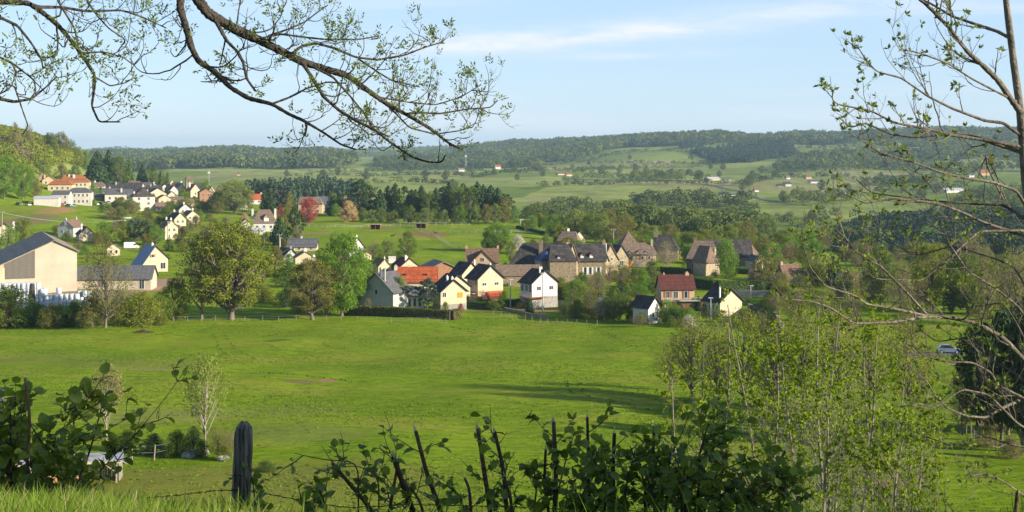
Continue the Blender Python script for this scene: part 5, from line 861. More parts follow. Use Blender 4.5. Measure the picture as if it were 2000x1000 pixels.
hedge('long clipped beech hedge, olive and flat-topped, along the meadow', [(672, 616), (780, 619), (880, 625), (896, 622)], 18, 1.6, G_BEECH, 1)
hedge('tall dark hedge running up to the stone cottage on the right', [(1352, 560), (1400, 568), (1460, 569), (1530, 566)], 19, 2.5, G_HEDGE, 2)
hedge('dark upper hedge in front of the hipped farmhouse', [(1286, 534), (1320, 536), (1345, 538)], 12, 2.2, G_HEDGE, 3)
hedge('low green hedge below the cream house and red lean-to', [(910, 602), (960, 604), (985, 600), (1028, 596)], 13, 1.4, G_HEDGE, 4)
hedge('short dark hedge left of the lilac bush', [(1440, 534), (1466, 536)], 10, 2, G_HEDGE, 5)
hedge('hedge line closing the playing field behind the dense bright tree', [(1010, 446), (1040, 452), (1062, 458)], 5, 1.5, G_DARK, 6, dens=.6)
# rows of bare ivy-trunked trees behind the ash thicket
IV = [(1352, 612, 778, 130), (1250, 0, 0, 0), (1398, 625, 800, 110), (1452, 600, 792, 120), (1510, 616, 812, 130), (1568, 590, 800, 120), (1640, 600, 818, 130), (1700, 620, 800, 110), (1772, 606, 812, 120), (1310, 660, 762, 90)]
row([('sparse', a, b, c, d, [G_OLIVE, G_OAK][i % 2]) for i, (a, b, c, d) in enumerate(IV) if b], 'half-bare ivy-trunked tree', 'in the row behind the young ash thicket', 'tree row behind the ash thicket')
# pines right
def pinegrp(items):
    for i, (px, yt, yb, w_, k_, m_, lb) in enumerate(items): tree(k_, px, yt, yb, w_, m_, lb, bark=BARK, name='pine_tree')
pinegrp([(1915, 640, 852, 110, 'pine', G_DARK, 'leftmost dark pine of the clump at the right meadow edge'), (1955, 600, 872, 140, 'pine', G_DARK, 'thick dark pine second in the clump at the right edge'), (1998, 620, 884, 150, 'pine', G_DARK, 'dark pine partly cut by the right edge of the clump'), (2060, 580, 890, 180, 'pine', G_DARK, 'pine just beyond the right end of the clump'), (1935, 700, 862, 70, 'pine', G_OLIVE, 'small brownish pine inside the right-hand clump'), (2020, 560, 850, 130, 'pine', G_DARK, 'taller pine behind the right-hand clump')])
tree('bush', 1925, 830, 872, 60, G_BUD, 'brown bramble bush under the right-hand pines', cat='bush'); tree('bush', 1975, 850, 895, 60, G_BUD, 'russet undergrowth bush by the fence under the pines', cat='bush')
# small birches and hedge line by the shed
tree('birch', 402, 690, 890, 100, G_PALE, 'slender young birch with pale curved trunk beside the paddock fence', bark=BARKL, seed=0, rz=2.2, name='birch_tree')
tree('birch', 208, 712, 862, 86, G_BUD, 'small birch with yellow-orange buds behind the wood shed', bark=BARKL, seed=3, name='birch_tree')
row([('bush', 250, 838, 880, 70, G_MID), ('bush', 300, 846, 888, 60, G_DARK), ('bush', 345, 838, 890, 70, G_MID), ('bush', 378, 832, 892, 50, G_DARK), ('sparse', 425, 826, 896, 56, G_OAK), ('bush', 440, 868, 900, 40, G_OAK), ('bush', 395, 856, 894, 40, G_MID), ('bush', 520, 898, 922, 50, G_MID), ('sparse', 450, 840, 898, 40, G_BUD)], 'bush', 'of the overgrown line by the wood shed paddock', 'bushes by the wood shed paddock', cat='bush')

# filler greenery of gardens and scrub, by quarter
def scatter(n, box, hr, wr, kinds, mats, what, where, group, seed, cat='bush', Yr=None):
    g = random.Random(seed); it = []
    for i in range(n):
        px = g.uniform(box[0], box[1]); py = g.uniform(box[2], box[3]); hh = g.uniform(*hr)*(.6+.4*(py-380)/200); it.append((g.choice(kinds), px, py-hh, py, hh*g.uniform(*wr), g.choice(mats)))
    row(it, what, where, group, cat)
MM = [G_MID, G_OAK, G_OLIVE, G_BUD, G_BRIGHT, G_MID, G_HEDGE]
scatter(26, (1090, 1260, 572, 626), (18, 42), (1, 1.6), ['bush', 'bush', 'sparse', 'round'], MM, 'shrub', 'in the orchard gardens right of the white house', 'shrubs in the orchard gardens', 1)
scatter(16, (1090, 1280, 542, 572), (14, 30), (1.1, 1.6), ['bush', 'bush', 'sparse'], MM, 'shrub', 'below the manor walls', 'shrubs below the manor', 2)
scatter(20, (1240, 1500, 612, 642), (16, 34), (1.2, 1.8), ['bush', 'bush', 'sparse'], MM, 'shrub', 'at the meadow edge below the wine-red house', 'shrubs at the right meadow edge', 3)
scatter(16, (900, 1040, 588, 606), (8, 18), (1.2, 1.8), ['bush'], MM, 'shrub', 'in the front gardens by the lane', 'shrubs by the lane', 4)
scatter(18, (430, 560, 440, 560), (16, 34), (1., 1.6), ['bush', 'round', 'bush'], MM, 'garden tree', 'behind the biggest oak', 'garden trees behind the biggest oak', 5)
scatter(12, (560, 760, 500, 560), (14, 30), (1., 1.6), ['bush', 'round'], MM, 'garden tree', 'around the cottages behind the bright dense tree', 'garden trees by the cottages', 6)
scatter(34, (1480, 2030, 560, 640), (24, 54), (1., 1.5), ['sparse', 'bush', 'round', 'sparse'], [G_OLIVE, G_MID, G_OAK, G_BUD, G_OLIVE], 'scrub tree', 'in the scrub above the right-hand meadow', 'scrub above the right meadow', 7, cat='tree')
scatter(34, (1540, 2030, 500, 560), (26, 50), (1., 1.5), ['full', 'bush', 'round', 'sparse'], [G_OLIVE, G_MID, G_OAK, G_BUD, G_MID], 'wood-edge tree', 'below the dark shaded hill at the right', 'wood edge below the shaded hill', 8, cat='tree')
scatter(30, (1040, 1560, 488, 512), (26, 44), (1., 1.4), ['full', 'round', 'bush'], [G_OLIVE, G_MID, G_OAK, G_PALE, G_BRIGHT], 'leafy tree', 'directly behind the stone houses', 'leafy trees behind the stone houses', 9, cat='tree')
scatter(18, (300, 620, 352, 400), (12, 24), (1., 1.5), ['round', 'bush', 'spruce'], [G_OLIVE, G_MID, G_DARK, G_PALE], 'town tree', 'around the church and roofs of the town', 'trees of the town', 10, cat='tree')
scatter(10, (0, 330, 626, 640), (12, 26), (1.2, 1.7), ['bush'], [G_HEDGE, G_MID, G_OAK], 'undergrowth bush', 'filling the hedge foot below the barn', 'undergrowth below the barn', 11)

scatter(26, (700, 1060, 520, 600), (8, 18), (1., 1.6), ['bush', 'bush', 'round'], [G_MID, G_OAK, G_HEDGE, G_BRIGHT, G_OLIVE], 'low shrub', 'among the cream houses of the village centre', 'low shrubs among the houses', 12)
scatter(24, (60, 330, 440, 520), (12, 26), (1., 1.5), ['bush', 'round', 'tall'], [G_MID, G_OAK, G_OLIVE, G_BRIGHT, G_BUD], 'yard tree', 'between the barn and the earth bank', 'yard trees behind the barn', 13, cat='tree')
row([('full', 1908, 625, 838, 120, G_DARK), ('full', 1968, 590, 850, 140, G_DARK), ('full', 2030, 570, 850, 140, G_OLIVE), ('sparse', 1880, 720, 850, 70, G_BUD)], 'dark dense tree', 'filling the pine clump at the right meadow edge', 'dense trees in the right-hand clump')

scatter(36, (172, 430, 372, 402), (10, 22), (1., 1.5), ['round', 'bush', 'full', 'round'], [G_OLIVE, G_MID, G_OAK, G_BRIGHT, G_HEDGE], 'little tree', 'between the walls and roofs of the town', 'trees between the town roofs', 14, cat='tree')
scatter(34, (200, 460, 404, 486), (18, 36), (1., 1.5), ['round', 'bush', 'full', 'sparse'], [G_OLIVE, G_MID, G_OAK, G_BRIGHT, G_BUD], 'garden tree', 'on the slope between the town and the blue-roofed house', 'slope garden trees', 15, cat='tree')
scatter(26, (1180, 1520, 520, 605), (12, 28), (1., 1.6), ['round', 'bush', 'tall', 'sparse'], [G_OLIVE, G_MID, G_OAK, G_BRIGHT, G_HEDGE], 'garden shrub', 'around the stone houses and the wine-red roof', 'shrubs around the stone houses', 16)

scatter(30, (210, 450, 400, 460), (10, 24), (1.2, 1.9), ['bush', 'sparse', 'bush', 'round'], [G_OLIVE, G_MID, G_OAK, G_BUD, G_BUD], 'scrub bush', 'on the rough terraces under the town', 'scrub under the town', 17)
# ------------------------------------------------------------------ small things of the village and the fields
def fence(label, pts, spacing, hm, r=.05, wires=2, m=WOODG, cat='fence', rails=False, lean=.04, seed=1, name='post_fence'):
    """pts: foot line (px,py) in the photo; a thing with each post a part"""
    g = random.Random(seed); q = [place(*p) for p in pts]; rt = empty(name, q[0]); tag(rt, label, cat); o = Vector(q[0]); tops = []
    for a, b in zip(q[:-1], q[1:]):
        d = math.hypot(b[0]-a[0], b[1]-a[1]); n = max(1, int(d/spacing))
        for i in range(n):
            t = (i+g.uniform(-.12, .12))/n; x = a[0]+(b[0]-a[0])*t; y = a[1]+(b[1]-a[1])*t; z = float(H(x, y)); hh = hm*g.uniform(.85, 1.12)
            p0 = Vector((x, y, z-.2))-o; p1 = Vector((x+g.gauss(0, lean), y+g.gauss(0, lean), z+hh))-o; tops.append((p0, p1))
    for p0, p1 in tops[:100]: MB().cyl(p0, p1, r*g.uniform(.8, 1.2), r*.85, 6).build('post', m, rt)
    if wires:
        P = []
        for k in range(wires):
            f = (.55+.38*k) if wires > 1 else .85
            P.append((np.array([tuple(a.lerp(b, f)) for a, b in tops]), np.full(len(tops), .045 if rails else .012)))
        V, Q = tubes(P, 4); mesh_np('rail' if rails else 'wire', V, Q, m if rails else SH_G, rt)
    return rt
fence('line of pale stakes along the far edge of the big meadow', [(335, 630), (450, 627), (610, 627), (690, 627)], 3.0, 1.25, .055, seed=2)
fence('pale stakes in front of the long beech hedge', [(700, 628), (800, 631), (905, 634)], 3.3, 1.2, .055, seed=3)
fence('pale stakes running from the beech hedge end to the thuja', [(965, 616), (1040, 628), (1085, 634), (1190, 636)], 2.4, 1.2, .055, seed=4)
fence('white-posted paddock fence in front of the conifer belt', [(560, 440), (640, 446), (722, 444), (800, 440), (935, 440)], 4, 1.4, .08, rails=True, m=CONC, seed=5)
fence('diagonal paddock fence crossing the pasture behind the village', [(806, 446), (852, 462), (875, 478), (905, 492)], 3.2, 1.4, .07, rails=True, m=WOODG, seed=6)
fence('pale rail of the riding ground in front of the playing field', [(880, 455), (945, 456), (1055, 458)], 4, 1.3, .09, rails=True, m=CONC, seed=7)
fence('fence behind the shelters on the lawn by the copper tree', [(690, 424), (760, 430), (850, 432)], 4, 1.2, .06, seed=8)
fence('leaning stakes and wire beside the wood shed paddock', [(236, 905), (262, 900), (300, 900), (345, 890), (362, 890)], 1.9, 1.5, .075, seed=9, lean=.12)
fence('stakes under the right-hand pines at the meadow edge', [(1800, 812), (1870, 836), (1905, 862), (1945, 880), (2000, 902), (2060, 925)], 2.2, 1.3, .06, seed=10)
fence('white picket fence glimpsed through the leaning oak', [(392, 538), (412, 541)], .9, 1.6, .09, wires=2, rails=True, m=FRAME, seed=11, name='picket_fence')
for px, py, w_, lb in [(733, 448, 19, 'red-brown open horse shelter, the left one in the paddock'), (822, 446, 19, 'red-brown open horse shelter, the right one in the paddock')]:
    x, y, z = G(px, py); s = y/F; r = empty('horse_shelter', (x, y, z)); tag(r, lb, 'shelter', 'horse shelters in the paddock'); w2 = w_*s/2; hh = 9.5*s
    MB().box(-w2, w2, 2.6, 2.75, -.2, hh*.8).box(-w2, -w2+.15, 0, 2.6, -.2, hh*.85).box(w2-.15, w2, 0, 2.6, -.2, hh*.85).box(-.08, .08, 0, 2.6, -.2, hh*.85).build('wall', WOODR, r)
    MB().poly([(-w2-.3, -.5, hh), (w2+.3, -.5, hh), (w2+.3, 3.1, hh*.8), (-w2-.3, 3.1, hh*.8), (-w2-.3, -.5, hh+.18), (w2+.3, -.5, hh+.18), (w2+.3, 3.1, hh*.8+.18), (-w2-.3, 3.1, hh*.8+.18)], [(3, 2, 1, 0), (4, 5, 6, 7), (0, 1, 5, 4), (1, 2, 6, 5), (2, 3, 7, 6), (3, 0, 4, 7)]).build('roof', CONC, r)
x, y, z = G(1027, 438); s = y/F; r = empty('football_goal', (x, y, z)); tag(r, 'white football goal on the playing field', 'goal')
MB().cyl((-10*s, 0, 0), (-10*s, 0, 2.4), .1, .1).cyl((10*s, 0, 0), (10*s, 0, 2.4), .1, .1).cyl((-10*s, 0, 2.4), (10*s, 0, 2.4), .1, .1).build('goal_frame', FRAME, r)
MB().cyl((-10*s, 0, 2.4), (-10*s, 1.6, 0), .05, .05, 5).cyl((10*s, 0, 2.4), (10*s, 1.6, 0), .05, .05, 5).cyl((-10*s, 1.6, 0), (10*s, 1.6, 0), .05, .05, 5).build('net_stay', FRAME, r)
for a in [('tall concrete lamp post in front of the white house', 1060, 536, 616, 0), ('shorter lamp post left of the white house', 997, 548, 602, 2), ('lamp post in front of the wine-red house balcony', 1310, 555, 606, 4), ('lamp post left of the cream gable by the thicket', 1388, 584, 624, 0), ('lamp post behind the cream gable near the hedge', 1466, 560, 584, 2), ('thin lamp post beside the stepped row of houses', 328, 434, 470, 1), ('lamp post by the road above the big oak', 547, 466, 492, 1)]: lamp_post(*a)
for a in [('wooden utility pole at the left edge behind the barn', 4, 414, 486, 0), ('wooden utility pole rising behind the cottages', 546, 458, 500, 0), ('utility pole in the hedge right of the manor', 1275, 497, 540, 0), ('utility pole in the wooded band behind the manor', 1198, 448, 490, 0)]: lamp_post(*a, name='utility_pole', cat='utility pole', wood=True)
for px, yt, yb, Y, lb in [(910, 300, 330, 2700, 'red and white telecom mast across the valley'), (490, 280, 300, 4500, 'thin radio mast on the left skyline'), (408, 330, 360, 1500, 'lattice mast right of the church')]:
    x, y, z = W(px, Y); h_ = -(yt-Y0)*y/F-z; r = empty('radio_mast', (x, y, z)); tag(r, lb, 'mast'); k = MB()
    MB().cyl((0, 0, 0), (0, 0, h_), .0006*y/2, .0004*y/2, 6).build('mast_column', SH_G, r)
    MB().box(-.0008*y, .0008*y, -.4, .4, h_*.8, h_*.88).build('antenna', FRAME, r)
# vehicles
def wheel(r, x, y, z, rad, w_):
    t = MB().cyl((x-w_/2, y, z), (x+w_/2, y, z), rad, rad, 14).build('wheel', BARKD, r); MB().cyl((x-w_/2-.01, y, z), (x+w_/2+.01, y, z), rad*.55, rad*.55, 10).build('rim', METALW, t)
def car(label, px, py, rot, m, van=False, Y=None, name=None, L_=4.1, cat=None):
    x, y, z = place(px, py, Y); r = empty(name or ('parked_van' if van else 'parked_car'), (x, y, z), R(rot)); tag(r, label, cat or ('van' if van else 'car'), 'parked vehicles')
    hh = 2.5 if van else 1.45; LL = 5.4 if van else L_
    def ext(p, w_, y0=None):   # side outline (y,z) extruded in x
        n = len(p); return [(-w_/2, a, b) for a, b in p]+[(w_/2, a, b) for a, b in p], [tuple(range(n)), tuple(range(2*n-1, n-1, -1))]+[(i, (i+1) % n, n+(i+1) % n, n+i) for i in range(n)]
    if van: pr = [(-LL/2, .35), (LL/2, .35), (LL/2, hh), (-LL/2+1.5, hh), (-LL/2+.75, 1.35), (-LL/2, 1.05)]
    else: pr = [(-LL/2, .3), (LL/2, .3), (LL/2+.02, .85), (LL/2-.3, .95), (-LL/2+1.15, .93), (-LL/2+.1, .75)]
    v, f = ext(pr, 1.75); MB().poly(v, f).build('body', m, r)
    if not van:
        v, f = ext([(LL/2-.35, .94), (LL/2-.85, hh), (-LL/2+1.9, hh), (-LL/2+1.15, .92)], 1.5); MB().poly(v, f).build('window', GLASS, r)
        MB().box(-.72, .72, -LL/2+1.95, LL/2-.9, hh, hh+.05).build('roof', m, r)
    else:
        MB().box(-.89, .89, -LL/2+1.05, -LL/2+1.95, 1.35, 1.95).build('side_window', GLASS, r)
        MB().poly([(-.75, -LL/2+.72, 1.37), (.75, -LL/2+.72, 1.37), (.7, -LL/2+1.38, hh-.12), (-.7, -LL/2+1.38, hh-.12)], [(0, 1, 2, 3)]).build('windscreen', GLASS, r)
    for sx in (-.78, .78):
        for sy in (-LL/2+.8, LL/2-.8): wheel(r, sx, sy, .32, .32, .2)
        MB().box(sx*.8-.15, sx*.8+.15, -LL/2-.03, -LL/2+.05, .6, .75).build('headlight', FRAME, r)
PW = m_surf('white_paint', (.72, .73, .74), (.7, .7, .7), rough=.25, spec=.5); PB = m_surf('blue_paint', (.10, .16, .30), (.09, .14, .27), rough=.25, spec=.5); PR = m_surf('red_paint', (.42, .04, .03), (.38, .04, .03), rough=.25, spec=.5); PD = m_surf('dark_paint', (.05, .055, .065), (.045, .05, .06), rough=.25, spec=.5); PS = m_surf('silver_paint', (.22, .26, .34), (.2, .24, .31), rough=.3, spec=.5)
car('white van parked behind the blue-roofed house', 257, 486, 100, PW, van=True)
car('white car on the ground left of the blue-roofed house', 222, 492, 95, PW)
car('pale blue car on the lane right of the meadow', 1853, 690, 78, PS)
for i, (px, py, m_, lb) in enumerate([(58, 402, PW, 'white car at the wood edge left of the garage'), (37, 401, PD, 'dark car under the trees at the left hillside foot'), (122, 403, PR, 'red car in front of the striped-roof house'), (135, 404, PB, 'blue car next to the red one by the town garages'), (145, 404, PS, 'silver car parked below the grey hipped roof'), (187, 401, PW, 'white car at the end of the town car park'), (212, 398, PS, 'silver car near the round slope bush'), (198, 400, PD, 'dark car between the white and silver ones on the car park')]): car(lb, px, py, 20+i*31 % 60, m_)
# hay bales wrapped in white
BG = random.Random(3)
def bale(x, y, z, i):
    if i == 0:
        n = 16; v = []; 
        for zz, rr_ in ((0, .5), (.06, .60), (.28, .64), (.75, .63), (1.2, .64), (1.44, .60), (1.5, .5)): v += [(math.cos(2*math.pi*k/n)*rr_*(1+.02*math.sin(k*5+zz*9)), math.sin(2*math.pi*k/n)*rr_, zz) for k in range(n)]
        f = [(j*n+k, j*n+(k+1) % n, (j+1)*n+(k+1) % n, (j+1)*n+k) for j in range(6) for k in range(n)]+[tuple(range(n-1, -1, -1)), tuple(range(6*n, 7*n))]
        b_ = MB().poly(v, f).build('wrapped_bale', PLASTIC, smooth=True); bale.me = b_.data
    else: b_ = bpy.data.objects.new('wrapped_bale', bale.me); COL.objects.link(b_)
    b_.location = (x, y, z); b_.rotation_euler = (0, 0, BG.uniform(0, 6)); return b_
i = 0; specs = []
for tier, (n, px0, px1, rows) in enumerate([(13, 2, 118, 3), (12, 4, 114, 3), (10, 4, 92, 2), (8, 6, 78, 2)]):
    for rw in range(rows):
        for k in range(n): specs.append((px0+(px1-px0)*(k+.5*((rw+tier) % 2)+BG.uniform(-.12, .12))/n, 320+rw*1.3+tier*.55+BG.uniform(-.3, .3), tier))
specs += [(118+9*j, 321+(j % 2)*.8, 0) for j in range(8)]+[(120+10*j, 322, 1) for j in range(4)]+[(115, 323, 2), (150, 330, 0), (160, 330, 0), (170, 330, 0), (180, 330, 0), (155, 330.5, 1), (165, 330, 1), (175, 330.5, 1)]
for k, (px, Y, tier) in enumerate(sorted(specs)):
    x, y, z = W(px, Y); b_ = bale(x, y, z+1.5*tier-.03, k)
    stack = 'big stack at the left edge' if px < 112 else 'low end of the big stack' if Y < 326 else 'small stack against the tan shed'
    tag(b_, f'white wrapped hay bale in the {["bottom", "second", "third", "top"][tier]} layer of the {stack}', 'hay bale', f'white wrapped bales, {["bottom", "second", "third", "top"][tier]} layer, {stack}')
x, y, z = W(62, 316); tr = MB().cyl((0, 0, 0), (.1, 0, 6.5), .9, .6, 9).build('dead_trunk', BARKD, None, (x, y, z-.3)); tag(tr, 'dark ivy-covered dead trunk standing in front of the white bales', 'tree trunk')
# marquee, stone walls, heap, tank, stones
x, y, z = G(1521, 548); s = y/F; r = empty('party_tent', (x, y, z)); tag(r, 'pale blue-white tent roof between the lilacs and the stone cottage', 'tent')
MB().poly([(-12*s, -1, 5*s), (12*s, -1, 5*s), (12*s, 5, 5*s), (-12*s, 5, 5*s), (-5*s, 2, 14*s), (6*s, 2, 14*s)], [(0, 1, 5, 4), (1, 2, 5), (2, 3, 4, 5), (3, 0, 4), (3, 2, 1, 0)]).build('tent_roof', METALW, r)
k = MB(); [k.box(a*s-.05, a*s+.05, b, b+.1, -.2, 5*s) for a in (-11.5, 11.5) for b in (-.9, 4.8)]; k.build('tent_frame', FRAME, r)
def stonewall(label, pts, hm, th, m=STONEG, seed=1):
    q = [place(*p) for p in pts]; b = MB()
    for a, c in zip(q[:-1], q[1:]):
        d = Vector((c[0]-a[0], c[1]-a[1], 0)).normalized(); nn = Vector((-d.y, d.x, 0))*th/2; P = [Vector(a)-nn, Vector(c)-nn, Vector(c)+nn, Vector(a)+nn]
        b.poly([p-Vector((0, 0, .5)) for p in P]+[p+Vector((0, 0, hm)) for p in P], [(0, 1, 5, 4), (1, 2, 6, 5), (2, 3, 7, 6), (3, 0, 4, 7), (4, 5, 6, 7)])
    o = b.build('stone_wall', m); tag(o, label, 'wall')
stonewall('grey dry-stone wall behind the cream gable on the right', [(1440, 578), (1500, 580), (1560, 582)], 1.5, .6)
stonewall('low dark retaining wall along the lane by the thuja', [(985, 606), (1030, 617), (1070, 624)], .7, .5, STONE)
stonewall('grey concrete wall beside the dark thuja and wine-red house', [(1222, 566), (1262, 570)], 1.4, .4, CONC)
stonewall('tumbled stone wall right of the white house', [(1092, 604), (1118, 606)], 2.0, .6, STONE)
stonewall('stone wall climbing from the thicket to the dark shed', [(1462, 604), (1515, 622), (1530, 650)], 1.3, .6, STONEL)
g = random.Random(4); x, y, z = G(280, 650); b = MB()
for i in range(240):
    a = g.uniform(0, 6.28); rr_ = g.random()**.7*2.2; p = Vector((math.cos(a)*rr_, math.sin(a)*rr_*.6, g.uniform(0, 1)*.75*(1-rr_/2.4))); d = Vector((g.gauss(0, 1), g.gauss(0, 1), g.gauss(0, .35))).normalized()*g.uniform(.3, .8); b.cyl(p-d/2, p+d/2, .035, .015, 4)
tag(b.build('brushwood_heap', BARKR, None, (x, y, z)), 'flat heap of red-brown brushwood on the meadow edge', 'brushwood heap')
for px, py, sz, lb in [(372, 893, .9, 'pale boulder at the foot of the slender birch'), (395, 888, .7, 'pointed upright stone right of the slender birch'), (436, 900, .6, 'flat stone at the foot of the brushy shrubs'), (247, 905, .6, 'stone beside the leaning paddock stake')]:
    x, y, z = G(px, py); rg = np.random.default_rng(int(px)); n1, n2 = 10, 7; v = []
    for j in range(n2):
        for i in range(n1):
            ph = math.pi*j/(n2-1); th = 2*math.pi*i/n1; q = sz*(1+.18*math.sin(th*3+px)*math.sin(ph*2)); v.append((math.cos(th)*math.sin(ph)*q, math.sin(th)*math.sin(ph)*q*.8, math.cos(ph)*q*.6+.2))
    f = [(j*n1+i, (j+1)*n1+i, (j+1)*n1+(i+1) % n1, j*n1+(i+1) % n1) for j in range(n2-1) for i in range(n1)]
    tag(MB().poly(v, f).build('boulder', CONC, None, (x, y, z)), lb, 'boulder')
# wood shed
x, y, z = G(150, 946); s = y/F; r = empty('wood_shed', (x, y, z), R(9)); tag(r, 'low open wood shed with pale sheet-metal roof behind the hazel bush', 'shed')
x0, x1 = -165*s, 78*s
MB().poly([(x0, -.8, 2.0), (x1+.5, -.8, 2.0), (x1+.1, 3.0, 1.9), (x0, 3.0, 1.9), (x0, -.8, 2.07), (x1+.5, -.8, 2.07), (x1+.1, 3.0, 1.97), (x0, 3.0, 1.97)], [(3, 2, 1, 0), (4, 5, 6, 7), (0, 1, 5, 4), (1, 2, 6, 5), (2, 3, 7, 6), (3, 0, 4, 7)]).build('roof', RUSTY, r)
MB().box(x0, x1+.4, -.84, -.8, 1.86, 2.0).build('fascia_board', CREAM, r)
k = MB()
for i in range(int((x1-x0)/.22)): k.box(x0+i*.22, x0+i*.22+.18, 2.8, 2.86, -.5, 1.85)
for i in range(10): k.box(x1-.02, x1+.04, .4+i*.23, .4+i*.23+.18, -.5, 1.85)
k.build('plank_wall', WOODG, r)
for a in (x1-.1, x1-3.6, x1-7.2, x1-10.6): MB().cyl((a, -.5, -.4), (a+.03, -.5, 1.95), .1, .08, 7).build('post', WOODG, r)
MB().cyl((x1-.1, -.5, 1.0), (x1-1.4, -.5, 1.95), .06, .06, 6).build('brace', WOODG, r)
LOG = m_surf('split_wood', (.58, .36, .17), (.40, .22, .10), scale=5)
g = random.Random(9)
for nm, a0, a1, hh, lb in [('firewood_pile', x1-6.4, x1-4.2, 1.1, 'pile of orange split logs in the middle of the wood shed'), ('firewood_pile', x1-9.6, x1-7.8, 1.3, 'pile of split logs in the left bay of the wood shed'), ('firewood_pile', x1-3.4, x1-2.4, .9, 'small stack of split logs under the shed beam')]:
    b = MB(); yy_ = 0
    while yy_ < hh:
        xx_ = a0+g.uniform(0, .1)
        while xx_ < a1:
            rr_ = g.uniform(.07, .12); b.cyl((xx_, .1+g.uniform(-.1, .1), yy_+rr_), (xx_+g.uniform(-.05, .05), .9, yy_+rr_), rr_, rr_, 5); xx_ += rr_*2.05
        yy_ += .19
    o = b.build(nm, LOG, None, (x, y, z+.02)); o.rotation_euler = (0, 0, R(9)); tag(o, lb, 'firewood')
# cows lying in the lower right meadow
COWB = m_surf('brown_hide', (.34, .13, .05), (.24, .085, .035), scale=3); COWD = m_surf('dark_hide', (.045, .03, .025), (.08, .05, .04), scale=3); COWW = m_surf('pale_muzzle', (.6, .5, .42))
def skin(name, joints, edges, m, parent, sub=2, root=0):
    me = bpy.data.meshes.new(name); me.from_pydata([j[:3] for j in joints], edges, []); o = bpy.data.objects.new(name, me); COL.objects.link(o); me.materials.append(m); o.parent = parent
    o.modifiers.new('s', 'SKIN'); sv = me.skin_vertices[0].data
    for i, j in enumerate(joints): sv[i].radius = (j[3], j[4] if len(j) > 4 else j[3]); sv[i].use_root = (i == root)
    b_ = o.modifiers.new('b', 'SUBSURF'); b_.levels = b_.render_levels = sub; return o
def cow(px, py, rot, sc, m, label, lying=True):
    x, y, z = G(px, py); r = empty('cow', (x, y, z), R(rot)); r.scale = (sc,)*3; tag(r, label, 'cow', 'cattle in the right-hand meadow')
    zb = .42 if lying else 1.05
    J = [(-.75, 0, zb+.02, .27, .30), (-.35, 0, zb, .36, .36), (.15, 0, zb, .38, .38), (.6, 0, zb+.08, .30, .34), (.92, 0, zb+.38, .17, .2), (1.15, 0, zb+.62, .14, .15), (1.38, 0, zb+.56, .13, .12), (1.62, 0, zb+.40, .09, .08), (1.72, 0, zb+.34, .075, .07)]
    E = [(i, i+1) for i in range(8)]
    def leg(b, P):
        pi = b
        for p in P: J.append(p); E.append((pi, len(J)-1)); pi = len(J)-1
    if lying:
        for sy in (-1, 1):
            leg(3, [(.72, sy*.22, .26, .12), (1.02, sy*.26, .12, .08), (.72, sy*.30, .07, .055), (.60, sy*.31, .06, .05)])
            leg(0, [(-.62, sy*.30, .30, .17), (-.25, sy*.42, .16, .10), (-.60, sy*.46, .08, .06), (-.35, sy*.47, .06, .05)])
    else:
        for sy in (-1, 1):
            leg(3, [(.58, sy*.2, .85, .13), (.56, sy*.2, .48, .075), (.57, sy*.2, .1, .05), (.62, sy*.2, .03, .055)])
            leg(0, [(-.7, sy*.2, .82, .18), (-.55, sy*.2, .62, .10), (-.82, sy*.2, .42, .07), (-.76, sy*.2, .1, .05), (-.71, sy*.2, .03, .055)])
    leg(5, [(1.12, .2, zb+.70, .05), (1.06, .30, zb+.68, .025)]); leg(5, [(1.12, -.2, zb+.70, .05), (1.06, -.30, zb+.68, .025)])
    leg(0, [(-1.0, 0, zb+.12, .045), (-1.08, .02, zb-.1, .03), (-1.06, .04, zb-.34 if lying else zb-.6, .045)])
    skin('body', J, E, m, r)
    for sy in (-1, 1): MB().cyl((1.14, sy*.1, zb+.74), (1.2, sy*.24, zb+.86), .03, .012, 6).build('horn', COWW, r)
    MB().box(1.72, 1.79, -.06, .06, zb+.29, zb+.39).build('muzzle', COWW, r)
cow(1740, 962, 160, 1.0, COWB, 'brown cow lying in the meadow behind the young ash leaves')
cow(1762, 953, 200, .8, COWD, 'small dark calf beside the lying brown cow')
cow(1779, 972, 250, .75, COWD, 'dark calf with pale muzzle right of the lying cow')
x, y, z = G(767, 464); k_ = cow(767, 464, 10, .9, COWD, 'dark pony grazing alone on the paddock', lying=False); cow(851, 459, 200, .9, COWD, 'dark pony standing beyond the right shelter', lying=False)
for o in [o for o in bpy.data.objects if o.get('label', '').startswith('dark pony')]: o['category'] = 'pony'; o['group'] = 'ponies in the paddock'
# trampoline and pool seen through the oak
x, y, z = G(485, 558); s = y/F; r = empty('trampoline', (x, y, z)); tag(r, 'blue garden trampoline with net behind the biggest oak', 'trampoline')
MB().cyl((0, 0, .75), (0, 0, .9), 1.9, 1.9, 20).build('mat', PB, r); k = MB(); [k.cyl((math.cos(a)*1.9, math.sin(a)*1.9, 0), (math.cos(a)*1.9, math.sin(a)*1.9, 2.4), .04, .04, 5) for a in [i*1.047 for i in range(6)]]; k.build('frame', SH_G, r)
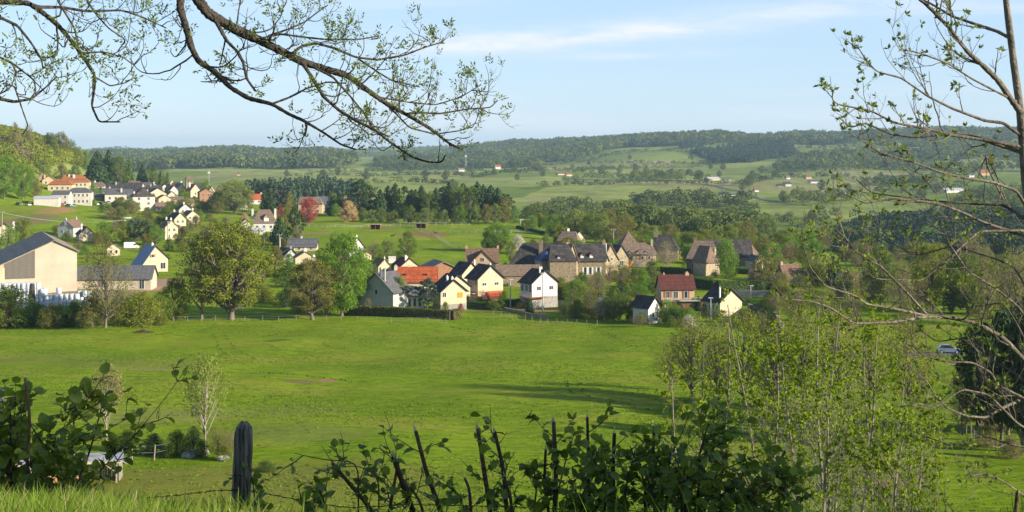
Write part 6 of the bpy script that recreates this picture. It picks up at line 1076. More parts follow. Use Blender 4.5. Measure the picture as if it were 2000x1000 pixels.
# paths
def strip(name, pts, wid, m, lift=.05):
    q = [place(*p) for p in pts]; P = np.array([(a[0], a[1]) for a in q]); d = np.r_[0, np.cumsum(np.linalg.norm(np.diff(P, axis=0), axis=1))]; t = np.arange(0, d[-1], 1.5); X_ = np.interp(t, d, P[:, 0]); Y_ = np.interp(t, d, P[:, 1])
    T = np.gradient(np.stack([X_, Y_], 1), axis=0); T /= np.linalg.norm(T, axis=1)[:, None]; Nn = np.stack([-T[:, 1], T[:, 0]], 1); A = []
    for sg in (-1, 0, 1): xx, yy_ = X_+Nn[:, 0]*wid/2*sg, Y_+Nn[:, 1]*wid/2*sg; A.append(np.stack([xx, yy_, H(xx, yy_)+lift+.02], 1))
    V = np.concatenate(A); n = len(t); i = np.arange(n-1); Q = np.concatenate([np.stack([i+k*n, i+(k+1)*n, i+(k+1)*n+1, i+k*n+1], 1) for k in (0, 1)]); o = mesh_np(name, V, Q, m, smooth=True); tag(o, kind='structure')
ASPH = m_surf('asphalt', (.085, .083, .080), (.12, .115, .11), scale=1)
strip('road', [(965, 600), (1000, 606), (1045, 612)], 3, ASPH); strip('road', [(1760, 692), (1853, 692), (1960, 690), (2080, 684)], 5, ASPH); strip('road', [(395, 414), (440, 416), (520, 422)], 5, ASPH)
strip('road', [(1100, 349), (1250, 352), (1330, 354), (1400, 364), (1470, 384), (1500, 392), (1540, 396)], 7, ASPH, .4)
strip('path', [(250, 570), (292, 566), (310, 555), (318, 545)], 5, m_surf('path_gravel', (.36, .23, .15), (.30, .19, .12), scale=1))

def cable(label, a, b, sag):   # a, b = (px, top y, foot y) of two poles
    P = []
    for px, yt, yb in (a, b): x, y, z = G(px, yb); P.append(np.array([x, y, -(yt-Y0)*y/F]))
    t = np.linspace(0, 1, 24)[:, None]; Q_ = P[0]*(1-t)+P[1]*t; Q_[:, 2] -= sag*4*(t*(1-t))[:, 0]; o = Q_[0].copy(); V, Q = tubes([(Q_-o+np.array([k*.5, 0, 0]), np.full(24, .028)) for k in (-1, 0, 1)], 4); c_ = mesh_np('power_cable', V, Q, SH_G); c_.location = tuple(o); tag(c_, label, 'power cable')
cable('sagging power cables from the cottage pole toward the left village', (546, 459, 500), (328, 436, 470), 1.5)
cable('power cables between the two poles behind the manor', (1275, 498, 540), (1198, 449, 490), 1.2)
cable('power cables from the left-edge pole to the slope', (4, 415, 486), (240, 430, 470), 2.)
# ------------------------------------------------------------------ foreground: growing twigs
def P3(px, py, Y): return np.array([(px-X0)/F*Y, Y, -(py-Y0)/F*Y])
def resample(P, n):
    P = np.asarray(P, float); d = np.r_[0, np.cumsum(np.linalg.norm(np.diff(P, axis=0), axis=1))]; t = np.linspace(0, d[-1], n)
    Q = np.stack([np.interp(t, d, P[:, k]) for k in range(3)], 1)
    for _ in range(2): Q[1:-1] = Q[1:-1]*.5+(Q[:-2]+Q[2:])*.25
    return Q
def grow(out, tips, p, d, ln, r, lvl, rng, up=.25, nch=3, spread=.8, wob_=.16, seg=.09, knots=True):
    n = max(4, int(ln/seg)); P = [np.array(p)]; d = d/np.linalg.norm(d)
    for i in range(n):
        d = d+rng.normal(size=3)*wob_+np.array([0, 0, up*(.2+i/n)*.35]); d /= np.linalg.norm(d); P.append(P[-1]+d*ln/n)
    P = np.array(P); rr_ = r*np.linspace(1, .38, n+1)
    if knots: rr_ = rr_*(1+.18*rng.random(n+1))
    out.append((P, rr_)); tips.append((P[-1], d, lvl))
    if lvl > 0:
        for k in range(nch):
            f = rng.uniform(.25, .95); i = int(f*n); t = P[min(i+1, n)]-P[i]; t /= np.linalg.norm(t)+1e-9
            s_ = np.cross(t, rng.normal(size=3)); s_ /= np.linalg.norm(s_)+1e-9
            grow(out, tips, P[i], t*.75+s_*spread, ln*rng.uniform(.35, .65), r*.55, lvl-1, rng, up, nch, spread, wob_, seg)
def leaflets(tips, rng, n=(5, 8), ln=.07, wd=.3, spread=.8, curl=.4, pinn=0, drop=0.):
    """tufts of narrow leaflets: 2 quads per leaflet bent at the middle; pinn>0 sets leaflets in pairs along a stalk"""
    V, Q, Rn, b = [], [], [], 0
    def leaf(p, d, l, w_):
        nonlocal b
        s_ = np.cross(d, rng.normal(size=3)); s_ /= np.linalg.norm(s_)+1e-9; nn = np.cross(s_, d); m_ = p+d*l*.5+nn*l*.06; e = p+d*l-nn*l*curl*rng.uniform(0, .5)
        V.extend([p, m_+s_*w_*l*.5-nn*l*.05, e, m_-s_*w_*l*.5-nn*l*.05, m_]); Q.extend([(b, b+1, b+4, b+4), (b+1, b+2, b+4, b+4), (b+2, b+3, b+4, b+4), (b+3, b, b+4, b+4)]); Rn.extend([rng.random()]*5); b += 5
    for p, d, lv in tips:
        for k in range(rng.integers(*n)):
            dd = d*rng.uniform(.3, 1)+rng.normal(size=3)*spread+np.array([0, 0, .25-drop]); dd /= np.linalg.norm(dd)
            if pinn:
                L_ = ln*rng.uniform(1.2, 2.2); sd = np.cross(dd, rng.normal(size=3)); sd /= np.linalg.norm(sd)
                for j in range(pinn):
                    q = p+dd*L_*(j+1)/(pinn+.5)
                    for sg in (-1, 1): e = dd*.7+sd*sg*.8; leaf(q, e/np.linalg.norm(e), ln*rng.uniform(.7, 1.1), wd)
                leaf(p+dd*L_, dd, ln, wd)
            else: leaf(p, dd, ln*rng.uniform(.6, 1.25), wd)
    Q = np.array(Q); T = Q[:, :3]; return np.array(V), T, np.array(Rn)
def limb_tree(name, label, cat, trunk, limb_list, rng, bark, leafm, twig, lf, origin):
    """trunk, limb_list: [(points, r0, r1)] -> one tree thing with trunk, limbs, twigs, leaves"""
    r = empty(name, origin); tag(r, label, cat); o = np.array(origin)
    V, Q = tubes([(resample(p, max(12, len(p)*6))-o, np.linspace(a, b_, max(12, len(p)*6))*(1+.12*rng.random(max(12, len(p)*6)))) for p, a, b_ in trunk], 10); mesh_np('trunk', V, Q, bark, r, smooth=True)
    tw, tips = [], []
    for li, (p, a, b_) in enumerate(limb_list):
        n = max(10, len(p)*8); Pn = resample(p, n); rr_ = np.linspace(a, b_, n)*(1+.28*rng.random(n)); V, Q = tubes([(Pn-o, rr_)], 8); mesh_np('limb', V, Q, bark, r, smooth=True)
        L_ = np.linalg.norm(np.diff(Pn, axis=0), axis=1).sum(); nt_ = int(L_*twig['per_m'])
        for k in range(nt_):
            f = rng.uniform(twig.get('from', .12), 1)**.8; i = min(n-2, int(f*n)); t = Pn[i+1]-Pn[i]; t /= np.linalg.norm(t)
            s_ = np.cross(t, rng.normal(size=3)); s_ /= np.linalg.norm(s_); s_[2] = abs(s_[2])*twig.get('lift', .3)+s_[2]*(1-twig.get('lift', .3))
            grow(tw, tips, Pn[i], t*.7+s_*.9, rng.uniform(*twig['len'])*(1-.62*f), max(twig['rmin'], min(rr_[i]*.45, twig['r'])), twig['lvl'], rng, up=twig['up'], nch=twig['nch'], wob_=twig.get('wob', .16), seg=twig.get('seg', .06))
        tips.append((Pn[-1], Pn[-1]-Pn[-2], 0))
    V, Q = tubes([(p-o, q) for p, q in tw], 5); mesh_np('twigs', V, Q, twig.get('m', bark), r, smooth=True)
    keep = [t for t in tips if rng.random() < lf['p']]; V, T, Rn = leaflets([(a-o, b_/np.linalg.norm(b_), c) for a, b_, c in keep], rng, **lf['k']); mesh_np('leaves', V, T, leafm, r, attr=Rn); return r
def px_path(pts, Ya, Yb=None):
    n = len(pts); Yb = Ya if Yb is None else Yb; return [P3(a, b, Ya+(Yb-Ya)*i/max(1, n-1)) for i, (a, b) in enumerate(pts)]
# --- ash overhead on the left: trunk stands beside the camera, limbs hang into the view
rng = np.random.default_rng(11); Yt = 7.6; TX = -6.4; tz = float(H(TX, Yt)); S = 8.0
trunk = [([(TX, Yt, tz-.3), (TX+.1, Yt, 0), (TX+.3, Yt+.1, 2.2), (TX+.2, Yt, 5), (TX+.6, Yt+.2, 8)], .26, .10)]
m0 = P3(368, -40, 8.0); br = np.array([TX+.3, Yt+.1, 2.0])
LM = []
WK = .78
def add(pts, w0, w1, Ya, Yb): LM.append((px_path(pts, Ya, Yb), w0/2*Ya/F*WK, w1/2*Yb/F*WK))
LM.append(([tuple(br), (-4.6, 7.8, 2.6), (-3.1, 7.9, 2.0), tuple(m0)], .085, .036))
add([(368, -40), (387, 0), (405, 25), (433, 42), (465, 60), (510, 80), (552, 101), (590, 121), (636, 135), (678, 147), (716, 175), (755, 203), (800, 227), (842, 252), (877, 280), (898, 290)], 27, 5, 8.0, 8.6)
add([(368, -40), (352, 0), (352, 17), (363, 52), (373, 91), (387, 119), (419, 140), (450, 171), (485, 192), (531, 203), (566, 224), (590, 234), (632, 259), (667, 283), (695, 292)], 18, 3.5, 8.0, 7.6)
add([(419, 38), (430, 56), (443, 80), (464, 101), (475, 122), (482, 154), (499, 178)], 9, 5, 8.0, 7.8)
add([(590, 122), (611, 154), (632, 189), (664, 217), (699, 238), (730, 252), (765, 280), (807, 308), (839, 317), (863, 317), (869, 304)], 9, 3.2, 8.15, 7.7)
add([(600, 125), (650, 150), (685, 189), (710, 220), (730, 252), (760, 268)], 6, 3, 8.2, 8.0)
add([(573, 103), (587, 91), (615, 84), (650, 93), (695, 112), (737, 117), (790, 108), (825, 94), (857, 84)], 7, 2.8, 8.1, 8.6)
add([(700, 115), (737, 140), (765, 157), (820, 170)], 4.5, 2.6, 8.4, 8.7)
add([(503, 77), (545, 66), (597, 73), (636, 77), (702, 77), (740, 70)], 5.5, 2.6, 8.05, 8.4)
add([(524, 70), (566, 56), (597, 42), (612, 30), (640, 10)], 4.5, 2.6, 8.1, 8.5)
add([(795, 222), (811, 220), (860, 222), (912, 213), (958, 210), (972, 196)], 5, 2.4, 8.45, 8.9)
add([(531, 203), (566, 190), (600, 172), (640, 160), (676, 163)], 5, 3, 7.8, 7.9)
add([(690, 152), (740, 190), (800, 200), (850, 205), (900, 190), (940, 165)], 4, 2.2, 8.35, 8.8)
add([(755, 203), (800, 250), (850, 262), (900, 255), (930, 240)], 4, 2.2, 8.45, 8.9)
add([(462, 58), (466, 20), (475, -20)], 4, 2.5, 8.05, 8.2)
b0 = np.array([TX+.25, Yt, 1.6]); e0 = P3(-60, -10, 7.4)
LM.append(([tuple(b0), (-5.0, 7.5, 1.4), tuple(e0), tuple(P3(0, 3, 7.4))], .07, .022))
add([(0, 3), (56, 6), (84, 25), (112, 48), (134, 73), (151, 95), (168, 120), (185, 146), (185, 168), (179, 207), (193, 238), (235, 238)], 13, 3, 7.4, 7.6)
add([(60, 8), (78, 14), (120, 14), (168, 22), (238, 20), (280, 34), (325, 55)], 8, 2.6, 7.4, 8.0)
LM.append(([tuple(b0), (-4.6, 7.3, .9), tuple(P3(-40, 24, 7.2)), tuple(P3(0, 34, 7.2))], .05, .016))
add([(0, 34), (34, 50), (59, 81), (81, 115), (84, 134)], 7, 3.5, 7.2, 7.2)
LM.append(([tuple(P3(-200, 60, 7.3)), tuple(P3(-100, 140, 7.2)), tuple(P3(0, 193, 7.2))], .03, .014)); LM.append(([(TX+.2, Yt, .6), tuple(P3(-200, 60, 7.3))], .05, .03))
add([(0, 193), (28, 199), (62, 193), (90, 170), (110, 150)], 8, 2.6, 7.2, 7.4)
add([(0, 112), (28, 126), (67, 157), (70, 179), (58, 194)], 5, 3, 7.3, 7.2)
add([(10, 165), (28, 168), (45, 218), (55, 246), (45, 262)], 4, 2.5, 7.2, 7.3)
add([(162, 104), (202, 101), (241, 112), (262, 128), (282, 105)], 4, 2.4, 7.5, 7.7)
add([(112, 0), (146, 56), (153, 90)], 5, 4, 7.4, 7.5); add([(171, 3), (190, 31), (213, 56), (246, 78), (230, 100)], 4.5, 2.4, 7.4, 7.7)
add([(185, 150), (215, 168), (245, 162), (258, 154)], 3.5, 2.2, 7.5, 7.7)
limb_tree('ash_tree', 'dark gnarled ash overhanging the upper left of the view with budding twigs', 'tree', trunk, LM, rng, BARKD, G_ASHT,
          dict(per_m=8.5, len=(.14, .62), r=.0058, rmin=.0030, lvl=2, nch=2, up=1.0, lift=.35, wob=.24, seg=.035, **{'from': .1}), dict(p=.42, k=dict(n=(2, 5), ln=.030, wd=.36, spread=.75, pinn=2)), (TX, Yt, tz))
# --- ash at the right edge
AB = m_surf('ash_bark', (.075, .062, .048), (.22, .185, .145), scale=4, bump=.6, bscale=30); WK = .85
rng = np.random.default_rng(21); LM = []
bx, by = P3(2055, 900, 12.0)[:2]; bz = float(H(bx, by))
trunk = [([(bx, by, bz-.3), tuple(P3(2058, 900, 12)), tuple(P3(2040, 600, 12)), tuple(P3(2008, 400, 12)), tuple(P3(2000, 320, 12)), tuple(P3(1996, 256, 12)), tuple(P3(1990, 192, 12)), tuple(P3(1980, 128, 12)), tuple(P3(1974, 72, 12)), tuple(P3(1964, 0, 12)), tuple(P3(1955, -150, 12)), tuple(P3(1960, -400, 12))], .062, .014)]
add([(1998, 225), (1975, 195), (1952, 160), (1920, 128), (1892, 104), (1852, 52), (1808, 8), (1770, -20)], 13, 5, 12, 11.6)
add([(1975, 76), (1950, 62), (1920, 52), (1860, 32), (1820, 8), (1780, -10)], 8, 3.5, 12, 12.6)
add([(1990, 200), (1956, 184), (1900, 155), (1852, 124), (1800, 105), (1760, 95)], 5, 2.5, 12, 11.4)
add([(1998, 268), (1960, 240), (1924, 236), (1860, 212), (1812, 188), (1760, 152), (1712, 140), (1690, 115), (1676, 92)], 7, 2.4, 12, 11.4)
add([(2000, 288), (1940, 276), (1860, 264), (1812, 252), (1748, 240), (1700, 216), (1636, 204), (1624, 194), (1628, 176)], 8, 2.4, 12, 11.5)
add([(2002, 300), (1972, 290), (1900, 266), (1840, 262), (1790, 268), (1740, 262), (1690, 240), (1660, 250), (1638, 228)], 9, 2.2, 12, 12.3)
add([(2015, 420), (1985, 372), (1940, 356), (1884, 348), (1836, 336), (1780, 316), (1720, 300), (1680, 272), (1664, 264)], 7, 2.2, 12, 11.6)
add([(2020, 440), (1960, 400), (1900, 398), (1840, 394), (1796, 388), (1740, 382), (1700, 376), (1672, 350)], 6, 2.2, 12, 12.4)
add([(2035, 480), (2000, 460), (1924, 436), (1880, 415), (1840, 400), (1790, 392), (1740, 388), (1690, 398), (1655, 380)], 8, 2.2, 12, 11.7)
add([(2030, 470), (2000, 450), (1912, 452), (1890, 470), (1850, 510), (1800, 548), (1720, 546), (1650, 530)], 6, 2, 12, 11.4)
add([(2046, 740), (2000, 702), (1960, 660), (1904, 630), (1856, 620), (1812, 618), (1740, 630), (1668, 632), (1620, 600), (1584, 588), (1545, 585)], 11, 2.4, 12, 10.9)
add([(1812, 616), (1764, 564), (1720, 520), (1672, 492), (1648, 460), (1636, 416)], 6, 2, 11.5, 11.2)
add([(1814, 618), (1752, 604), (1692, 594), (1668, 576), (1612, 560), (1580, 520), (1564, 460)], 6, 2, 11.5, 10.8)
add([(2055, 830), (2000, 778), (1948, 752), (1936, 728), (1900, 708), (1840, 706), (1796, 692), (1770, 670)], 7, 2, 12, 11.6)
add([(2055, 835), (2000, 782), (1980, 772), (1945, 751), (1938, 723), (1945, 690)], 7, 2.5, 12, 12.4)
add([(1990, 782), (1962, 795), (1924, 816), (1885, 812), (1850, 797), (1826, 772), (1805, 734)], 6.5, 2.2, 12, 11.5)
add([(2058, 1000), (2000, 968), (1973, 949), (1945, 932), (1917, 925), (1892, 932)], 5, 2.2, 12, 11.3)
add([(2052, 760), (1990, 640), (1960, 590), (1900, 600), (1870, 560)], 5, 2, 12, 12.6)
add([(1960, 390), (1930, 330), (1925, 300), (1945, 340), (1968, 400), (1995, 440)], 4, 2, 12.2, 12.2)
add([(1848, 360), (1830, 380), (1800, 340), (1770, 330)], 3, 1.8, 11.8, 11.6)
add([(2055, 800), (1985, 730), (1930, 700), (1880, 660), (1830, 668), (1790, 640)], 6, 2, 12, 12.4)
add([(2052, 700), (1990, 600), (1940, 560), (1890, 530), (1850, 470), (1838, 430)], 6, 2, 12, 11.5)
add([(2055, 860), (1990, 830), (1930, 770), (1880, 760), (1820, 800), (1780, 790)], 5.5, 2, 12, 11.3)
add([(2055, 880), (1980, 870), (1920, 850), (1860, 870), (1800, 850)], 5, 2, 12, 12.2)
add([(2050, 640), (1980, 520), (1930, 500), (1860, 480), (1790, 500), (1730, 470)], 5.5, 2, 12, 12.5)
limb_tree('ash_tree', 'slim ash at the right edge with long budding branches reaching over the meadow', 'tree', trunk, LM, rng, AB, G_ASHT,
          dict(per_m=5.5, len=(.25, 1.05), r=.0070, rmin=.0038, lvl=2, nch=2, up=.8, lift=.3, wob=.17, seg=.06, m=AB), dict(p=.42, k=dict(n=(4, 8), ln=.050, wd=.45, spread=.7)), (bx, by, bz))
BARKM = m_surf('young_ash_bark', (.13, .115, .085), (.26, .23, .17), scale=5)
# --- young ash thicket
def sapling(px, Y, ytop, lean, seed, label, w_=1.):
    rng = np.random.default_rng(seed); x, y, z = W(px, Y); h = -(ytop-Y0)*Y/F-z; r = empty('young_ash', (x, y, z)); tag(r, label, 'young ash', 'young ash thicket'); tw, tips = [], []
    t = np.linspace(0, 1, 16); st = np.stack([lean*t**1.4*h+.10*np.sin(t*7+seed), .06*np.cos(t*6+seed*2)*h*.3, t*h], 1); st[:, :2] -= st[0, :2]
    V, Q = tubes([(st, np.linspace(.065, .012, 16)*w_)], 7); mesh_np('trunk', V, Q, BARKM, r, smooth=True)
    for k in range(30):
        f = rng.uniform(.30, .98); i = min(14, int(f*15)); a = rng.random()*6.283; d = np.array([math.cos(a)*.75, math.sin(a)*.75, .85]); grow(tw, tips, st[i]*(1-(f*15-i))+st[i+1]*(f*15-i), d, rng.uniform(.9, 2.1)*(1.25-f)*1.3*w_, .016*(1.2-f), 2, rng, up=.5, nch=3, spread=.65, wob_=.1, seg=.16, knots=False)
    V, Q = tubes(tw, 4); mesh_np('branches', V, Q, BARKM, r, smooth=True)
    V, T, Rn = leaflets([(p+rng.normal(size=3)*.02, d, l) for p, d, l in tips if rng.random() < .52], rng, n=(11, 20), ln=.10, wd=.42, spread=1.15); mesh_np('leaves', V, T, G_ASH, r, attr=Rn)
for i, (px, Y, yt, ln) in enumerate(sorted([(1385, 42, 668, -.02), (1425, 36, 630, .00), (1492, 40, 596, -.10), (1490, 34, 650, .05), (1560, 38, 606, -.06), (1600, 33, 600, -.01), (1612, 35, 590, .04), (1655, 37, 625, .10), (1700, 40, 640, -.02), (1740, 44, 690, .05), (1760, 36, 760, .10), (1640, 30, 760, -.05), (1350, 38, 740, -.08), (1790, 33, 820, .02), (1640, 46, 610, .0), (1720, 30, 830, .1)])):
    sapling(px, Y, yt, ln, 50+i, f'young ash, stem {ORD[i]} from the left, {["leaning left", "upright", "leaning right"][0 if ln < -.03 else 2 if ln > .03 else 1]} in the bright thicket')
# --- hazel: broad leaves
def hazel_leaf():
    """one rounded leaf 1 long: folded midrib, pointed tip, ribbed blade"""
    t = np.linspace(0, 1, 9); wv = .46*np.sin(np.pi*np.clip(t*.92+.08, 0, 1))**.62*(1-.15*t); wv[-1] = 0.0; wv[0] = .06; V = []
    for i, (a, b_) in enumerate(zip(t, wv)):
        zz = -.35*(a-.4)**2; rib = .035*(-1)**i
        V += [(a, -b_, zz+.10*b_*2+rib), (a+.03, -b_*.5, zz+.03+rib*.6), (a+.05 if i < 8 else 1.08, 0, zz-.03), (a+.03, b_*.5, zz+.03+rib*.6), (a, b_, zz+.10*b_*2+rib)]
    Q = [(i*5+j, i*5+j+1, i*5+j+6, i*5+j+5) for i in range(8) for j in range(4)]; return np.array(V), np.array(Q)
HL = hazel_leaf()
def hazel_leaves(spots, rng, size=(.038, .068)):
    V0, Q0 = HL; VV, QQ, RR = [], [], []; n = len(V0)
    for k, (p, d) in enumerate(spots):
        s_ = rng.uniform(*size); d = d*.5+rng.normal(size=3)*.6+np.array([0, -.1, -.25]); d /= np.linalg.norm(d); up = np.array([0, 0, 1.])+rng.normal(size=3)*.45; sd = np.cross(up, d); sd /= np.linalg.norm(sd); up = np.cross(d, sd)
        VV.append(p+(V0[:, :1]*d+V0[:, 1:2]*sd+V0[:, 2:]*up)*s_); QQ.append(Q0+k*n); RR.append(np.full(n, rng.random()))
    return np.concatenate(VV), np.concatenate(QQ), np.concatenate(RR)
def hazel(label, stems, seed, leafy=1., m=BARKR, name='hazel_bush', tw_len=(.25, .6), lsize=(.038, .068), ntw=5, pscale=1., leaf_from=.25):
    """stems: [(px0,py0,px1,py1,Y,width px, cut?)]"""
    rng = np.random.default_rng(seed); a = stems[0]; o = P3(a[0], a[1], a[4]); o[2] = float(H(o[0], o[1])); r = empty(name, tuple(o)); tag(r, label, 'hazel bush'); spots = []; tw = []
    for (x0, y0_, x1, y1_, Y, wpx, cut) in stems:
        p1 = P3(x1, y1_, Y+rng.uniform(-.15, .15)); p0 = P3(x0, y0_, Y); d = p0-p1; gz = float(H(p0[0], p0[1])); ft = p0+d/max(1e-6, abs(d[2]))*max(0, (p0[2]-gz)) if abs(d[2]) > .05 else p0
        ft = p0+(ft-p0)*min(1, 1.2); ft[2] = gz-.1; P = resample([ft, p0, (p0+p1)/2+rng.normal(size=3)*.015, p1], 16); rw = wpx*.42*Y/F
        V, Q = tubes([(P-o, np.linspace(rw*1.25, rw*(.85 if cut else .35), 16)*(1+.12*rng.random(16)))], 7); st = mesh_np('stem', V, Q, m, r, smooth=True)
        if cut:   # pale splintered cut end
            b = MB()
            for k in range(4): b.cyl(P[-1]-o+rng.normal(size=3)*rw*.4, P[-1]-o+(P[-1]-P[-2])/np.linalg.norm(P[-1]-P[-2])*rw*rng.uniform(1.2, 4)+rng.normal(size=3)*rw*.3, rw*.5, rw*.05, 5)
            b.build('cut_end', CREAM, st)
        for k in range(int(ntw*leafy*(1 if not cut else .8))):
            f = rng.uniform(leaf_from, .97); i = int(f*15); t = P[min(i+1, 15)]-P[i]; t /= np.linalg.norm(t)+1e-9; sd = np.cross(t, rng.normal(size=3)); sd /= np.linalg.norm(sd); ou, tp = [], []
            grow(ou, tp, P[i], t*.5+sd*.9+np.array([0, 0, .2]), rng.uniform(*tw_len), .0035, 1, rng, up=.3, nch=1, spread=.7, wob_=.12, seg=.05, knots=False)
            for q, rr_ in ou:
                tw.append((q-o, rr_))
                for j in range(1, len(q), 1 if leafy > .9 else 2):
                    if rng.random() < .88: spots.append((q[j]-o, q[j]-q[j-1]))
    V, Q = tubes(tw, 4); mesh_np('twigs', V, Q, m, r, smooth=True)
    V, Q, Rn = hazel_leaves([(p, d/np.linalg.norm(d)) for p, d in spots], rng, lsize); mesh_np('leaves', V, Q, G_HAZEL, r, attr=Rn, smooth=True); return r
hazel('leafy hazel bush filling the lower left corner', [(20, 940, 20, 780, 7.2, 9, 0), (70, 950, 48, 800, 7.6, 9, 0), (120, 950, 60, 830, 7.4, 7, 0), (125, 950, 145, 780, 7.5, 8, 0), (150, 950, 200, 790, 7.3, 7, 0), (90, 940, 10, 860, 7., 7, 0), (60, 950, 110, 850, 7.1, 7, 0), (30, 950, -30, 840, 7.3, 7, 0)], 61, 1.0, BARKD, ntw=11, tw_len=(.12, .30), leaf_from=.25, lsize=(.05, .08))
hazel('single hazel shoot arching up in front of the meadow at the left', [(165, 960, 262, 850, 7.6, 4, 0), (262, 850, 362, 722, 7.6, 3, 0)], 62, .8, BARKD, ntw=11, tw_len=(.06, .22))
hazel('bare brown cut stake with few leaves beside the left hazel bush', [(52, 900, 49, 738, 7.0, 7, 1)], 63, .3, BARKR, ntw=5)
hazel('cut hazel stems with drooping leaves just right of the old post', [(722, 990, 650, 906, 7.8, 9, 1), (700, 900, 575, 885, 7.9, 4, 0), (740, 930, 662, 912, 7.9, 4, 0), (640, 1010, 620, 950, 7.7, 4, 0), (600, 1010, 585, 960, 7.6, 4, 0)], 64, .9, ntw=7, tw_len=(.08, .28))
hazel('splintered thick hazel stool left of the tall cut stakes', [(808, 1000, 768, 892, 7.9, 12, 1), (760, 1000, 778, 900, 7.8, 7, 1), (830, 1010, 800, 950, 7.7, 6, 1)], 65, .8, ntw=9, tw_len=(.12, .34))
hazel('tall leaning cut stake with withered leaves near the middle', [(862, 1000, 812, 842, 7.9, 10, 1), (905, 1000, 880, 950, 7.7, 6, 1), (920, 1000, 908, 935, 7.8, 7, 1)], 66, .7, ntw=8, tw_len=(.08, .28))
hazel('pair of tall cut stakes close together left of centre', [(958, 1000, 933, 836, 7.8, 10, 1), (990, 1000, 966, 842, 7.9, 9, 1), (1000, 1000, 985, 930, 7.6, 6, 1)], 67, .9, ntw=9, tw_len=(.10, .30))
hazel('straight tallest cut stake with leaves around its foot', [(1083, 1000, 1081, 824, 7.8, 10, 1), (1092, 950, 1122, 845, 7.8, 5, 0), (1072, 1000, 1066, 878, 7.9, 7, 1), (1042, 1000, 1040, 905, 7.7, 6, 0), (1120, 1000, 1160, 930, 7.5, 8, 0), (1130, 1010, 1110, 930, 7.6, 6, 0)], 68, 1.0, ntw=6, tw_len=(.08, .22))
hazel('leafy hazel with thin upright stake right of the tallest cut stake', [(1150, 1000, 1147, 814, 7.9, 7, 1), (1178, 1000, 1200, 880, 7.6, 7, 0), (1200, 1000, 1200, 846, 7.8, 9, 1), (1160, 1010, 1185, 900, 7.4, 6, 0), (1215, 1010, 1240, 880, 7.5, 6, 0)], 69, 1.0, BARKD, ntw=8, tw_len=(.10, .26))
hazel('dense dark hazel in the lower middle below the ash thicket', [(1280, 1000, 1278, 832, 7.9, 8, 1), (1260, 1010, 1230, 870, 7.6, 7, 0), (1300, 1010, 1310, 880, 7.5, 7, 0), (1320, 1000, 1350, 890, 7.7, 9, 0), (1290, 1010, 1260, 920, 7.3, 6, 0), (1340, 1010, 1330, 930, 7.3, 6, 0)], 70, 1.0, BARKD, ntw=9, tw_len=(.10, .28))
hazel('hazel with one tall leafy shoot rising against the ash thicket', [(1330, 1000, 1382, 830, 7.6, 9, 0), (1380, 870, 1395, 800, 7.6, 4, 0), (1400, 1010, 1420, 880, 7.4, 7, 0), (1370, 1010, 1400, 920, 7.2, 6, 0), (1440, 1010, 1450, 930, 7.5, 6, 0), (1340, 980, 1310, 870, 7.9, 6, 0)], 71, 1.0, BARKD, ntw=9, tw_len=(.10, .28))
hazel('hazel with red slanting cut stem at its right end', [(1495, 940, 1533, 882, 7.6, 7, 1), (1470, 1010, 1497, 940, 7.6, 7, 0), (1480, 1010, 1450, 920, 7.3, 6, 0), (1520, 1010, 1540, 960, 7.5, 6, 0), (1420, 1010, 1440, 960, 7.2, 6, 0), (1500, 1010, 1560, 950, 7.6, 5, 0)], 72, 1.0, BARKR, ntw=8, tw_len=(.10, .26))
# --- old fence post, wire, side post
def oldpost(px0, px1, ytop, Y, wpx, label, seed, m):
    g = np.random.default_rng(seed); a = P3(px0, ytop, Y); b_ = P3(px1, 1000, Y); d = (b_-a)/(a[2]-b_[2]); zb = float(H(b_[0], b_[1]))-.3; foot = a+d*(a[2]-zb); r = wpx/2*Y/F; n, m_ = 22, 26; V = []
    for j in range(m_):
        t = j/(m_-1); c = foot*(1-t)+a*t; e = 1 if t < .93 else math.sqrt(max(0, 1-((t-.93)/.075)**2)); 
        for i in range(n):
            th = 2*math.pi*i/n; q = r*(1.08-.16*t)*e*(1+.022*math.sin(th*7+seed)+.03*math.sin(th*2+seed)+.015*math.sin(th*13+j*.35)+.03*math.sin(j*1.3+th*3)); V.append((c[0]+math.cos(th)*q, c[1]+math.sin(th)*q*.9, c[2]+(.006*math.sin(th*3) if t > .95 else 0)))
    Q = [(j*n+i, j*n+(i+1) % n, (j+1)*n+(i+1) % n, (j+1)*n+i) for j in range(m_-1) for i in range(n)]; V.append(tuple(a)); V = np.array(V)-foot
    me = bpy.data.meshes.new('fence_post'); me.from_pydata([tuple(v) for v in V], [], Q+[((m_-1)*n+i, (m_-1)*n+(i+1) % n, len(V)-1) for i in range(n)]); me.materials.append(m); me.polygons.foreach_set('use_smooth', [True]*len(me.polygons))
    o = bpy.data.objects.new('fence_post', me); COL.objects.link(o); o.location = tuple(foot); return tag(o, label, 'fence post')
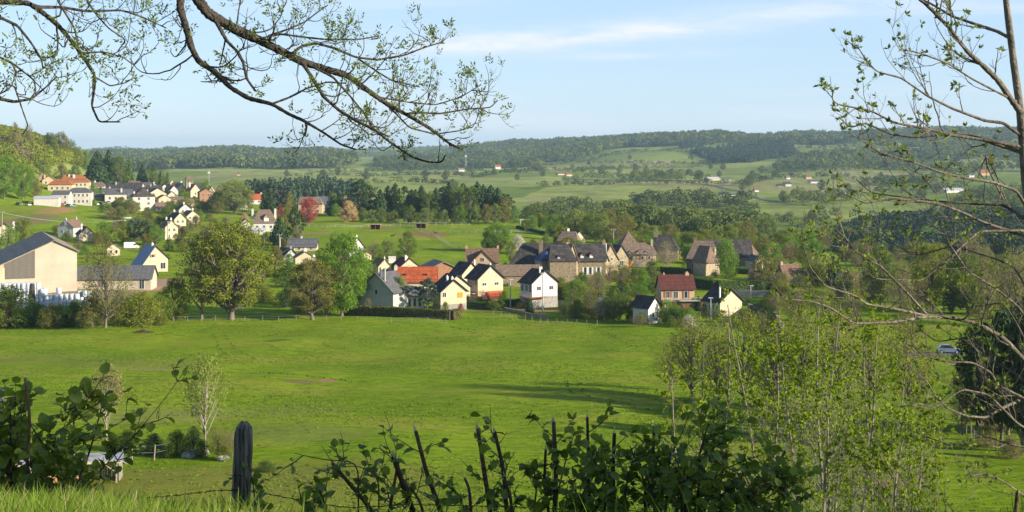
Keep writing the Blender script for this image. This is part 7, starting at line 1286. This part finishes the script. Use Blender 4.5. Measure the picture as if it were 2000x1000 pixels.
def m_oldwood():
    m, nt = mat('old_grey_wood'); o = nd(nt, 'ShaderNodeOutputMaterial'); p = nd(nt, 'ShaderNodeBsdfPrincipled'); t = nd(nt, 'ShaderNodeTexCoord'); mp = nd(nt, 'ShaderNodeMapping'); mp.inputs['Scale'].default_value = (60, 60, 3.5)
    n = nd(nt, 'ShaderNodeTexNoise'); n.inputs['Scale'].default_value = 1; n.inputs['Detail'].default_value = 6; r = nd(nt, 'ShaderNodeValToRGB'); r.color_ramp.elements[0].position = .38; r.color_ramp.elements[1].position = .66; r.color_ramp.elements[0].color = (.05, .037, .027, 1); r.color_ramp.elements[1].color = (.25, .20, .15, 1)
    L = nt.links.new; L(t.outputs['Object'], mp.inputs[0]); L(mp.outputs[0], n.inputs[0]); L(n.outputs[0], r.inputs[0]); L(r.outputs[0], p.inputs['Base Color']); p.inputs['Roughness'].default_value = .9
    b = nd(nt, 'ShaderNodeBump'); b.inputs['Strength'].default_value = 1; b.inputs['Distance'].default_value = .012; L(n.outputs[0], b.inputs['Height']); L(b.outputs[0], p.inputs['Normal']); L(p.outputs[0], o.inputs[0]); return m
OW = m_oldwood()
oldpost(477, 470, 824, 8.4, 38, 'thick weathered dark wooden post with rounded top in the foreground', 3, OW)
oldpost(2, -2, 758, 7.6, 14, 'pale slim post cut by the left edge of the view', 5, WOODG)
oldpost(1988, 1984, 958, 8.6, 9, 'short rusty-brown stake in the lower right corner', 6, BARKR)
hazel('few hazel sprigs clinging to the thick weathered post', [(500, 1000, 482, 890, 8.1, 4, 0), (480, 1010, 470, 900, 8.15, 4, 0)], 73, .8, BARKD, ntw=7, tw_len=(.06, .16))
def barbed(label, pts, Y, sag, seed):
    g = np.random.default_rng(seed); P = resample([P3(a, b_, y_) for (a, b_), y_ in zip(pts, Y)], 90); P[:, 2] += g.normal(size=90)*.001; w2 = P.copy(); k = np.arange(90)*2.1; w2[:, 2] += np.sin(k)*.004; w2[:, 1] += np.cos(k)*.004
    o = P[0].copy(); V, Q = tubes([(P-o, np.full(90, .0024)), (w2-o, np.full(90, .0022))], 5); r = mesh_np('barbed_wire', V, Q, BARKD); r.location = tuple(o); tag(r, label, 'barbed wire'); ps = []
    for i in range(3, 88, 4):
        for _ in range(3): d = g.normal(size=3); d /= np.linalg.norm(d); ps.append((np.array([P[i]-o-d*.014, P[i]-o+d*.014]), [.0018, .0006]))
    V, Q = tubes(ps, 4); mesh_np('barbs', V, Q, BARKD, r)
barbed('rusty barbed wire running left from the thick post', [(-30, 955), (120, 978), (230, 977), (340, 968), (420, 958), (466, 957)], [7.6, 7.9, 8.0, 8.2, 8.3, 8.35], 0, 1)
barbed('rusty barbed wire running right from the thick post', [(486, 958), (540, 968), (600, 980), (680, 992), (800, 985), (1000, 990), (1300, 1000)], [8.35, 8.3, 8.3, 8.3, 8.3, 8.3, 8.3], 0, 2)
# --- long grass in the lower left corner, loose blades elsewhere
def blades(name, label, n, xf, yr, hr, m, seed, wd=.0045, cap=None):
    rng = np.random.default_rng(seed); Y = rng.uniform(*yr, size=n); px = xf(rng, n, Y); x = (px-X0)/F*Y; z = H(x, Y); h = rng.uniform(*hr, size=n); h = np.clip(np.minimum(h, -(cap(rng, px)-Y0)/F*Y-z), .04, 1); a = rng.random(n)*6.283; ln = rng.uniform(.1, .55, size=n)*h; w_ = wd*rng.uniform(.6, 1.4, size=n); b = rng.random(n)*6.283; ks = []
    for t in (0, .4, .75, 1.): ks.append((x+np.cos(a)*ln*t*t, Y+np.sin(a)*ln*t*t, z+h*t*(1-.12*t), w_*(1-t)**.6 if t < 1 else w_*.05))
    V = np.stack([np.stack([kx+sg*np.cos(b)*kw, ky+sg*np.sin(b)*kw, kz], -1) for kx, ky, kz, kw in ks for sg in (-1, 1)], 1); i = np.arange(n)[:, None]*8
    Q = np.concatenate([np.stack([i[:, 0]+k*2, i[:, 0]+k*2+1, i[:, 0]+k*2+3, i[:, 0]+k*2+2], 1) for k in range(3)]); o = mesh_np(name, V.reshape(-1, 3), Q, m, attr=np.repeat(rng.random(n), 8)); return tag(o, label, 'grass', kind='stuff')
G_GRASS = m_leaf('grass_blades', (.08, .16, .015), (.20, .28, .035), trans=.4, scale=3)
blades('grass', 'sunlit long grass on the bank in the lower left corner', 16000, lambda r, n, Y: -250+r.random(n)**.8*720, (4.3, 7.0), (.30, .55), G_GRASS, 1, cap=lambda r, px: 928+40*np.clip((px-180)/260, 0, 1)+r.random(len(px))**.6*60)
G_STRAW = m_leaf('dead_grass', (.30, .25, .11), (.42, .36, .18), trans=.3, scale=3)
blades('grass', 'dead straw stalks mixed into the long grass of the lower left corner', 1500, lambda r, n, Y: -250+r.random(n)**.8*760, (4.3, 7.0), (.30, .6), G_STRAW, 9, cap=lambda r, px: 918+40*np.clip((px-180)/260, 0, 1)+r.random(len(px))**.6*70, wd=.003)
blades('grass', 'broad dark weed blades in the long grass of the lower left corner', 700, lambda r, n, Y: -250+r.random(n)**.8*760, (4.3, 7.0), (.30, .5), G_HAZEL, 10, cap=lambda r, px: 940+r.random(len(px))*60, wd=.013)
blades('grass', 'scattered grass blades along the foot of the cut hazel', 500, lambda r, n, Y: r.uniform(400, 2100, n), (5.2, 7.2), (.3, .70), G_GRASS, 2, cap=lambda r, px: 930+r.random(len(px))**.5*90)
blades('grass', 'undergrowth of grass below the hazel stems', 9000, lambda r, n, Y: r.uniform(-300, 2300, n), (6.6, 9.5), (.15, .45), G_GRASS, 3, cap=lambda r, px: 985+r.random(len(px))*60)
# tussocks over the meadow
def tussocks(n, seed):
    rng = np.random.default_rng(seed); Y = np.sqrt(rng.random(n)*(300**2-100**2)+100**2); u = rng.uniform(-.41, .41, n); x = u*Y; keep = (np.sin(x*.11+np.sin(Y*.07)*2)+np.sin(Y*.13+x*.04)+rng.normal(size=n)*.8) > .3; x, Y = x[keep], Y[keep]; n = len(x); z = H(x, Y)
    C = np.repeat(np.stack([x, Y, z], 1), 5, 0)+rng.normal(size=(n*5, 3))*[.14, .10, .02]; C[:, 2] += .04; s_ = rng.uniform(.12, .26, size=n*5); N = rng.normal(size=(n*5, 3))*[.7, .7, .3]+[0, -.1, 1.]
    V, Q = quads(C, N, s_, rng, .7); return tag(mesh_np('grass_tussocks', V, Q, G_GRASS2, attr=np.repeat(rng.random(n*5), 4)), 'rough tussocks all over the big meadow', 'grass', kind='stuff')
G_GRASS2 = m_leaf('tussock_blades', (.12, .19, .015), (.20, .26, .028), trans=.3, scale=.08)
tussocks(60000, 5)
def ruts(lines, seed):
    rng = np.random.default_rng(seed); C = []
    for ln in lines:
        q = np.array([G(*p)[:2] for p in ln]); d = np.r_[0, np.cumsum(np.linalg.norm(np.diff(q, axis=0), axis=1))]; n = int(d[-1]*5); t = rng.random(n)*d[-1]; x = np.interp(t, d, q[:, 0])+rng.normal(size=n)*.16; y = np.interp(t, d, q[:, 1])+rng.normal(size=n)*.16
        k = np.sin(t*.9+rng.random()*6)+np.sin(t*.37)+rng.normal(size=n)*.5 > -.5; C.append(np.stack([x, y, H(x, y)+.12], 1)[k])
    C = np.concatenate(C); V, Q = quads(C, rng.normal(size=C.shape)+[0, 0, .3], rng.uniform(.14, .36, size=len(C)), rng, .6); tag(mesh_np('rushes', V, Q, G_RUSH, attr=np.repeat(rng.random(len(C)), 4)), 'dark tufts of rushes along the wet lines and cattle tracks of the meadow', 'rushes', kind='stuff')
G_RUSH = m_leaf('rush_blades', (.06, .11, .010), (.13, .18, .02), trans=.2, scale=.3)
ruts([[(418, 655), (428, 680), (450, 700), (482, 714)], [(438, 655), (452, 672), (470, 690), (500, 704)], [(512, 658), (540, 654), (565, 660)], [(515, 672), (545, 682), (570, 686)], [(628, 672), (655, 680), (685, 684)], [(1108, 744), (1112, 762), (1118, 774)], [(1132, 748), (1140, 766), (1150, 776)], [(700, 730), (745, 734)], [(480, 735), (540, 742), (600, 736), (660, 742), (690, 748)], [(500, 728), (560, 732), (640, 736)], [(880, 640), (960, 650), (1040, 654)], [(1150, 636), (1200, 656), (1240, 668)], [(760, 632), (780, 638)], [(850, 645), (858, 650)], [(910, 648), (930, 652)], [(1196, 658), (1230, 676), (1262, 680)], [(120, 700), (220, 706), (320, 700)], [(730, 850), (800, 856), (880, 852)], [(800, 815), (860, 812), (930, 820)], [(600, 800), (680, 806), (760, 800)], [(640, 880), (740, 886), (820, 880)], [(300, 655), (380, 650), (420, 640)]], 3)

# two leafy trees added beside the camera, out of view, to shade the hazel
tx, ty = 6.9, 5.3; tzz = float(H(tx, ty)); shade_tree = tree('oak', 1000, 0, 0, 100, G_MID, 'leafy tree added out of view on the right to shade the hazel', Y=5.)
shade_tree.location = (tx, ty, tzz-.1); shade_tree.scale = (3.6, 4.6, 4.6); shade_tree.rotation_euler = (0, 0, 1.)
tx, ty = 7.0, 3.7; shade_tree = tree('full', 1000, 0, 0, 100, G_MID, 'taller unseen tree added on the right to shade the left hazel bush', Y=5.)
shade_tree.location = (tx, ty, float(H(tx, ty))-.1); shade_tree.scale = (2.6, 2.6, 5.6)
# ------------------------------------------------------------------ air between here and the horizon
def haze():
    m, nt = mat('air'); o = nd(nt, 'ShaderNodeOutputMaterial'); v = nd(nt, 'ShaderNodeVolumePrincipled')
    v.inputs['Color'].default_value = (.55, .74, 1, 1); v.inputs['Density'].default_value = 0.000068; v.inputs['Anisotropy'].default_value = .2
    nt.links.new(v.outputs[0], o.inputs['Volume'])
    b = MB().box(-10500, 10500, -60, 12500, -160, 85).build('haze', m); tag(b, 'thin blue air over the whole valley', kind='stuff'); b.display_type = 'WIRE'
haze()
